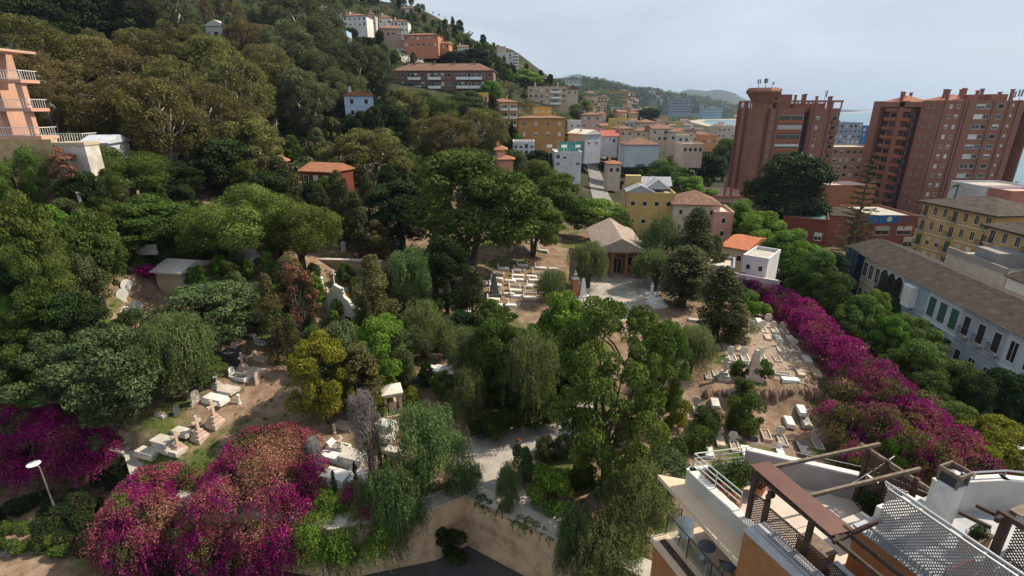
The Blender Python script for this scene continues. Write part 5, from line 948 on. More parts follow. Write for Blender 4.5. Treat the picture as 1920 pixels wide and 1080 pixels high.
for x0, y0, x1, y1, rows, cols in ((360,700,520,640,4,6),(250,790,420,770,3,5),(600,800,735,855,3,5),(560,700,700,740,2,5),(760,640,880,700,4,5),(1390,600,1530,690,5,5),(1330,790,1520,850,3,5)):
    for i in range(rows):
        for j in range(cols):
            px = x0+(x1-x0)*(j+.5)/cols+rg_.uniform(-5, 5); py = min(y0, y1)+abs(y1-y0)*(i+.5)/rows+rg_.uniform(-3, 3)+((y1-y0)*(j/cols-.5)*.6 if x0 < 400 else 0)
            if px > 1560: continue
            g = ground(px, py)
            if any((g.x-a)**2+(g.y-b)**2 < 1.9**2 for a, b, c in BLOCK if c == 1.3): continue
            left = px < 900; k = rg_.choice(['slab','upslab','kerb','upkerb']); nn_ += 1
            grave(k, px, py, (RL if left else RT)+rg_.uniform(-.06, .06), {'slab':'low stone slab','upslab':'small upright headstone and slab','kerb':'low stone kerb grave','upkerb':'small upright headstone and kerb'}[k]+(' in the rows of the left cemetery' if left else ' in the rows of the right terraces'), rg_.choice(['stone','marble','pinkstone','offwhite']), rg_.uniform(.85, 1.05), group='weathered '+k+' graves '+('left' if left else 'right'), tilt=rg_.uniform(-.04, .05))
# ------------------------------------------------------------------ street lamp, sign, pots
p = at_z(111, 975, 11.4); t = thing('street_lamp', 'slim grey street lamp with a white disc head at the lower left', 'street lamp', tuple(p)); MB().tube((0,0,-.3),(0,0,5.7),.09,.055,10).obj('pole', M['metal'], t); MB().tube((0,0,5.7),(-.25,-.05,6.0),.05,.05,8).obj('arm', M['metal'], t); MB().lathe([(.1,5.94),(.46,6.0),(.5,6.05),(.45,6.1),(.2,6.15),(.02,6.17)], 24, (-.35,-.05)).obj('lamp_head', M['plastic'], t)
p = at_Y(706, 1040, 30.3); t = thing('no_parking_sign', 'round blue and red no parking sign on a pole by the street wall', 'sign', (p.x, p.y, 10.0)); zz = p.z-10
MB().tube((0,.05,0),(0,.05,zz+.3),.03,.03,8).obj('pole', M['metal'], t); s_ = MB().tube((0,0,0),(0,-.03,0),.38,.38,28).obj('red_ring', M['red'], t, (0,0,zz)); MB().tube((0,-.031,0),(0,-.036,0),.29,.29,28).obj('blue_disc', M['blue'], t, (0,0,zz)); b = MB(); b.bar((-.22,-.045,.22),(.22,-.045,-.22),.012,.07); b.obj('slash', M['red'], t, (0,0,zz))
g = ground(972, 836); t = thing('flower_pot', 'dark urn planter with red flowers beside the driveway', 'flower pot', tuple(g)); MB().lathe([(.2,0),(.16,.25),(.34,.5),(.4,.6),(.3,.6)], 14).obj('urn', M['darkstone'], t); rg = np.random.default_rng(3); d = sphere_pts(rg, 500, .6); link('flowers', leafmesh('flowers', d*[.24,.24,.18]+[0,0,.66], d, .06, .05, mat('red_petals', (.25,.015,.02), (.1,.12,.03), 8)), t)
g = ground(933, 798); t = thing('gate_pillar', 'red brown brick pillar beside the driveway bend', 'pillar', tuple(g)); MB().box(-.35,-.35,-.5,.35,.35,1.5).obj('shaft', wallmat((.30,.12,.08)), t); MB().box(-.42,-.42,1.5,.42,.42,1.62).obj('cap', M['terracotta'], t)
g = ground(981, 822); t = thing('garden_lamp', 'thin low lamp post beside the flower urn', 'lamp', tuple(g)); MB().tube((0,0,0),(0,0,1.5),.03,.03,8).obj('pole', M['metal'], t); MB().lathe([(.03,1.5),(.1,1.6),(.08,1.75),(.01,1.8)], 10).obj('lamp_shade', M['plastic'], t)
g = ground(1790, 668); t = thing('street_sign', 'small red lantern like sign on a dark post by the row houses', 'sign', (53, 57.5, 13.6)); MB().tube((0,0,0),(0,0,3.2),.06,.06,8).obj('pole', M['metaldark'], t); MB().box(-.45,-.2,3.2,.45,.2,4.0).obj('red_box', M['red'], t)
t = thing('canopy', 'white framed glass canopy in front of the row houses', 'canopy', (51.6, 53.5, 13.4), ang); mb = MB()
for x in (0, 1.6, 3.2, 4.8): mb.bar((x,-2.2,2.6),(x,1.2,3.0),.07,.07); mb.bar((x,-2.2,0),(x,-2.2,2.6),.07,.07)
mb.bar((0,-2.2,2.6),(4.8,-2.2,2.6),.1,.1); mb.bar((0,1.2,3.0),(4.8,1.2,3.0),.1,.1); mb.obj('frame', M['white'], t); MB().add([(0,-2.2,2.66),(4.8,-2.2,2.66),(4.8,1.2,3.06),(0,1.2,3.06),(0,-2.2,2.68),(4.8,-2.2,2.68),(4.8,1.2,3.08),(0,1.2,3.08)],[(0,3,2,1),(4,5,6,7),(0,1,5,4),(1,2,6,5),(2,3,7,6),(3,0,4,7)]).obj('glass', M['glass'], t)
# parked cars, glimpsed at the right
def car(x, y, rot, c, lb):
    t = thing('parked_car', lb, 'car', (x, y, hz(x, y)+.1), rot, 'cars parked on the street'); pm = mat('car_paint', c, None, rough=.3, spec=.6)
    sec = [(-2.1,.35),(-2.05,.85),(-1.5,.92),(-.9,1.4),(.7,1.42),(1.35,.95),(2.05,.85),(2.15,.35)]; mb = MB(); n = 8
    mb.add([(a, -.85, b) for a, b in sec]+[(a, .85, b) for a, b in sec], [tuple(range(n)), tuple(range(2*n-1, n-1, -1))]+[(i, i+n, (i+1) % n+n, (i+1) % n) for i in range(n)]); mb.obj('body', pm, t)
    mb = MB(); mb.box(-1.0,-.87,.95,.85,-.852,1.3); mb.obj('side_window', M['glass'], t); MB().box(-1.0,.852,.95,.85,.87,1.3).obj('side_window', M['glass'], t)
    for a in (-1.3, 1.3):
        for s in (-.86, .7): MB().tube((a, s, .33), (a, s+.16, .33), .33, .33, 16).obj('wheel', M['dark'], t)
car(49.5, 49.5, 1.5, (.5,.52,.55), 'silver car half hidden behind the golden yellow tree'); car(50.2, 44.2, 1.5, (.55,.55,.55), 'pale car nearest the right edge behind the golden tree'); car(49.3, 55.2, 1.5, (.08,.1,.14), 'dark car beside the glass canopy')
# ------------------------------------------------------------------ roof terrace building in the foreground
OX, OY, BR = 8.05, 14.0, math.radians(20.5); BZ = 10.0
bt = thing('terrace_building', 'orange brown building with white roof terraces in the right foreground', 'building', (OX, OY, BZ), BR)
def part(name, mb, m, parent=bt, smooth=False): return mb.obj(name, m, parent, (0, 0, -BZ) if parent is bt else (0, 0, 0), smooth=smooth)
wp = mat('terrace_white', (.50,.49,.47), (.66,.65,.62), 1.4, .8, .1, 6, c3=(.60,.59,.56))
poly1 = [(-.2,2.75),(2.19,2.35),(5.03,-.39),(5.9,-2.5),(1.62,-2.5),(1.62,-7),(0,-7),(0,0)]
part('lower_wall', MB().prism([(-1.22,3.0),(2.19,2.3),(5.0,-.42),(9,-5),(9,-9),(0,-9),(0,-.02),(-1.22,-.02)][::-1], 9, 29.05), M['brick'])
part('wall', MB().prism([(.9,2.5),(2.19,2.3),(5.0,-.42),(5.85,-2.48),(1.6,-2.48),(1.6,-8),(.02,-8),(.02,-.87),(.9,-.87)][::-1], 29.06, 32.0), M['brick'])
part('terrace_floor', MB().prism(poly1[::-1], 32.005, 32.2), M['paver'])
part('balcony_floor', MB().prism([(-1.35,3.1),(.88,2.75),(.88,-.86),(-1.35,-.86)][::-1], 29.1, 29.4), M['cream'])
part('eave_slab', MB().prism([(-.9,3.65),(.1,2.9),(.1,-.86),(-1.02,-.86)][::-1], 31.7, 31.9), M['cream'])
part('brick_parapet', MB().prism([(-.15,-.87),(-1.0,-.87),(-.72,-7),(-.15,-7)], 29.41, 33.2), M['brick'])
part('ledge', MB().prism([(-.1,-.83),(-1.03,-.83),(-.75,-7),(-.1,-7)], 33.202, 33.26), mat('ledge_grey', (.34,.34,.35), (.44,.44,.45), 2, .7))
def pwall(name, pts, z0, z1, th, m, cap=None, capz=.06):
    mb = MB(); cb = MB()
    for (x0, y0), (x1, y1) in zip(pts[:-1], pts[1:]):
        d = Vector((x1-x0, y1-y0)).normalized(); n = Vector((-d.y, d.x))*th/2; a = Vector((x0, y0))-d*th*.35; b = Vector((x1, y1))+d*th*.35
        mb.prism([tuple(a-n), tuple(b-n), tuple(b+n), tuple(a+n)], z0, z1)
        if cap: n = n*1.25; cb.prism([tuple(a-n), tuple(b-n), tuple(b+n), tuple(a+n)], z1+.002, z1+capz)
    o = part(name, mb, m)
    if cap: cb.obj(name.replace('wall', '')+'coping', cap, o)
    return o
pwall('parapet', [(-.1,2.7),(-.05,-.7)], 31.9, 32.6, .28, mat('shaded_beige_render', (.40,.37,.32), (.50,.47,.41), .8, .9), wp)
pwall('parapet', [(-.1,2.7),(2.15,2.3)], 31.9, 32.6, .2, M['offwhite'], wp)
pwall('parapet', [(2.2,2.25),(5.0,-.42),(5.85,-2.45)], 32.0, 33.25, .22, mat('shaded_white_render', (.30,.285,.29), (.38,.36,.36), 1, .9), wp)  # white parapet; the shadow on its inner face is put into the grey
def rail(name, pts, z0, zs, m, posts=.9, r=.022, parent=None):
    mb = MB()
    for a, b in zip(pts[:-1], pts[1:]):
        for z in zs: mb.tube((*a, z), (*b, z), r, r, 6)
        L_ = math.dist(a, b); k = max(1, int(L_/posts))
        for i in range(k+1): t_ = i/k; x, y = a[0]+(b[0]-a[0])*t_, a[1]+(b[1]-a[1])*t_; mb.tube((x, y, z0), (x, y, zs[0]), r, r, 6)
    return part(name, mb, m)
rail('railing', [(.06,.35),(-.08,2.66),(2.1,2.28)], 32.6, [33.4, 33.18, 32.95], wp)
rail('railing', [(2.3,2.2),(5.05,-.4),(5.9,-2.4)], 33.25, [33.6], M['metal'], 1.3, .018)
# balcony railing with glass
rail('balcony_railing', [(.0,3.0),(-.72,2.94),(-.68,-.84)], 29.4, [30.42], M['metaldark'], 1.1, .025)
gl = bpy.data.materials.new('clear_glass'); gl.use_nodes = True; gn = gl.node_tree.nodes; tb = gn.new('ShaderNodeBsdfTransparent'); gb = gn.new('ShaderNodeBsdfGlossy'); gb.inputs['Roughness'].default_value = .05; tb.inputs['Color'].default_value = (.8,.87,.87,1); mxg = gn.new('ShaderNodeMixShader'); mxg.inputs[0].default_value = .12
gl.node_tree.links.new(tb.outputs[0], mxg.inputs[1]); gl.node_tree.links.new(gb.outputs[0], mxg.inputs[2]); gl.node_tree.links.new(mxg.outputs[0], gn['Material Output'].inputs[0])
mb = MB(); mb.box(-.66,2.955,29.5,-.05,2.97,30.35); part('glass_panel', mb, gl)
for i in range(3): part('glass_panel', MB().box(-.70, 2.85-(i+1)*1.1+.06, 29.5, -.69, 2.85-i*1.1, 30.35), gl)
part('gutter_strip', MB().box(-1.2, -.8, 29.4, -.95, 2.7, 29.47), M['wood'])
def lattice(mb, a, b, z0, z1, sp=.085, w=.028, th=.02, m=0, diag=True):
    a, b = Vector((*a, 0)), Vector((*b, 0)); d = (b-a); L_ = d.length; d.normalize(); H_ = z1-z0; n = Vector((-d.y, d.x, 0))
    def P(s, z, o): q = a+d*s+n*o; return (q.x, q.y, z0+z)
    def seg(s0, q0, s1, q1, o):
        dx, dz = s1-s0, q1-q0; l = math.hypot(dx, dz)
        if l < .01: return
        px_, pz_ = -dz/l*w/2, dx/l*w/2; vs = []
        for oo in (o, o+th): vs += [P(s0+px_, q0+pz_, oo), P(s1+px_, q1+pz_, oo), P(s1-px_, q1-pz_, oo), P(s0-px_, q0-pz_, oo)]
        mb.add(vs, [(0,1,2,3),(7,6,5,4),(0,4,5,1),(1,5,6,2),(2,6,7,3),(3,7,4,0)], m)
    if diag:
        c = -H_
        while c < L_:
            s0, q0 = (c, 0) if c >= 0 else (0, -c); s1, q1 = (c+H_, H_) if c+H_ <= L_ else (L_, L_-c); seg(s0, q0, s1, q1, 0); seg(L_-s0, q0, L_-s1, q1, th); c += sp*1.414
    else:
        k = int(L_/sp); [seg(i*L_/k, 0, i*L_/k, H_, 0) for i in range(k+1)]; k = int(H_/sp); [seg(0, i*H_/k, L_, i*H_/k, th) for i in range(k+1)]
    for z in (0, H_): mb.bar(P(0, z, th/2), P(L_, z, th/2), .05, .05, m)
# terrace 2 (one half floor higher)
part('upper_wall', MB().prism([(1.58,-2.52),(5.9,-2.52),(9,-5),(9,-9),(1.58,-9)][::-1], 29.06, 34.0), M['brick'])
part('upper_terrace_floor', MB().prism([(1.5,-2.46),(5.95,-2.46),(9.05,-5),(9.05,-9),(1.5,-9)][::-1], 34.005, 34.1), mat('pale_ledge', (.34,.35,.38), (.46,.47,.50), 1.5, .7))
pwall('upper_parapet', [(4.2,-2.9),(6.25,-3.5),(9,-5.2)], 34.1, 35.2, .22, mat('grey_white_render', (.42,.41,.39), (.54,.53,.50), .9, .9), wp); rail('railing', [(4.3,-2.95),(6.25,-3.5),(9,-5.15)], 35.25, [35.5], M['metal'], .8, .03)
pwall('side_parapet', [(2.6,-2.75),(3.6,-2.75)], 34.1, 34.5, .6, wp)
pergola2 = MB(); lattice(pergola2, (1.72,-2.95), (1.62,-6.6), 34.15, 35.75, .075, .034, .012); part('mesh_screen', pergola2, M['metal'])
mb = MB(); lattice(mb, (1.46,-2.9), (1.4,-6.6), 34.1, 34.42, .075, .02, .012, diag=False); part('mesh_screen', mb, M['metal'])
part('handrail', MB().tube((1.72,-2.85,35.9),(1.6,-6.7,35.9),.045,.045,10), M['metal'])
mb = MB()
for i in range(70): mb.box(-.62, -1.3-i*.075, 33.275, -.2, -1.285-i*.075, 33.29)
for i in range(6): mb.box(-.62+i*.083, -6.5, 33.29, -.605+i*.083, -1.3, 33.305)
part('grating', mb, M['metal']); part('grating_rail', MB().tube((-.66,-.95,33.36),(-.62,-6.5,33.36),.022,.022,8), M['metal'])
ch = part('chimney', MB().box(3.0,-3.86,34.1,3.46,-3.4,36.05), wp); mb = MB()
for x in (2.97, 3.44):
    for y in (-3.89, -3.42): mb.box(x, y, 36.05, x+.05, y+.05, 36.4)
mb.box(2.95,-3.91,36.4,3.51,-3.86,36.52); mb.box(2.95,-3.40,36.4,3.51,-3.35,36.52); mb.box(2.95,-3.86,36.4,3.0,-3.40,36.52); mb.box(3.46,-3.86,36.4,3.51,-3.40,36.52)
cap = mb.obj('cap', M['woodgrey'], ch); MB().box(3.02,-3.84,36.06,3.44,-3.42,36.36).obj('cowl', M['metaldark'], ch); MB().lathe([(.11,36.36),(.11,36.42),(.02,36.45)], 16, (3.23,-3.63)).obj('vent', M['metal'], ch)
part('downpipe', MB().tube((3.5,-3.8,34.1),(3.5,-3.8,35.6),.03,.03,8), M['metaldark'])
# wooden pergola on the first terrace
pg = thing('pergola', 'dark wooden pergola with a mahogany roof board and lattice screens', 'pergola', (OX, OY, 32.2), BR); Z = -32.2
def pp(n, mb, m, par=None): o = mb.obj(n, m, par or pg, (0, 0, Z) if par is None else (0, 0, 0)); return o
for x, y, z1 in ((.08,-.02,34.5),(.1,-.62,33.9),(.12,-2.15,34.5),(.14,-4.6,34.5),(4.82,-.45,34.55),(4.8,-1.15,34.55),(4.78,-2.1,34.55)): pp('post', MB().box(x-.07, y-.07, 32.2, x+.07, y+.07, z1), M['wood'])
for x, y in ((.1,-.62),(.28,-.6)): pp('finial', MB().lathe([(.04,33.9),(.09,33.97),(.1,34.05),(.05,34.12),(.07,34.2),(.01,34.28)], 10, (x, y)), M['wood'])
pp('roof_panel', MB().add([(0,.2,34.66),(.74,.12,34.66),(.66,-2.98,34.6),(-.1,-2.9,34.6),(0,.2,34.70),(.74,.12,34.70),(.66,-2.98,34.64),(-.1,-2.9,34.64)], [(0,1,2,3),(7,6,5,4),(0,4,5,1),(1,5,6,2),(2,6,7,3),(3,7,4,0)]), M['awning'])
for a, b, m in (((.3,-.04,34.6),(5.3,-.46,34.6),'woodgrey'),((.5,-1.45,34.55),(5.25,-1.86,34.6),'woodgrey'),((4.84,-.1,34.48),(4.74,-2.9,34.42),'woodgrey'),((.02,.1,34.5),(.12,-6,34.4),'wood'),((.62,-.1,34.5),(.66,-6,34.4),'wood'),((-.1,-3.0,34.5),(2.0,-2.9,34.5),'wood'),((4.3,-2.9,34.4),(5.3,-3.0,34.4),'woodgrey')): pp('beam', MB().bar(a, b, .09, .13), M[m])
for a, b, z0, z1 in (((.08,-.1),(.1,-.55),32.35,33.75),((.1,-.72),(.12,-2.08),32.3,33.65),((.12,-2.22),(.14,-4.5),32.3,33.6),((4.82,-.52),(4.8,-1.08),33.6,34.4),((4.82,-.52),(4.8,-1.08),32.4,33.45),((4.8,-1.22),(4.78,-2.02),32.4,34.3)):
    mb = MB(); lattice(mb, a, b, z0, z1, .07, .026, .014); pp('lattice_screen', mb, M['wood'])
pw = thing('wire', 'thin pale wire strung across the terrace', 'wire', (OX, OY, 33.6), BR); MB().path([(1.1,-.6,0),(2.2,-.75,-.12),(3.4,-.8,-.12),(4.8,-.75,.2),(5.9,-.7,.5)], [.014]*5, 5).obj('strand', M['plastic'], pw)
def furn(nm, lb, cat, u, w, z): 
    c, s = math.cos(BR), math.sin(BR); return thing(nm, lb, cat, (OX+u*c-w*s, OY+u*s+w*c, z), BR)
# white shell chair
def shell_chair(lb, u, w, z, m, rot):
    t = furn('armchair', lb, 'chair', u, w, z); t.rotation_euler = (0, 0, BR+rot); mb = MB(); R_, C_ = 9, 12; vs = []
    for i in range(R_):
        s = i/(R_-1)
        for j in range(C_+1):
            a = (j/C_-.5)*2
            if s < .5: q = s/.5; x = a*.26*(1-.15*(1-q)); y = -.25+q*.42; zz_ = .42+.05*abs(a)**3-.03*(1-a*a)+ (.2*abs(a)**2.5)*q
            else: q = (s-.5)/.5; x = a*(.27+.02*q-.09*q*q); y = .17+.1*q-.12*a*a*(1-q*.5); zz_ = .42+q*(.42-.06*a*a)+.2*abs(a)**2.5*(1-q)
            vs.append((x, y, zz_))
    n = C_+1; mb.add(vs+[(x, y+.012, zz_-.018) for x, y, zz_ in vs], [(i*n+j, i*n+j+1, (i+1)*n+j+1, (i+1)*n+j) for i in range(R_-1) for j in range(C_)]+[(R_*n+i*n+j, R_*n+(i+1)*n+j, R_*n+(i+1)*n+j+1, R_*n+i*n+j+1) for i in range(R_-1) for j in range(C_)])
    mb.obj('seat_shell', m, t, smooth=True)
    for x, y in ((-.2,-.2),(.2,-.2),(-.2,.18),(.2,.18)): MB().tube((x*.6, y*.6, .4), (x, y, 0), .016, .012, 8).obj('leg', M['metaldark'], t)
    return t
shell_chair('white plastic shell chair on the lower balcony', -.3, 2.35, 29.4, M['plastic'], -.6).scale = (1.25,)*3; shell_chair('grey shell chair behind the round table on the balcony', .1, .45, 29.4, mat('grey_plastic', (.16,.18,.22)), 2.6).scale = (1.2,)*3
t = furn('round_table', 'small round dark table beside the white shell chair', 'table', -.1, 1.35, 29.4); MB().lathe([(.31,.66),(.33,.68),(.33,.70),(.02,.705)], 28).obj('tabletop', mat('slate_top', (.10,.11,.14), None, rough=.25), t, smooth=False); MB().lathe([(.2,0),(.2,.02),(.03,.05),(.025,.66)], 16).obj('pedestal', M['metal'], t)
def pot(lb, u, w, z, r, h, lm, fr, n=900, nm='potted_plant', fh=1.0):
    t = furn(nm, lb, 'plant', u, w, z); MB().lathe([(r*.7,0),(r,h*.9),(r*1.08,h*.9),(r*1.08,h),(r*.85,h),(r*.8,h*.85)], 18).obj('pot', M['terracotta'], t)
    g_ = np.random.default_rng(int(u*100)+7); d = sphere_pts(g_, n, .3); P_ = d*(g_.uniform(.3, 1, (n, 1))**.6)*[fr, fr, fr*fh]+[0, 0, h+fr*fh*.8]; link('foliage', leafmesh('foliage', P_, d+g_.normal(size=(n, 3))*.8, .045, .022, LM[lm]), t); mb = MB(); [mb.tube((0,0,h*.8), (math.cos(a)*fr*.5, math.sin(a)*fr*.5, h+fr*fh), .012, .006, 5) for a in (0,1.3,2.6,3.9,5.2)]; mb.obj('stem', M['bark'], t); return t
pot('leafy potted shrub in a terracotta pot at the terrace corner', 1.15, 1.55, 32.2, .26, .36, 'broad', .55, 1800); pot('second leafy potted plant behind the terrace rail', .6, 1.9, 32.2, .2, .3, 'olive', .5, 1500); pot('light green potted plant near the terrace corner', .75, 1.35, 32.2, .18, .28, 'bright', .32, 900)
pot('dark ball shaped potted plant under the pergola corner', 1.75, 1.15, 32.2, .28, .4, 'rust', .36, 2200); pot('potted plant at the foot of the right lattice screen', 4.4, -1.2, 32.2, .22, .3, 'dark', .45, 1200)
for i, w in enumerate((2.05, 1.45, .85)):
    t = furn('planter_box', ['terracotta planter box at the far end of the parapet rail','middle terracotta planter box along the parapet rail','terracotta planter box nearest the pergola post'][i], 'planter', .32, w, 32.2); MB().box(-.1,-.26,.25,.1,.26,.45).obj('box', M['terracotta'], t); MB().box(-.08,-.22,0,.08,.22,.25).obj('stand', M['metaldark'], t)
    g_ = np.random.default_rng(i+50); d = sphere_pts(g_, 350, .5); link('flowers', leafmesh('flowers', d*g_.uniform(.4,1,(350,1))*[.14,.27,.16]+[0,0,.53], d, .03, .018, [LM['bright'], LM['tan'], M['red']], g_.integers(0, 3, 350)), t)
t = furn('terrace_table', 'stone topped table in the shaded part of the terrace', 'table', 3.2, -1.75, 32.2); MB().box(-.5,-.35,.68,.5,.35,.73).obj('tabletop', mat('mosaic_top', (.42,.38,.33), (.55,.5,.44), 12, .6), t); [MB().box(x-.03,y-.03,0,x+.03,y+.03,.68).obj('leg', M['wood'], t) for x in (-.42,.42) for y in (-.28,.28)]
t = furn('cupboard', 'orange wooden cupboard behind the pergola lattice', 'cupboard', .75, -2.0, 32.2); MB().box(-.28,-.5,0,.28,.4,.95).obj('body', mat('orange_wood', (.30,.13,.04), (.36,.17,.06), 3, .6), t); MB().box(-.31,-.53,.95,.31,.43,1.0).obj('top', M['woodgrey'], t)
t = furn('glass_table', 'pale glass topped bench below the mahogany board', 'bench', .75, -3.4, 32.2); MB().box(-.25,-1.0,.75,.25,.8,.79).obj('top', mat('frosted_glass', (.36,.44,.44), None, rough=.2), t); [MB().box(x-.03,y-.03,0,x+.03,y+.03,.75).obj('leg', M['wood'], t) for x in (-.2,.2) for y in (-.9,.7)]
t = furn('wooden_chest', 'long dark planter trough at the terrace back', 'planter', 3.9, -1.9, 32.2); MB().box(-.9,-.22,0,.9,.22,.5).obj('trough', M['wood'], t); g_ = np.random.default_rng(77); d = sphere_pts(g_, 900, .4); link('foliage', leafmesh('foliage', d*g_.uniform(.4,1,(900,1))*[.85,.25,.25]+[0,0,.62], d, .04, .02, LM['dark']), t)
# second pergola at the bottom right corner
pg2 = thing('pergola', 'weathered wooden pergola corner at the bottom right of the frame', 'pergola', (OX, OY, 34.1), BR)
MB().box(3.3,-5.0,0,3.48,-4.82,1.9).obj('post', M['wood'], pg2); MB().bar((3.3,-4.7,1.85),(3.3,-8,1.85),.1,.15).obj('beam', M['wood'], pg2); MB().bar((3.0,-4.85,1.8),(6.5,-4.85,1.8),.1,.15).obj('beam', M['wood'], pg2)
for i in range(10): MB().box(3.5, -5.1-i*.3, 1.93, 6.2, -4.83-i*.3, 1.97).obj('roof_board', M['woodgrey'], pg2)
for i in range(2): MB().bar((3.35+i*.75,-3.95,1.15),(3.6+i*.75,-4.6,1.1),.08,.1).obj('beam', M['wood'], pg2)
mb = MB(); lattice(mb, (3.4,-5.1), (3.4,-8), .1, 1.7, .07, .026, .014); mb.obj('lattice_screen', M['wood'], pg2)
t = furn('planter_box', 'terracotta trough beside the chimney on the upper terrace', 'planter', 3.75, -4.35, 34.1); MB().box(-.5,-.16,.1,.4,.16,.5).obj('box', M['terracotta'], t); MB().box(-.5,-.2,.5,.4,-.12,.58).obj('rim', M['woodgrey'], t); g_ = np.random.default_rng(78); d = sphere_pts(g_, 700, .4); link('foliage', leafmesh('foliage', d*g_.uniform(.4,1,(700,1))*[.45,.22,.25]+[0,0,.65], d, .04, .02, LM['dark']), t)
t = furn('red_planter', 'dark red flower bed behind the metal mesh', 'planter', 2.6, -4.9, 34.1); MB().box(-.5,-.4,0,.5,.3,.25).obj('box', wallmat((.22,.04,.03)), t)
# ------------------------------------------------------------------ trees, one by one (kind, px, top, base, width, label)
GF = 'eucalyptus trees of the hillside wood'
for k, px, yt, yb, w in [
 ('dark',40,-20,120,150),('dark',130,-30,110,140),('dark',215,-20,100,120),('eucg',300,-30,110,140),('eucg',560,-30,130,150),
 ('euc',60,35,215,190),('euc',175,70,240,170),('eucb',40,90,240,160),('eucb',220,90,270,190),('euc',280,55,230,160),('euc',350,45,240,150),
 ('eucb',120,115,250,180),('eucb',70,150,250,150),('euc',150,165,258,160),('eucb',230,140,320,190),('euc',400,70,250,150),('euc',330,110,300,170),('eucb',470,40,150,110),('eucb',500,50,170,110),
 ('euc',450,110,290,160),('euc',500,85,240,150),('eucg',540,45,220,140),('eucg',590,30,190,120),('eucg',600,100,240,120),('eucg',650,75,210,120),('eucg',700,90,205,90),('eucg',570,130,270,120),('eucg',640,130,250,110),
 ('euc',300,150,345,190),('euc',400,160,345,180),('eucy',460,205,350,150),('eucb',262,170,325,140),('euc',350,200,350,150),('euc',215,205,285,120)]:
    T(k, px, yt, yb, w, {'euc':'tall olive green eucalyptus in the dense wood on the left hillside','eucb':'tall brownish eucalyptus in the dense wood on the left hillside','eucg':'grey green eucalyptus on the left hillside','dark':'very dark tree at the top left of the hillside wood','eucy':'low spreading eucalyptus at the right end of the wood'}[k], GF)
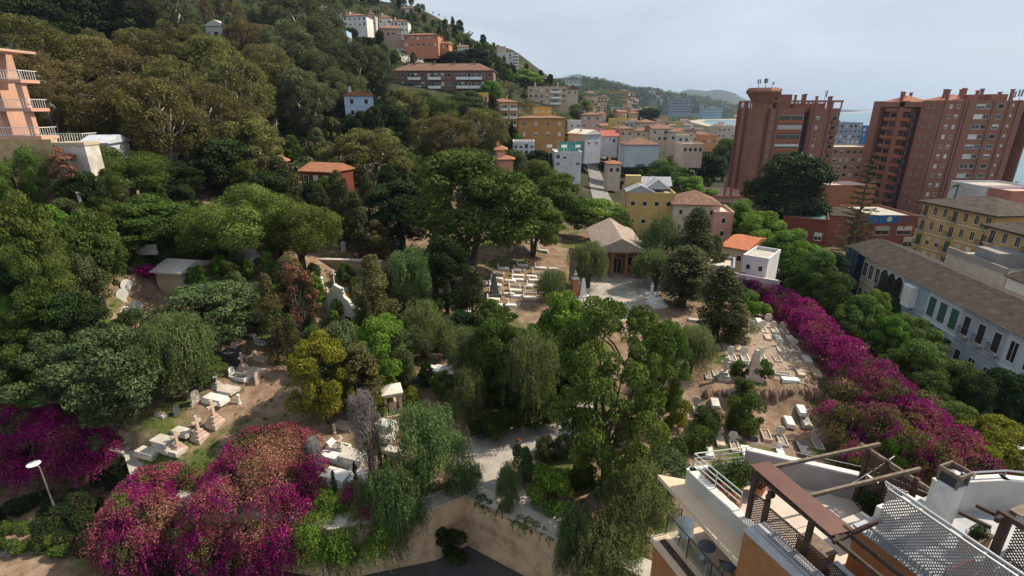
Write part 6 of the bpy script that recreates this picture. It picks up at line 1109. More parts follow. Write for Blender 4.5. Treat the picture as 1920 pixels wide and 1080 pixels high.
for k, px, yt, yb, w, lb in [
 ('eucy',695,240,360,170,'wide yellow olive eucalyptus above the red walled house'),
 ('eucb',830,215,330,140,'brown tinged eucalyptus in front of the yellow apartment block'),
 ('euc',905,205,310,120,'dark olive eucalyptus below the yellow apartments'),
 ('eucy',760,165,260,90,'green rounded eucalyptus under the long brown apartment row'),
 ('pine',800,165,250,120,'bushy green pine directly below the long tiled apartment row'),
 ('olive',870,170,230,90,'grey green tree between the long apartment row and the yellow block'),
 ('dark',708,184,268,56,'very dark tree beside the pale blue gabled house'),
 ('cyp',683,182,262,18,'slim dark cypress against the pale blue gabled wall'),
 ('dark',738,195,268,64,'dark evergreen right of the pale blue gabled house'),
 ('broad',880,283,512,235,'huge dark green tree spreading over the central graves'),
 ('broad',1000,360,480,120,'mid green tree just right of the huge central tree'),
 ('broad',1045,325,440,110,'dense green tree left of the small road'),
 ('bright',1110,370,450,110,'yellowish green tree behind the brown chapel roof'),
 ('broad',1160,395,470,60,'small green tree touching the back of the chapel'),
 ('olive',960,280,380,80,'tree with pale glossy leaves below the white villa'),
 ('broad',1010,300,400,90,'round green tree at the foot of the white villa terrace'),
 ('pine',440,345,505,190,'broad umbrella like pine shading the upper left graves'),
 ('pine',560,375,510,150,'bright tufted pine above the walled grave terrace'),
 ('pine',232,268,372,150,'bright green pine beside the white retaining wall'),
 ('broad',262,368,460,160,'round green tree under the bright pine'),
 ('cyp',640,335,465,46,'dark cypress behind the walled grave terrace'),
 ('cyp',668,360,480,42,'middle cypress of the dark row left of the huge tree'),
 ('cypo',705,412,485,45,'ragged olive cypress beside the pepper tree top'),
 ('cyp',600,345,450,40,'dark cypress in front of the red walled house'),
 ('cone',525,290,410,80,'dark conifer standing before the terracotta roofed house'),
 ('dark',750,335,465,130,'near black tree in deep shade left of the huge tree'),
 ('dark',835,440,590,90,'dark evergreen below the huge central tree'),
 ('cyp',805,500,595,24,'thin dark cypress beside the pepper trees'),
 ('cypo',505,515,682,46,'leaning olive brown cypress in the left cemetery'),
 ('cyp',572,508,645,34,'narrow cypress by the orange tiled roof'),
 ('rust',555,490,655,64,'half dead rusty tree between two cypresses'),
 ('pepper',770,455,600,115,'tall pepper tree with pale drooping top'),
 ('pepper',766,510,610,80,'lower drooping pepper tree beside the thin cypress'),
 ('pepper',792,560,670,105,'rounded pepper tree above the box tombs'),
 ('pepper',1105,448,540,90,'weeping pepper tree left of the chapel porch'),
 ('pepper',1035,502,565,62,'small round pepper tree right of the grave rows'),
 ('pepper',1240,400,520,90,'tall grey green pepper tree right of the chapel'),
 ('pepper',1232,462,545,95,'weeping tree over the white monument near the chapel'),
 ('cone',885,498,620,70,'grey green conical conifer among the central graves'),
 ('pepper',872,610,725,110,'drooping green tree in the central thicket, left member'),
 ('broad',935,600,760,120,'dark tree in the middle of the central thicket'),
 ('pepper',995,610,790,125,'drooping green tree behind the curved driveway'),
 ('pepper',880,685,800,85,'light green weeping tree left of the driveway bend'),
 ('bright',1055,548,690,110,'yellow green tree just below the brick pedestal'),
 ('broad',945,575,610,40,'small dark tree at the foot of the grave rows'),
 ('olive',640,600,745,115,'silvery tree below the white baroque gable'),
 ('bright',715,590,720,115,'light green tree above the small domed tomb'),
 ('olive',740,610,720,100,'grey leaved tree in the middle thicket'),
 ('yellow',600,618,792,120,'bright yellow green tree in the left cemetery'),
 ('cypo',672,650,780,80,'dull olive tree behind the dead weeping tree'),
 ('dry',684,712,905,62,'dead grey weeping tree among the lower graves'),
 ('pepper',790,755,920,165,'large bright weeping pepper tree left of the driveway'),
 ('pepper',740,850,985,140,'pepper tree hanging over the beige street wall'),
 ('pepper',865,865,975,90,'small pepper tree at the wall corner'),
 ('olive',395,530,645,190,'wide grey green tree with bare trunks over dark tombs'),
 ('pepper',325,575,745,140,'dark hanging pepper tree in the left cemetery'),
 ('broad',390,665,715,60,'small dark tree beside the hanging pepper tree'),
 ('olive',190,625,820,210,'large blue green tree with a few magenta blossoms'),
 ('broad',30,600,770,120,'dense green tree at the left edge above the bougainvillea'),
 ('olive',95,625,790,110,'grey leaved tree right of the dense tree at the left edge'),
 ('bright',20,545,680,90,'lighter green tree at the left edge, half way down the slope'),
 ('broad',75,520,650,110,'dense green tree filling the left slope'),
 ('dark',140,545,670,100,'dark tree filling the left slope beside the dull grey green one'),
 ('olive',150,470,590,95,'dull grey green tree on the left slope'),
 ('broad',40,360,500,110,'tall green tree left of the cemetery slope'),
 ('bright',95,385,520,100,'fresh green tree between the tall green and the layered tree'),
 ('pine',60,440,560,110,'dark tufted pine low at the left edge'),
 ('broad',160,395,550,130,'green tree with layered branches on the left slope'),
 ('pine',30,270,420,100,'bright pine at the left edge below the pink apartments'),
 ('dark',35,430,600,100,'dark evergreen at the left edge of the slope'),
 ('rust',120,275,365,56,'rusty half bare tree before the stone retaining wall'),
 ('dark',160,318,396,66,'dark tree before the white terrace wall'),
 ('broad',198,316,388,56,'leafy tree right of the white terrace wall'),
 ('broad',122,335,388,40,'small leafy tree at the foot of the rusty tree'),
 ('broad',170,335,380,50,'small dark green tree below the white terrace wall'),
 ('broad',520,400,480,90,'green tree between the two tufted pines'),
 ('pine',340,410,500,100,'green pine left of the umbrella pine'),
 ('cypo',380,455,510,60,'ragged dark cypress by the sunlit white tomb roof'),
 ('olive',300,430,490,70,'grey green tree above the purple blossom patch'),
 ('cypo',545,480,600,60,'dark cypress behind the half dead rusty tree'),
 ('cypo',700,480,640,70,'brownish tree right of the white baroque gable'),
 ('dark',420,255,370,120,'dark green tree at the foot of the eucalyptus wood'),
 ('dark',500,320,420,90,'dark tree left of the terracotta roofed house'),
 ('dark',600,300,370,60,'dark shaded tree behind the terracotta roofed house'),
 ('cyp',1302,392,540,66,'broad dark cypress before the pink walled house'),
 ('cyp',1285,462,575,95,'thick dark cypress, nearest of the group by the white monument'),
 ('olive',1335,440,530,50,'grey green tree right of the broad dark cypress'),
 ('cyp',1352,503,640,78,'dark pointed cypress by the sunken courtyard'),
 ('cypo',1385,570,640,60,'leaning olive cypress at the head of the disc headstones'),
 ('pepper',1300,603,705,88,'round clipped green tree left of the cross monument'),
 ('near',1150,565,905,250,'big open tree with yellow tips beside the driveway'),
 ('near',1235,600,800,110,'yellow tipped tree right of the big open tree'),
 ('shruby',1262,722,805,60,'yellow green bush beside the earth path'),
 ('pepper',1195,868,985,140,'weeping pepper tree left of the roof terrace'),
 ('pepper',1140,965,1130,170,'lowest pepper tree against the orange brown building'),
 ('pepper',955,865,965,60,'thin grey pepper tree over the driveway edge'),
 ('shrubb',1030,878,950,90,'bright green bush in the driveway garden'),
 ('shrubo',980,832,900,50,'pale leaved bush beside the driveway planter'),
 ('shrubo',1020,818,862,44,'small pale bush at the top of the driveway garden'),
 ('shrubo',1056,815,852,44,'small white flecked bush beneath the big open tree'),
 ('shrub',1400,736,806,72,'large dark oleander bush below the earth bank'),
 ('shrub',1396,708,744,48,'dark bush on top of the earth bank'),
 ('shrub',1388,676,702,34,'small round bush left of the brown obelisk'),
 ('shrub',1431,672,708,34,'small round bush right of the brown obelisk'),
 ('shrubb',1400,545,590,60,'bright green bush at the start of the bougainvillea'),
 ('dark',1482,283,450,150,'huge dark ficus between the two brick towers'),
 ('dark',1312,283,352,90,'dark ficus left of the first brick tower'),
 ('bright',1385,375,460,80,'first bright tree of the line by the pink house'),
 ('bright',1425,395,490,100,'middle bright tree of the line by the pink house'),
 ('bright',1475,430,520,100,'lowest bright tree of the line next to the palm'),
 ('broad',1530,470,600,95,'green street tree before the red walled building'),
 ('broad',1560,510,625,85,'green street tree above the magenta ridge'),
 ('dark',1500,500,580,70,'shaded street tree behind the palm'),
 ('bright',1642,546,640,56,'bright young tree in front of the arched window house'),
 ('broad',1610,555,660,90,'dark green street tree left of the bright young tree'),
 ('broad',1700,590,690,110,'broad street tree in front of the pale blue house'),
 ('bright',1665,590,690,60,'light green street tree beside the broad street tree'),
 ('broad',1720,640,750,110,'green street tree above the bougainvillea crest'),
 ('broad',1790,675,760,110,'last green street tree near the glass canopy'),
 ('broad',1790,760,850,100,'green tree behind the magenta crest at right'),
 ('yellow',1870,785,900,140,'golden yellow shrubby tree at the right edge'),
 ('yellow',1820,830,920,100,'yellowish tree between the bougainvillea and the golden tree'),
 ('shrubb',1680,820,900,70,'bright vine like bush behind the pergola'),
 ('cyp',1268,335,395,22,'slim dark cypress between the yellow and beige houses'),
 ('broad',1245,300,360,90,'green tree behind the white metal roofed house'),
 ('bright',1290,330,390,80,'light green tree beyond the metal roofed house'),
 ('broad',1200,290,350,80,'round tree left of the grey roofed town house'),
 ('eucy',1175,300,345,50,'brown green tree above the pink forecourt'),
 ('broad',1140,245,300,60,'green tree above the small road'),
 ('broad',1360,260,340,60,'loose green tree beside the first brick tower'),
 ('pine',1088,185,240,46,'umbrella pine with a bare trunk before the beige apartments'),
 ('pine',1045,210,260,60,'dark flat topped pine beside the orange house'),
 ('dark',1020,215,285,46,'dark tall tree in front of the orange house wall'),
 ('cone',925,175,245,34,'dark conical conifer in front of the yellow apartments'),
 ('broad',1060,245,290,70,'green tree right of the netted sports court'),
 ('dark',1010,280,340,60,'dark tree below the white villa'),
 ('dark',1215,202,232,46,'dark green round tree far off beyond the crane'),
 ('dark',890,90,135,70,'dark tree above the long apartment row'),
 ('dark',850,95,130,50,'dark evergreen beside the stone rubble slope'),
 ('bright',985,130,165,60,'light green trees below the white tower block'),
 ('bright',920,150,200,50,'yellow green tree at the right end of the long apartment row')]:
    T(k, px, yt, yb, w, lb)
for k, px, yt, yb, w, lb in [('dark',1870,690,800,80,'dark tree added as the deep shade below the row house fronts'),('dark',1915,705,815,80,'dark tree added as the deep shade at the right frame edge'),('broad',1740,700,790,80,'green tree filling the gap behind the magenta crest'),('dark',1830,700,800,70,'dark tree added as the left part of the deep shade below the row houses'),('dark',1560,470,560,60,'dark tree at the far end of the row houses'),('dark',330,300,372,80,'dark tree at the foot of the tall eucalyptus')]:  # dark trees below the row houses are added to stand in for street shade
    T(k, px, yt, yb, w, lb)
for px, yt, yb, w, lb in [(770,470,590,18,'slim dark cypress left of the drooping pepper trees'),(728,500,610,20,'slim cypress behind the grey leaved tree'),(690,560,660,20,'slim cypress in the hollow right of the gable'),(625,880,925,9,'tiny slim cypress beside the dark boulder'),(665,865,910,9,'tiny slim cypress left of the chest tomb'),(712,835,890,10,'tiny slim cypress right of the dead weeping tree'),(724,850,900,10,'tiny slim cypress touching the big pepper tree'),(545,590,700,30,'dark column cypress above the yellow green tree'),(690,330,450,34,'dark column cypress left of the near black tree'),(632,320,420,34,'dark column cypress behind the red walled house')]:
    T('cyp', px, yt, yb, w, lb)
# second storey of filler trees on the hill: nothing in the photo tells them apart
rr = random.Random(11)
def fill(n, poly, kinds, hh, lb, grp, rad=(.3,.42), mind=5):
    out = []; xs = [p[0] for p in poly]; ys = [p[1] for p in poly]; tries = 0
    while len(out) < n and tries < n*30:
        tries += 1; px, py = rr.uniform(min(xs), max(xs)), rr.uniform(min(ys), max(ys)); ins = False
        for i in range(len(poly)):
            x1, y1 = poly[i]; x2, y2 = poly[i-1]
            if (y1 > py) != (y2 > py) and px < (x2-x1)*(py-y1)/(y2-y1)+x1: ins = not ins
        if not ins: continue
        g = ground(px, py)
        if any(abs(g.x-o[0])+abs(g.y-o[1]) < mind for o in out): continue
        if blocked(g.x, g.y): continue
        out.append((g.x, g.y)); h = rr.uniform(*hh); plant_at(rr.choice(kinds), (g.x, g.y, g.z-.2), h, h*rr.uniform(*rad), lb, grp)
def blocked(x, y):
    for (bx, by, br) in BLOCK:
        if (x-bx)**2+(y-by)**2 < br*br: return True
    return False
fill(85, [(0,60),(0,300),(420,290),(700,230),(700,90),(560,20),(330,20)], ['euc','eucg','eucb','dark'], (10,16), 'smaller tree filling the dense wood on the left hillside', 'understorey trees of the hillside wood', rad=(.24,.34), mind=6)
fill(70, [(560,60),(640,100),(720,150),(880,120),(960,150),(900,60),(760,0),(600,-10)], ['dark','broad','eucg','pine'], (4,8.5), 'dark green tree on the villa hillside below the ridge', 'trees between the hillside villas', mind=6)
fill(45, [(720,200),(860,190),(1000,230),(1080,260),(980,300),(880,300),(740,280),(640,250)], ['broad','dark','eucy','olive'], (5,8), 'green tree on the slope under the apartment blocks', 'trees on the slope under the apartment blocks', mind=6)
fill(44, [(760,12),(830,30),(900,80),(980,130),(1030,160),(1000,175),(860,95),(750,40)], ['dark','cone','pine'], (5,9), 'dark tree standing out on the skyline of the hill', 'trees on the hill skyline', mind=7)
fill(30, [(600,5),(760,12),(760,2),(600,-15)], ['dark','cone','pine'], (7,12), 'dark pine on the ridge above the white villas', 'pines along the top of the ridge', mind=8)
fill(70, [(1080,262),(1360,250),(1360,340),(1290,380),(1160,330)], ['broad','dark','olive','bright'], (4,7), 'small green tree between the town houses', 'trees between the town houses', mind=4.5)
fill(34, [(420,250),(760,290),(940,320),(1060,370),(1080,440),(700,420),(430,390)], ['broad','dark','olive','broad'], (6,9), 'green tree in the belt above the cemetery', 'trees of the belt above the cemetery', mind=4.5)
fill(24, [(0,420),(300,380),(420,440),(250,460),(120,520),(0,620)], ['broad','dark','olive'], (4,7), 'dense green tree on the steep left slope', 'trees on the steep left slope', mind=4)
fill(18, [(860,640),(1100,640),(1130,750),(960,800),(860,740)], ['pepper','broad','dark'], (4,6), 'green tree in the thicket above the driveway', 'trees of the thicket above the driveway', mind=2.8)

fill(76, [(330,470),(560,520),(760,560),(860,640),(840,760),(640,800),(560,700),(420,600),(300,520)], ['broad','olive','pepper','bright','yellow'], (2.2,4.6), 'small tree among the graves of the left cemetery', 'small trees among the left graves', mind=2.4)
fill(26, [(640,300),(1080,330),(1080,440),(980,470),(740,440),(640,420)], ['broad','dark'], (6,9), 'dark green tree in the shade behind the huge tree', 'trees behind the huge tree', mind=4)
fill(14, [(120,440),(330,430),(330,480),(180,520)], ['broad','olive','pine'], (4,6), 'green tree around the upper left grave plots', 'trees around the upper left graves', mind=4)
fill(16, [(0,600),(170,620),(330,700),(250,790),(60,780)], ['broad','olive'], (4,6), 'dense green tree above the left bougainvillea', 'trees above the left bougainvillea', mind=3)
fill(22, [(1380,440),(1500,470),(1620,560),(1780,700),(1740,720),(1560,600),(1400,500)], ['broad','bright','dark'], (4,6), 'green tree in the strip beside the street', 'trees in the strip beside the street', mind=3.5)

fill(30, [(915,88),(1045,168),(1060,190),(960,175),(890,135)], ['dark','broad','cone','bright'], (5,9), 'tree on the slope around the white high rise', 'trees around the white high rise', mind=6)
fill(22, [(960,250),(1040,245),(1140,300),(1100,350),(1020,340),(950,300)], ['broad','dark','bright'], (4,6.5), 'green tree around the sports court and white villa', 'trees around the sports court', mind=4)

fill(30, [(1090,225),(1300,235),(1350,265),(1250,275),(1100,262)], ['broad','dark','olive'], (4,7), 'green tree among the packed town roofs', 'trees among the packed town roofs', mind=5)

for px, pt_, Y_, r_, k, lb in [(655,212,146,3.0,'dark','dark tree hiding the left foot of the pale blue gabled house'),(676,206,145,3.2,'dark','dark tree hiding the door side of the pale blue gabled house'),(700,196,146,3.4,'dark','tall dark tree overlapping the right end of the pale blue gable'),(582,338,92,2.6,'dark','dark tree in front of the red house wall, left'),(606,330,93,2.6,'broad','green tree in front of the red house wall, right'),(628,322,94,2.4,'dark','dark tree at the right end of the red house'),(206,284,78,3.0,'broad','green tree in front of the white sheet roofed building'),(182,300,74,2.2,'dark','dark tree between the white terrace and the sheet roofed building')]:
    p = at_Y(px, pt_, Y_); z_ = hz(p.x, Y_); plant_at(k, (p.x, Y_, z_-.1), max(3, p.z-z_), r_, lb)
for k, px, yt, yb, w, lb in [('shrub',1095,862,912,60,'dark bush left of the trunk of the big open tree'),('shrub',1185,855,905,60,'dark bush right of the trunk of the big open tree'),('shrub',1145,880,935,50,'dark bush below the trunk of the big open tree'),('olive',1250,850,930,110,'grey green tree between the hedge and the roof terrace'),('pepper',1080,930,1040,90,'small pepper tree above the right street wall'),('bright',700,575,640,60,'small fresh green tree right of the baroque gable'),('pine',500,360,470,100,'middle tufted pine joining the two pines')]:
    T(k, px, yt, yb, w, lb)
# ------------------------------------------------------------------ bougainvillea, hedges, creepers, masses
def mass(name, label, cat, lobes, mats_w, n, L, W, droop=0.0, group=None, stems=True, seed=1, flat=.8, patch=None, names=('blossoms', 'foliage')):
    """lobes (x,y,z,r). mats_w [(leaf key, weight)]; patch (cx,cy,cz,r,key) paints a blotch of its own petal colour."""
    lob = np.array(lobes, float); base = lob[:, :3].mean(0); base[2] = lob[:, 2].min()-lob[:, 3].max(); t = thing(name, label, cat, tuple(base), 0, group); lob[:, :3] -= base
    r = np.random.default_rng(seed); k = r.choice(len(lob), n, p=lob[:, 3]**2/(lob[:, 3]**2).sum()); nstr = 26*len(lob)
    sd_ = sphere_pts(r, nstr, .45); s = r.integers(0, 26, n)+k*26; d = sphere_pts(r, n, .3); dr_ = r.uniform(0, 1, n) < (.55 if droop else 0)
    P_ = lob[k, :3]+d*(r.uniform(.7, 1.06, n)*lob[k, 3])[:, None]*np.array([1, 1, flat]); q = r.uniform(0, 1, n)**1.2*droop
    Pd = lob[k, :3]+sd_[s]*(lob[k, 3]*r.uniform(.95, 1.08, n))[:, None]*np.array([1, 1, flat]); Pd[:, 2] -= q*(.4+.6*(s % 7)/6); Pd[:, :2] += sd_[s][:, :2]*(.25*np.sqrt(q))[:, None]*droop+r.normal(size=(n, 2))*.045
    P_ = np.where(dr_[:, None], Pd, P_); N = d+r.normal(size=(n, 3))*.9; keys = [m[0] for m in mats_w]; wt = np.array([m[1] for m in mats_w], float)
    # colour by cluster with some mixing
    ncl = max(12, n//900); cc = P_[r.integers(0, n, ncl)]; ck = r.choice(len(keys), ncl, p=wt/wt.sum()); near = np.empty(n, int)
    for i in range(0, n, 8000): near[i:i+8000] = ((P_[i:i+8000, None, :]-cc[None])**2).sum(-1).argmin(1)
    mi = ck[near]; rnd = r.uniform(0, 1, n) < .38; mi = np.where(rnd, r.choice(len(keys), n, p=wt/wt.sum()), mi)
    if patch:
        for cx, cy, cz, rad, key in patch:
            if key not in keys: keys.append(key)
            dd = np.linalg.norm(P_-(np.array([cx, cy, cz])-base), axis=1)/rad+r.normal(size=n)*.22; mi = np.where((dd < 1) & (r.uniform(0, 1, n) < .82), keys.index(key), mi)
    green = np.array([kk not in ('mag', 'tan', 'rose') for kk in keys])[mi]
    for nm, sel in ((names[0], ~green), (names[1], green)):
        if sel.sum() > 10: link(nm, leafmesh(nm, P_[sel], N[sel], L, W, [LM[kk] for kk in keys], mi[sel], seed=seed+3), t)
    if stems:
        mb = MB(); rs = random.Random(seed)
        for i in range(min(26, len(lob)*2)):
            c = lob[rs.randrange(len(lob))]; a = rs.uniform(0, 6.28); e = Vector((c[0]+math.cos(a)*c[3]*1.5, c[1]+math.sin(a)*c[3]*1.5-.4, c[2]+c[3]*rs.uniform(-.6, .9))); c0 = Vector((lob[:, 0].mean()*.5+c[0]*.5, lob[:, 1].mean()*.5+c[1]*.5, c[2]-c[3]*.5)); mid = c0.lerp(e, .6)+Vector((0, 0, c[3]*.6)); mb.path([(0, 0, .2), c0, mid, e], [.05, .035, .02, .008], 4)
        mb.obj('stems', M['bark'], t)
    return t
rr = random.Random(21)
def jl(pts, n, rad, jit): # lobes scattered along points (px,py,z)
    out = []
    W_ = [at_z(*p) for p in pts]
    for i in range(n):
        s = rr.uniform(0, len(W_)-1.001); j = int(s); p = W_[j].lerp(W_[j+1], s-j); out.append((p.x+rr.uniform(-1, 1)*jit[0], p.y+rr.uniform(-1, 1)*jit[1], p.z+rr.uniform(-1, .4)*jit[2], rr.uniform(*rad)))
    return out
def mound(x0, x1, crest, edge, n, rad, hang=2.6, wally=None, hz_=0):
    out = []
    for i in range(n):
        u = rr.uniform(0, 1); x = x0+(x1-x0)*u; dome = math.sqrt(max(0, 1-(2*u-1)**2)); v = rr.uniform(0, 1)
        y = crest[0]+(edge[0]-crest[0])*v; z = 15.0+hz_+(crest[1]-15.0)*dome*(1-.35*v); y += (1-dome)*(-.0)
        out.append((x, y, z-.3, rr.uniform(*rad)))
    for i in range(n):
        u = rr.uniform(.02, .98); x = x0+(x1-x0)*u; dome = math.sqrt(max(0, 1-(2*u-1)**2)); out.append((x, edge[0]-.2-rr.uniform(0, 1.3), 15.5+hz_-rr.uniform(0, 1)*hang*dome, rr.uniform(.55, .95)))
    return out
mass('bougainvillea', 'largest bougainvillea mound with a faded tan patch over the street wall', 'bougainvillea', mound(-25.4, -16.6, (38.4, 19.4), (31.6, 0), 74, (.85, 1.3), 4.8), [('mag', 4), ('rose', 3.5), ('near', 1.2), ('dark', 1)], 130000, .07, .045, 2.2, seed=3, patch=[(-20.4, 33.5, 17.6, 2.3, 'tan'), (-19.8, 36.4, 18.8, 1.9, 'tan'), (-19.8, 31.6, 15.3, 1.5, 'tan'), (-22.4, 31.3, 15.2, 1.3, 'rose')])
mass('bougainvillea', 'second bougainvillea mound left of the largest, trailing to the street', 'bougainvillea', mound(-32.3, -27.7, (36.0, 17.2), (31.8, 0), 44, (.8, 1.2), 4.6), [('mag', 3), ('rose', 4), ('near', 1.8), ('dark', 1)], 90000, .07, .045, 2.2, seed=4, patch=[(-27, 32, 15.5, 1.5, 'tan')])
mass('bougainvillea', 'bright magenta bougainvillea behind the street lamp at the left edge', 'bougainvillea', mound(-54, -37, (43.5, 18.4), (39.8, 0), 60, (.9, 1.4), 1.6, hz_=.4), [('mag', 8), ('rose', 1.5), ('bright', .8), ('near', .8)], 110000, .075, .05, 1.6, seed=5)
mass('creeper', 'light green creeper with red tips hanging over the beige wall', 'creeper', mound(-17, -9.6, (34.5, 16.4), (31.6, 0), 34, (.6, .95), 2.8), [('bright', 6), ('broad', 2)], 60000, .06, .035, 1.6, seed=6, patch=[(-11, 32.5, 16.3, 1.4, 'rose'), (-13, 33.6, 16.6, 1.0, 'mag')], names=('red_tips', 'foliage'))
mass('bougainvillea', 'long magenta bougainvillea ridge from the white cube house to the crest', 'bougainvillea', jl([(1425,545,20.2),(1470,560,20.8),(1515,590,21),(1550,632,21.2),(1600,668,21)], 60, (1.0, 1.5), (1.5, 1.5, 1.2))+jl([(1455,575,19.4),(1535,638,19.6),(1590,695,19.4)], 26, (.8, 1.1), (.7, .8, .8)), [('mag', 9), ('rose', 1.5), ('olive', 1.2), ('dark', 1.2)], 80000, .09, .055, 1.0, seed=7)
mass('bougainvillea', 'darker magenta bougainvillea crest between the terrace graves and the street trees', 'bougainvillea', jl([(1600,680,20.8),(1650,700,20.8),(1690,735,20.4),(1735,775,19.8),(1780,820,19),(1800,860,18.4),(1850,885,18)], 66, (1.0, 1.5), (1.2, 1.4, 1.3))+jl([(1570,715,19.3),(1640,760,18.8),(1700,800,18.5)], 34, (1.0, 1.5), (1.2, 1.2, .9)), [('mag', 5), ('rose', 2), ('near', 2), ('dark', 2), ('broad', 1)], 80000, .085, .05, 1.0, seed=8)
mass('bougainvillea', 'mottled purple and green bougainvillea mound nearest the pergola', 'bougainvillea', jl([(1560,790,18.2),(1610,775,19.2),(1665,785,19.6),(1720,820,19.2),(1770,860,18.6)], 52, (.9, 1.3), (1.2, 1.2, 1.2))+jl([(1570,830,17.2),(1640,850,17.2),(1720,880,17.2)], 36, (.9, 1.3), (1.2, 1.0, .8)), [('mag', 3.5), ('rose', 2.2), ('near', 3), ('eucb', 2), ('dark', 1)], 90000, .07, .042, 1.0, seed=9)
mass('bougainvillea', 'small purple bougainvillea patch above the tomb house', 'bougainvillea', jl([(255,505,27),(285,508,26.6)], 9, (.6, .9), (.6, .5, .3)), [('mag', 1)], 5000, .09, .06, .4, seed=10)
mass('bougainvillea', 'dark purple bougainvillea at the white cube house wall', 'bougainvillea', jl([(1390,520,20.4),(1415,535,20.2)], 12, (.7, 1.0), (.6, .6, .4)), [('mag', 3), ('dark', 1)], 8000, .09, .06, .4, seed=12)
for i, (px, py, z) in enumerate([(152,700,22.5),(190,745,21.5),(163,738,22.3),(100,770,20),(820,690,0)][:4]):
    g = at_Y(px, py, 43.5-i*.8); mass('blossom_cluster', ['magenta blossoms high in the blue green tree','magenta blossoms low in the blue green tree','magenta blossoms in the middle of the blue green tree','magenta blossoms above the left bougainvillea'][i], 'blossoms', [(g.x+rr.uniform(-.5,.5), g.y, g.z+rr.uniform(-.3,.3), .45) for _ in range(3)], [('mag', 1)], 500, .08, .06, stems=False, seed=30+i)
mass('hedge', 'dark green hedge running down beside the lower terrace graves', 'hedge', jl([(1335,768,17.6),(1330,800,17.2),(1310,822,17),(1270,838,16.8),(1235,848,16.7)], 46, (.6, .9), (.9, .7, .8)), [('broad', 5), ('dark', 2)], 30000, .075, .045, seed=13, stems=False)
mass('hedge', 'dark evergreen bank between the driveway and the pepper tree', 'hedge', jl([(905,800,17),(925,790,17.4),(960,780,17.6),(1010,775,17.6),(1050,765,17.8)], 34, (.7, 1.1), (.8, .5, .6)), [('dark', 5), ('broad', 3)], 24000, .09, .05, seed=14, stems=False)
mass('hedge', 'low creeper spilling over the driveway wall', 'hedge', [(-2.5+i*.62, 34.0-i*.40, 15.4+rr.uniform(-.3,.2), rr.uniform(.3,.5)) for i in range(10)], [('broad', 3), ('olive', 2)], 7000, .06, .03, .8, seed=15, stems=False)
mass('shrub', 'green creeper in the inner corner of the beige street wall', 'shrub', [(-5+rr.uniform(-.8,.8), 32.9+rr.uniform(-.5,.3), 10.6+rr.uniform(0,2.4), rr.uniform(.4,.7)) for i in range(10)], [('broad', 2), ('dark', 3)], 7000, .08, .045, seed=16, stems=False)
mass('shrub', 'green weeds along the rubble wall at the bottom left corner', 'shrub', [(-48+i*.9, 34.5+rr.uniform(-1,1), 11.5+rr.uniform(0,.3), rr.uniform(.4,.7)) for i in range(9)], [('broad', 2), ('near', 2)], 7000, .08, .03, seed=17, stems=False)
mass('hedge', 'bright green bush bank at the head of the terrace graves', 'hedge', jl([(1390,572,20.2),(1415,578,20),(1440,580,20)], 14, (.6, .9), (.8, .6, .4)), [('bright', 4), ('broad', 2)], 14000, .09, .05, seed=18, stems=False)
t = thing('palm_tree', 'feathery date palm beside the white cube house', 'palm', tuple(ground(1480, 530)))
def palm(t, h, nf, L_, lm='eucg', trk=.25):
    MB().path([(0,0,-.5),(.1,0,h*.5),(0,0,h)], [trk*1.2, trk, trk*.9], 9).obj('trunk', M['bark'], t); r = np.random.default_rng(nf); C_, N_, A_ = [], [], []
    for f in range(nf):
        a = r.uniform(0, 6.28); el = r.uniform(-.3, 1.3); 
        for s in np.linspace(.12, 1, 26):
            ee = el-s*1.3; x = L_*s*math.cos(el-.5*s); z = L_*(s*math.sin(el)-.55*s*s)
            for sd__ in (-1, 1):
                w_ = .35*(1-s*.6); C_.append((math.cos(a)*x-math.sin(a)*sd__*w_*.5, math.sin(a)*x+math.cos(a)*sd__*w_*.5, h+z-.05)); N_.append((-.2*math.cos(a), -.2*math.sin(a), 1)); A_.append((math.cos(a)*.6-math.sin(a)*sd__, math.sin(a)*.6+math.cos(a)*sd__, -.4))
    C_, N_, A_ = map(np.array, (C_, N_, A_)); link('fronds', leafmesh('fronds', C_, N_, .26, .035, LM[lm], axis=A_*1.0), t)
palm(t, 3.6, 44, 3.2)
for px, py, h_, lb, L_, Y_ in [(1247,262,8,'tall fan palm standing over the cream houses',1.9,None),(1634,405,8,'palm with a bare trunk at the foot of the broad tower',1.9,130),(1795,352,4,'palm top peeping over the yellow block roof',2.4,150),(958,240,7,'palm beside the yellow apartment block',1.8,None),(1118,305,7,'palm beside the small road',1.7,None),(1905,345,6,'leftmost palm of the sea front at the right edge',2.4,290),(1925,350,6,'rightmost palm of the sea front at the right edge',2.4,285)]:
    g = ground(px, py) if Y_ is None else at_Y(px, py, Y_); gz = hz(g.x, g.y) if Y_ is None else g.z-h_*.9; t = thing('palm_tree', lb, 'palm', (g.x, g.y, gz)); palm(t, h_, 30, L_, 'broad', .18)
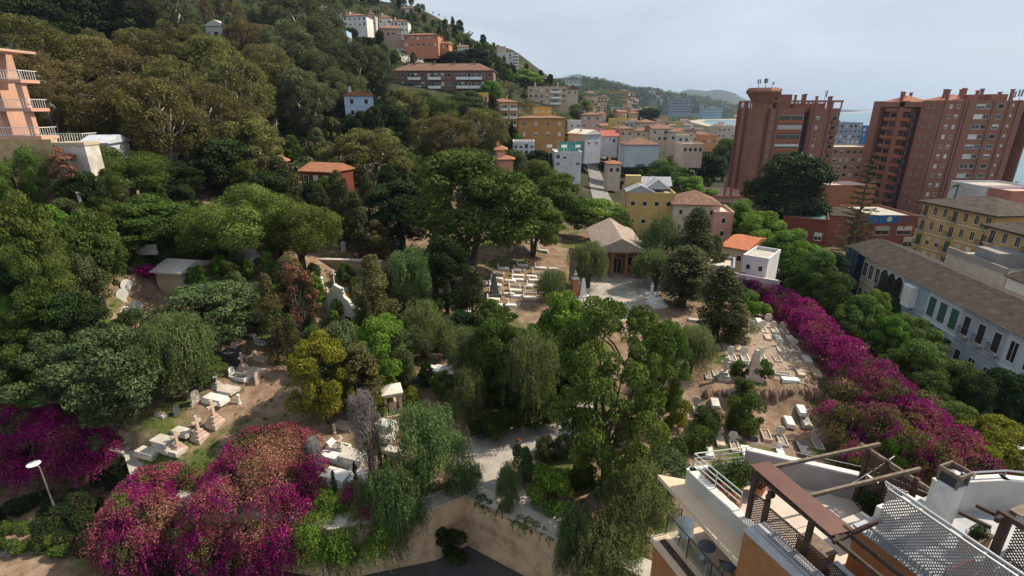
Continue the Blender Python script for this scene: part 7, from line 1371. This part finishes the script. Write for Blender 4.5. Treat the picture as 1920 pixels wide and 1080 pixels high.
# araucaria
g = ground(1588, 505); topz = at_Y(1600, 285, g.y).z; h_ = topz-g.z; t = thing('norfolk_pine', 'tall thin norfolk pine with open tiers before the row houses', 'tree', tuple(g)); MB().path([(0,0,-.5),(0,0,h_*.5),(0,0,h_)], [.35,.2,.04], 8).obj('trunk', M['bark'], t)
r = np.random.default_rng(4); C_, N_, A_ = [], [], []; mb = MB()
for k in range(19):
    s = k/18; z = h_*(.16+.82*s); R_ = 3.9*(1-s)**.75+.35; nb = 6
    for b in range(nb):
        a = b*6.283/nb+k*.5+r.uniform(-.1, .1); mb.tube((0,0,z), (math.cos(a)*R_, math.sin(a)*R_, z+.12*R_), .05*(1-s)+.015, .01, 4)
        for q in np.linspace(.2, 1, int(9+R_*9)):
            for _ in range(3): C_.append((math.cos(a)*R_*q+r.normal()*.10, math.sin(a)*R_*q+r.normal()*.10, z+.12*R_*q+r.normal()*.06)); N_.append((r.normal()*.5, r.normal()*.5, 1)); A_.append((math.cos(a), math.sin(a), .2))
mb.obj('branches', M['bark'], t); link('foliage', leafmesh('foliage', np.array(C_), np.array(N_), .24, .06, LM['cypo'], axis=np.array(A_)), t)
# ------------------------------------------------------------------ masses nobody could count
def clumps(name, poly, n, per, size, keys, ymax=4000, seed=1, minz=1.5, sref=260):
    r = np.random.default_rng(seed); xs = [p[0] for p in poly]; ys = [p[1] for p in poly]; C_, S_ = [], []; tries = 0
    while len(C_) < n and tries < n*6:
        tries += 1; px, py = r.uniform(min(xs), max(xs)), r.uniform(min(ys), max(ys)); ins = False
        for i in range(len(poly)):
            x1, y1 = poly[i]; x2, y2 = poly[i-1]
            if (y1 > py) != (y2 > py) and px < (x2-x1)*(py-y1)/(y2-y1)+x1: ins = not ins
        if not ins: continue
        g = ground(px, py)
        if g.y > ymax or g.z < minz or blocked(g.x, g.y): continue
        C_.append(tuple(g)); S_.append(size*max(1, g.y/sref)*r.uniform(.6, 1.4))
    C_, S_ = np.array(C_), np.array(S_); k = np.repeat(np.arange(len(C_)), per); d = sphere_pts(r, len(k), .3); P_ = C_[k]+d*(S_[k]*r.uniform(.5, 1.1, len(k)))[:, None]*[1, 1, .8]; P_[:, 2] += S_[k]*.3
    me = leafmesh(name, P_, d+r.normal(size=d.shape)*.6, (S_[k]*.24)[:, None], (S_[k]*.13)[:, None], [LM[x] for x in keys], r.integers(0, len(keys), len(C_))[k], seed=seed); return tag(link(name, me), kind='stuff')
clumps('woodland', [(1030,158),(1100,150),(1200,168),(1290,182),(1400,196),(1400,215),(1320,225),(1250,228),(1180,228),(1100,222),(1060,205)], 2600, 36, 3.0, ['dark','broad','cyp'], seed=2, sref=520)
clumps('undergrowth', [(0,0),(0,330),(300,345),(600,350),(760,330),(1000,290),(1080,250),(1040,180),(900,80),(760,14),(600,0)], 2300, 54, 1.9, ['eucg','dark','broad','eucb'], ymax=520, seed=3)
clumps('ground_cover', [(0,430),(180,420),(300,500),(180,560),(180,620),(200,640),(180,820),(0,780)], 260, 60, .7, ['broad','dark'], seed=4)
clumps('ivy', [(560,420),(720,420),(880,470),(880,560),(760,640),(600,560)], 60, 50, .45, ['broad','cypo','dark'], seed=5)
clumps('weeds', [(840,640),(1130,650),(1160,720),(960,790),(860,760),(700,690)], 160, 50, .5, ['broad','pepper','dark'], seed=6)
clumps('bushes', [(1560,540),(1650,600),(1760,700),(1860,800),(1800,830),(1700,740),(1600,640),(1520,560)], 120, 80, .9, ['broad','dark'], seed=8)
clumps('grass', [(1380,600),(1520,600),(1560,720),(1340,720)], 60, 30, .14, ['bright','near'], seed=9)
clumps('grass_tufts', [(200,540),(300,560),(500,650),(640,800),(640,900),(300,880),(200,800)], 320, 34, .22, ['bright','near','broad'], seed=10)
r = random.Random(5); mb = MB()
for i in range(260):
    px, py = r.uniform(745, 792), r.uniform(92, 118); g = ground(px, py); s = r.uniform(.4, 1.1); mb.lathe([(s*.7, g.z-s*.5), (s, g.z), (s*.6, g.z+s*.6), (.05, g.z+s*.8)], 5, (g.x, g.y))
tag(mb.obj('rubble', M['stone']), kind='stuff')
# ------------------------------------------------------------------ air
bx = MB().box(-6000, -40, -60, 14000, 20000, 700); hzm = bpy.data.materials.new('haze_air'); hzm.use_nodes = True; hn = hzm.node_tree; hn.nodes.remove(hn.nodes['Principled BSDF'])
pv = hn.nodes.new('ShaderNodeVolumePrincipled'); pv.inputs['Color'].default_value = (.58, .74, 1.0, 1); pv.inputs['Density'].default_value = .00008; pv.inputs['Anisotropy'].default_value = .3; hn.links.new(pv.outputs[0], hn.nodes['Material Output'].inputs['Volume'])
HAZE = 1
if HAZE: tag(bx.obj('haze', hzm), kind='stuff')

mass('undergrowth', 'dark green scrub under the street lamp at the lower left', 'bush', [(-44+rr.uniform(-9,9), 36.5+rr.uniform(-2,2.6), 11.5+rr.uniform(0,.6), rr.uniform(.5,1.0)) for i in range(34)], [('dark', 6), ('broad', 2)], 26000, .08, .04, seed=41, stems=False)
mass('hedge', 'ivy covering the dark wall under the left bougainvillea', 'hedge', [(x, np.interp(x, _wx, _wy)-.6, 12.2+rr.uniform(0, 3.2), rr.uniform(.5,.8)) for x in np.linspace(-58, -31, 52)], [('dark', 5), ('broad', 1)], 30000, .09, .045, .8, seed=42, stems=False)

mass('undergrowth', 'dark weeds added to darken the ground below the rubble wall, very bottom left', 'bush', [(-47+i*.62, 30.6+rr.uniform(-1.2,.3), 10.0+rr.uniform(0,1.0), rr.uniform(.45,.8)) for i in range(34)], [('dark', 6), ('broad', 1)], 26000, .08, .04, seed=43, stems=False)  # weeds added to make the lit ground here read dark
mass('undergrowth', 'dark bushes between the street lamp and the nearest bougainvillea mound', 'bush', [(-37+rr.uniform(-3.5,3.5), 34.5+rr.uniform(-2.2,3), 11.6+rr.uniform(0,1.4), rr.uniform(.5,1.0)) for i in range(26)], [('dark', 6), ('rose', .5)], 24000, .08, .04, seed=44, stems=False)

mass('undergrowth', 'dark creeper along the top of the bottom left rubble wall', 'bush', [(-50+i*.75, 32.3+rr.uniform(-.3,.8), 11.9+rr.uniform(0,.5), rr.uniform(.4,.7)) for i in range(24)], [('dark', 5), ('broad', 2), ('near', 1)], 20000, .08, .04, seed=45, stems=False)
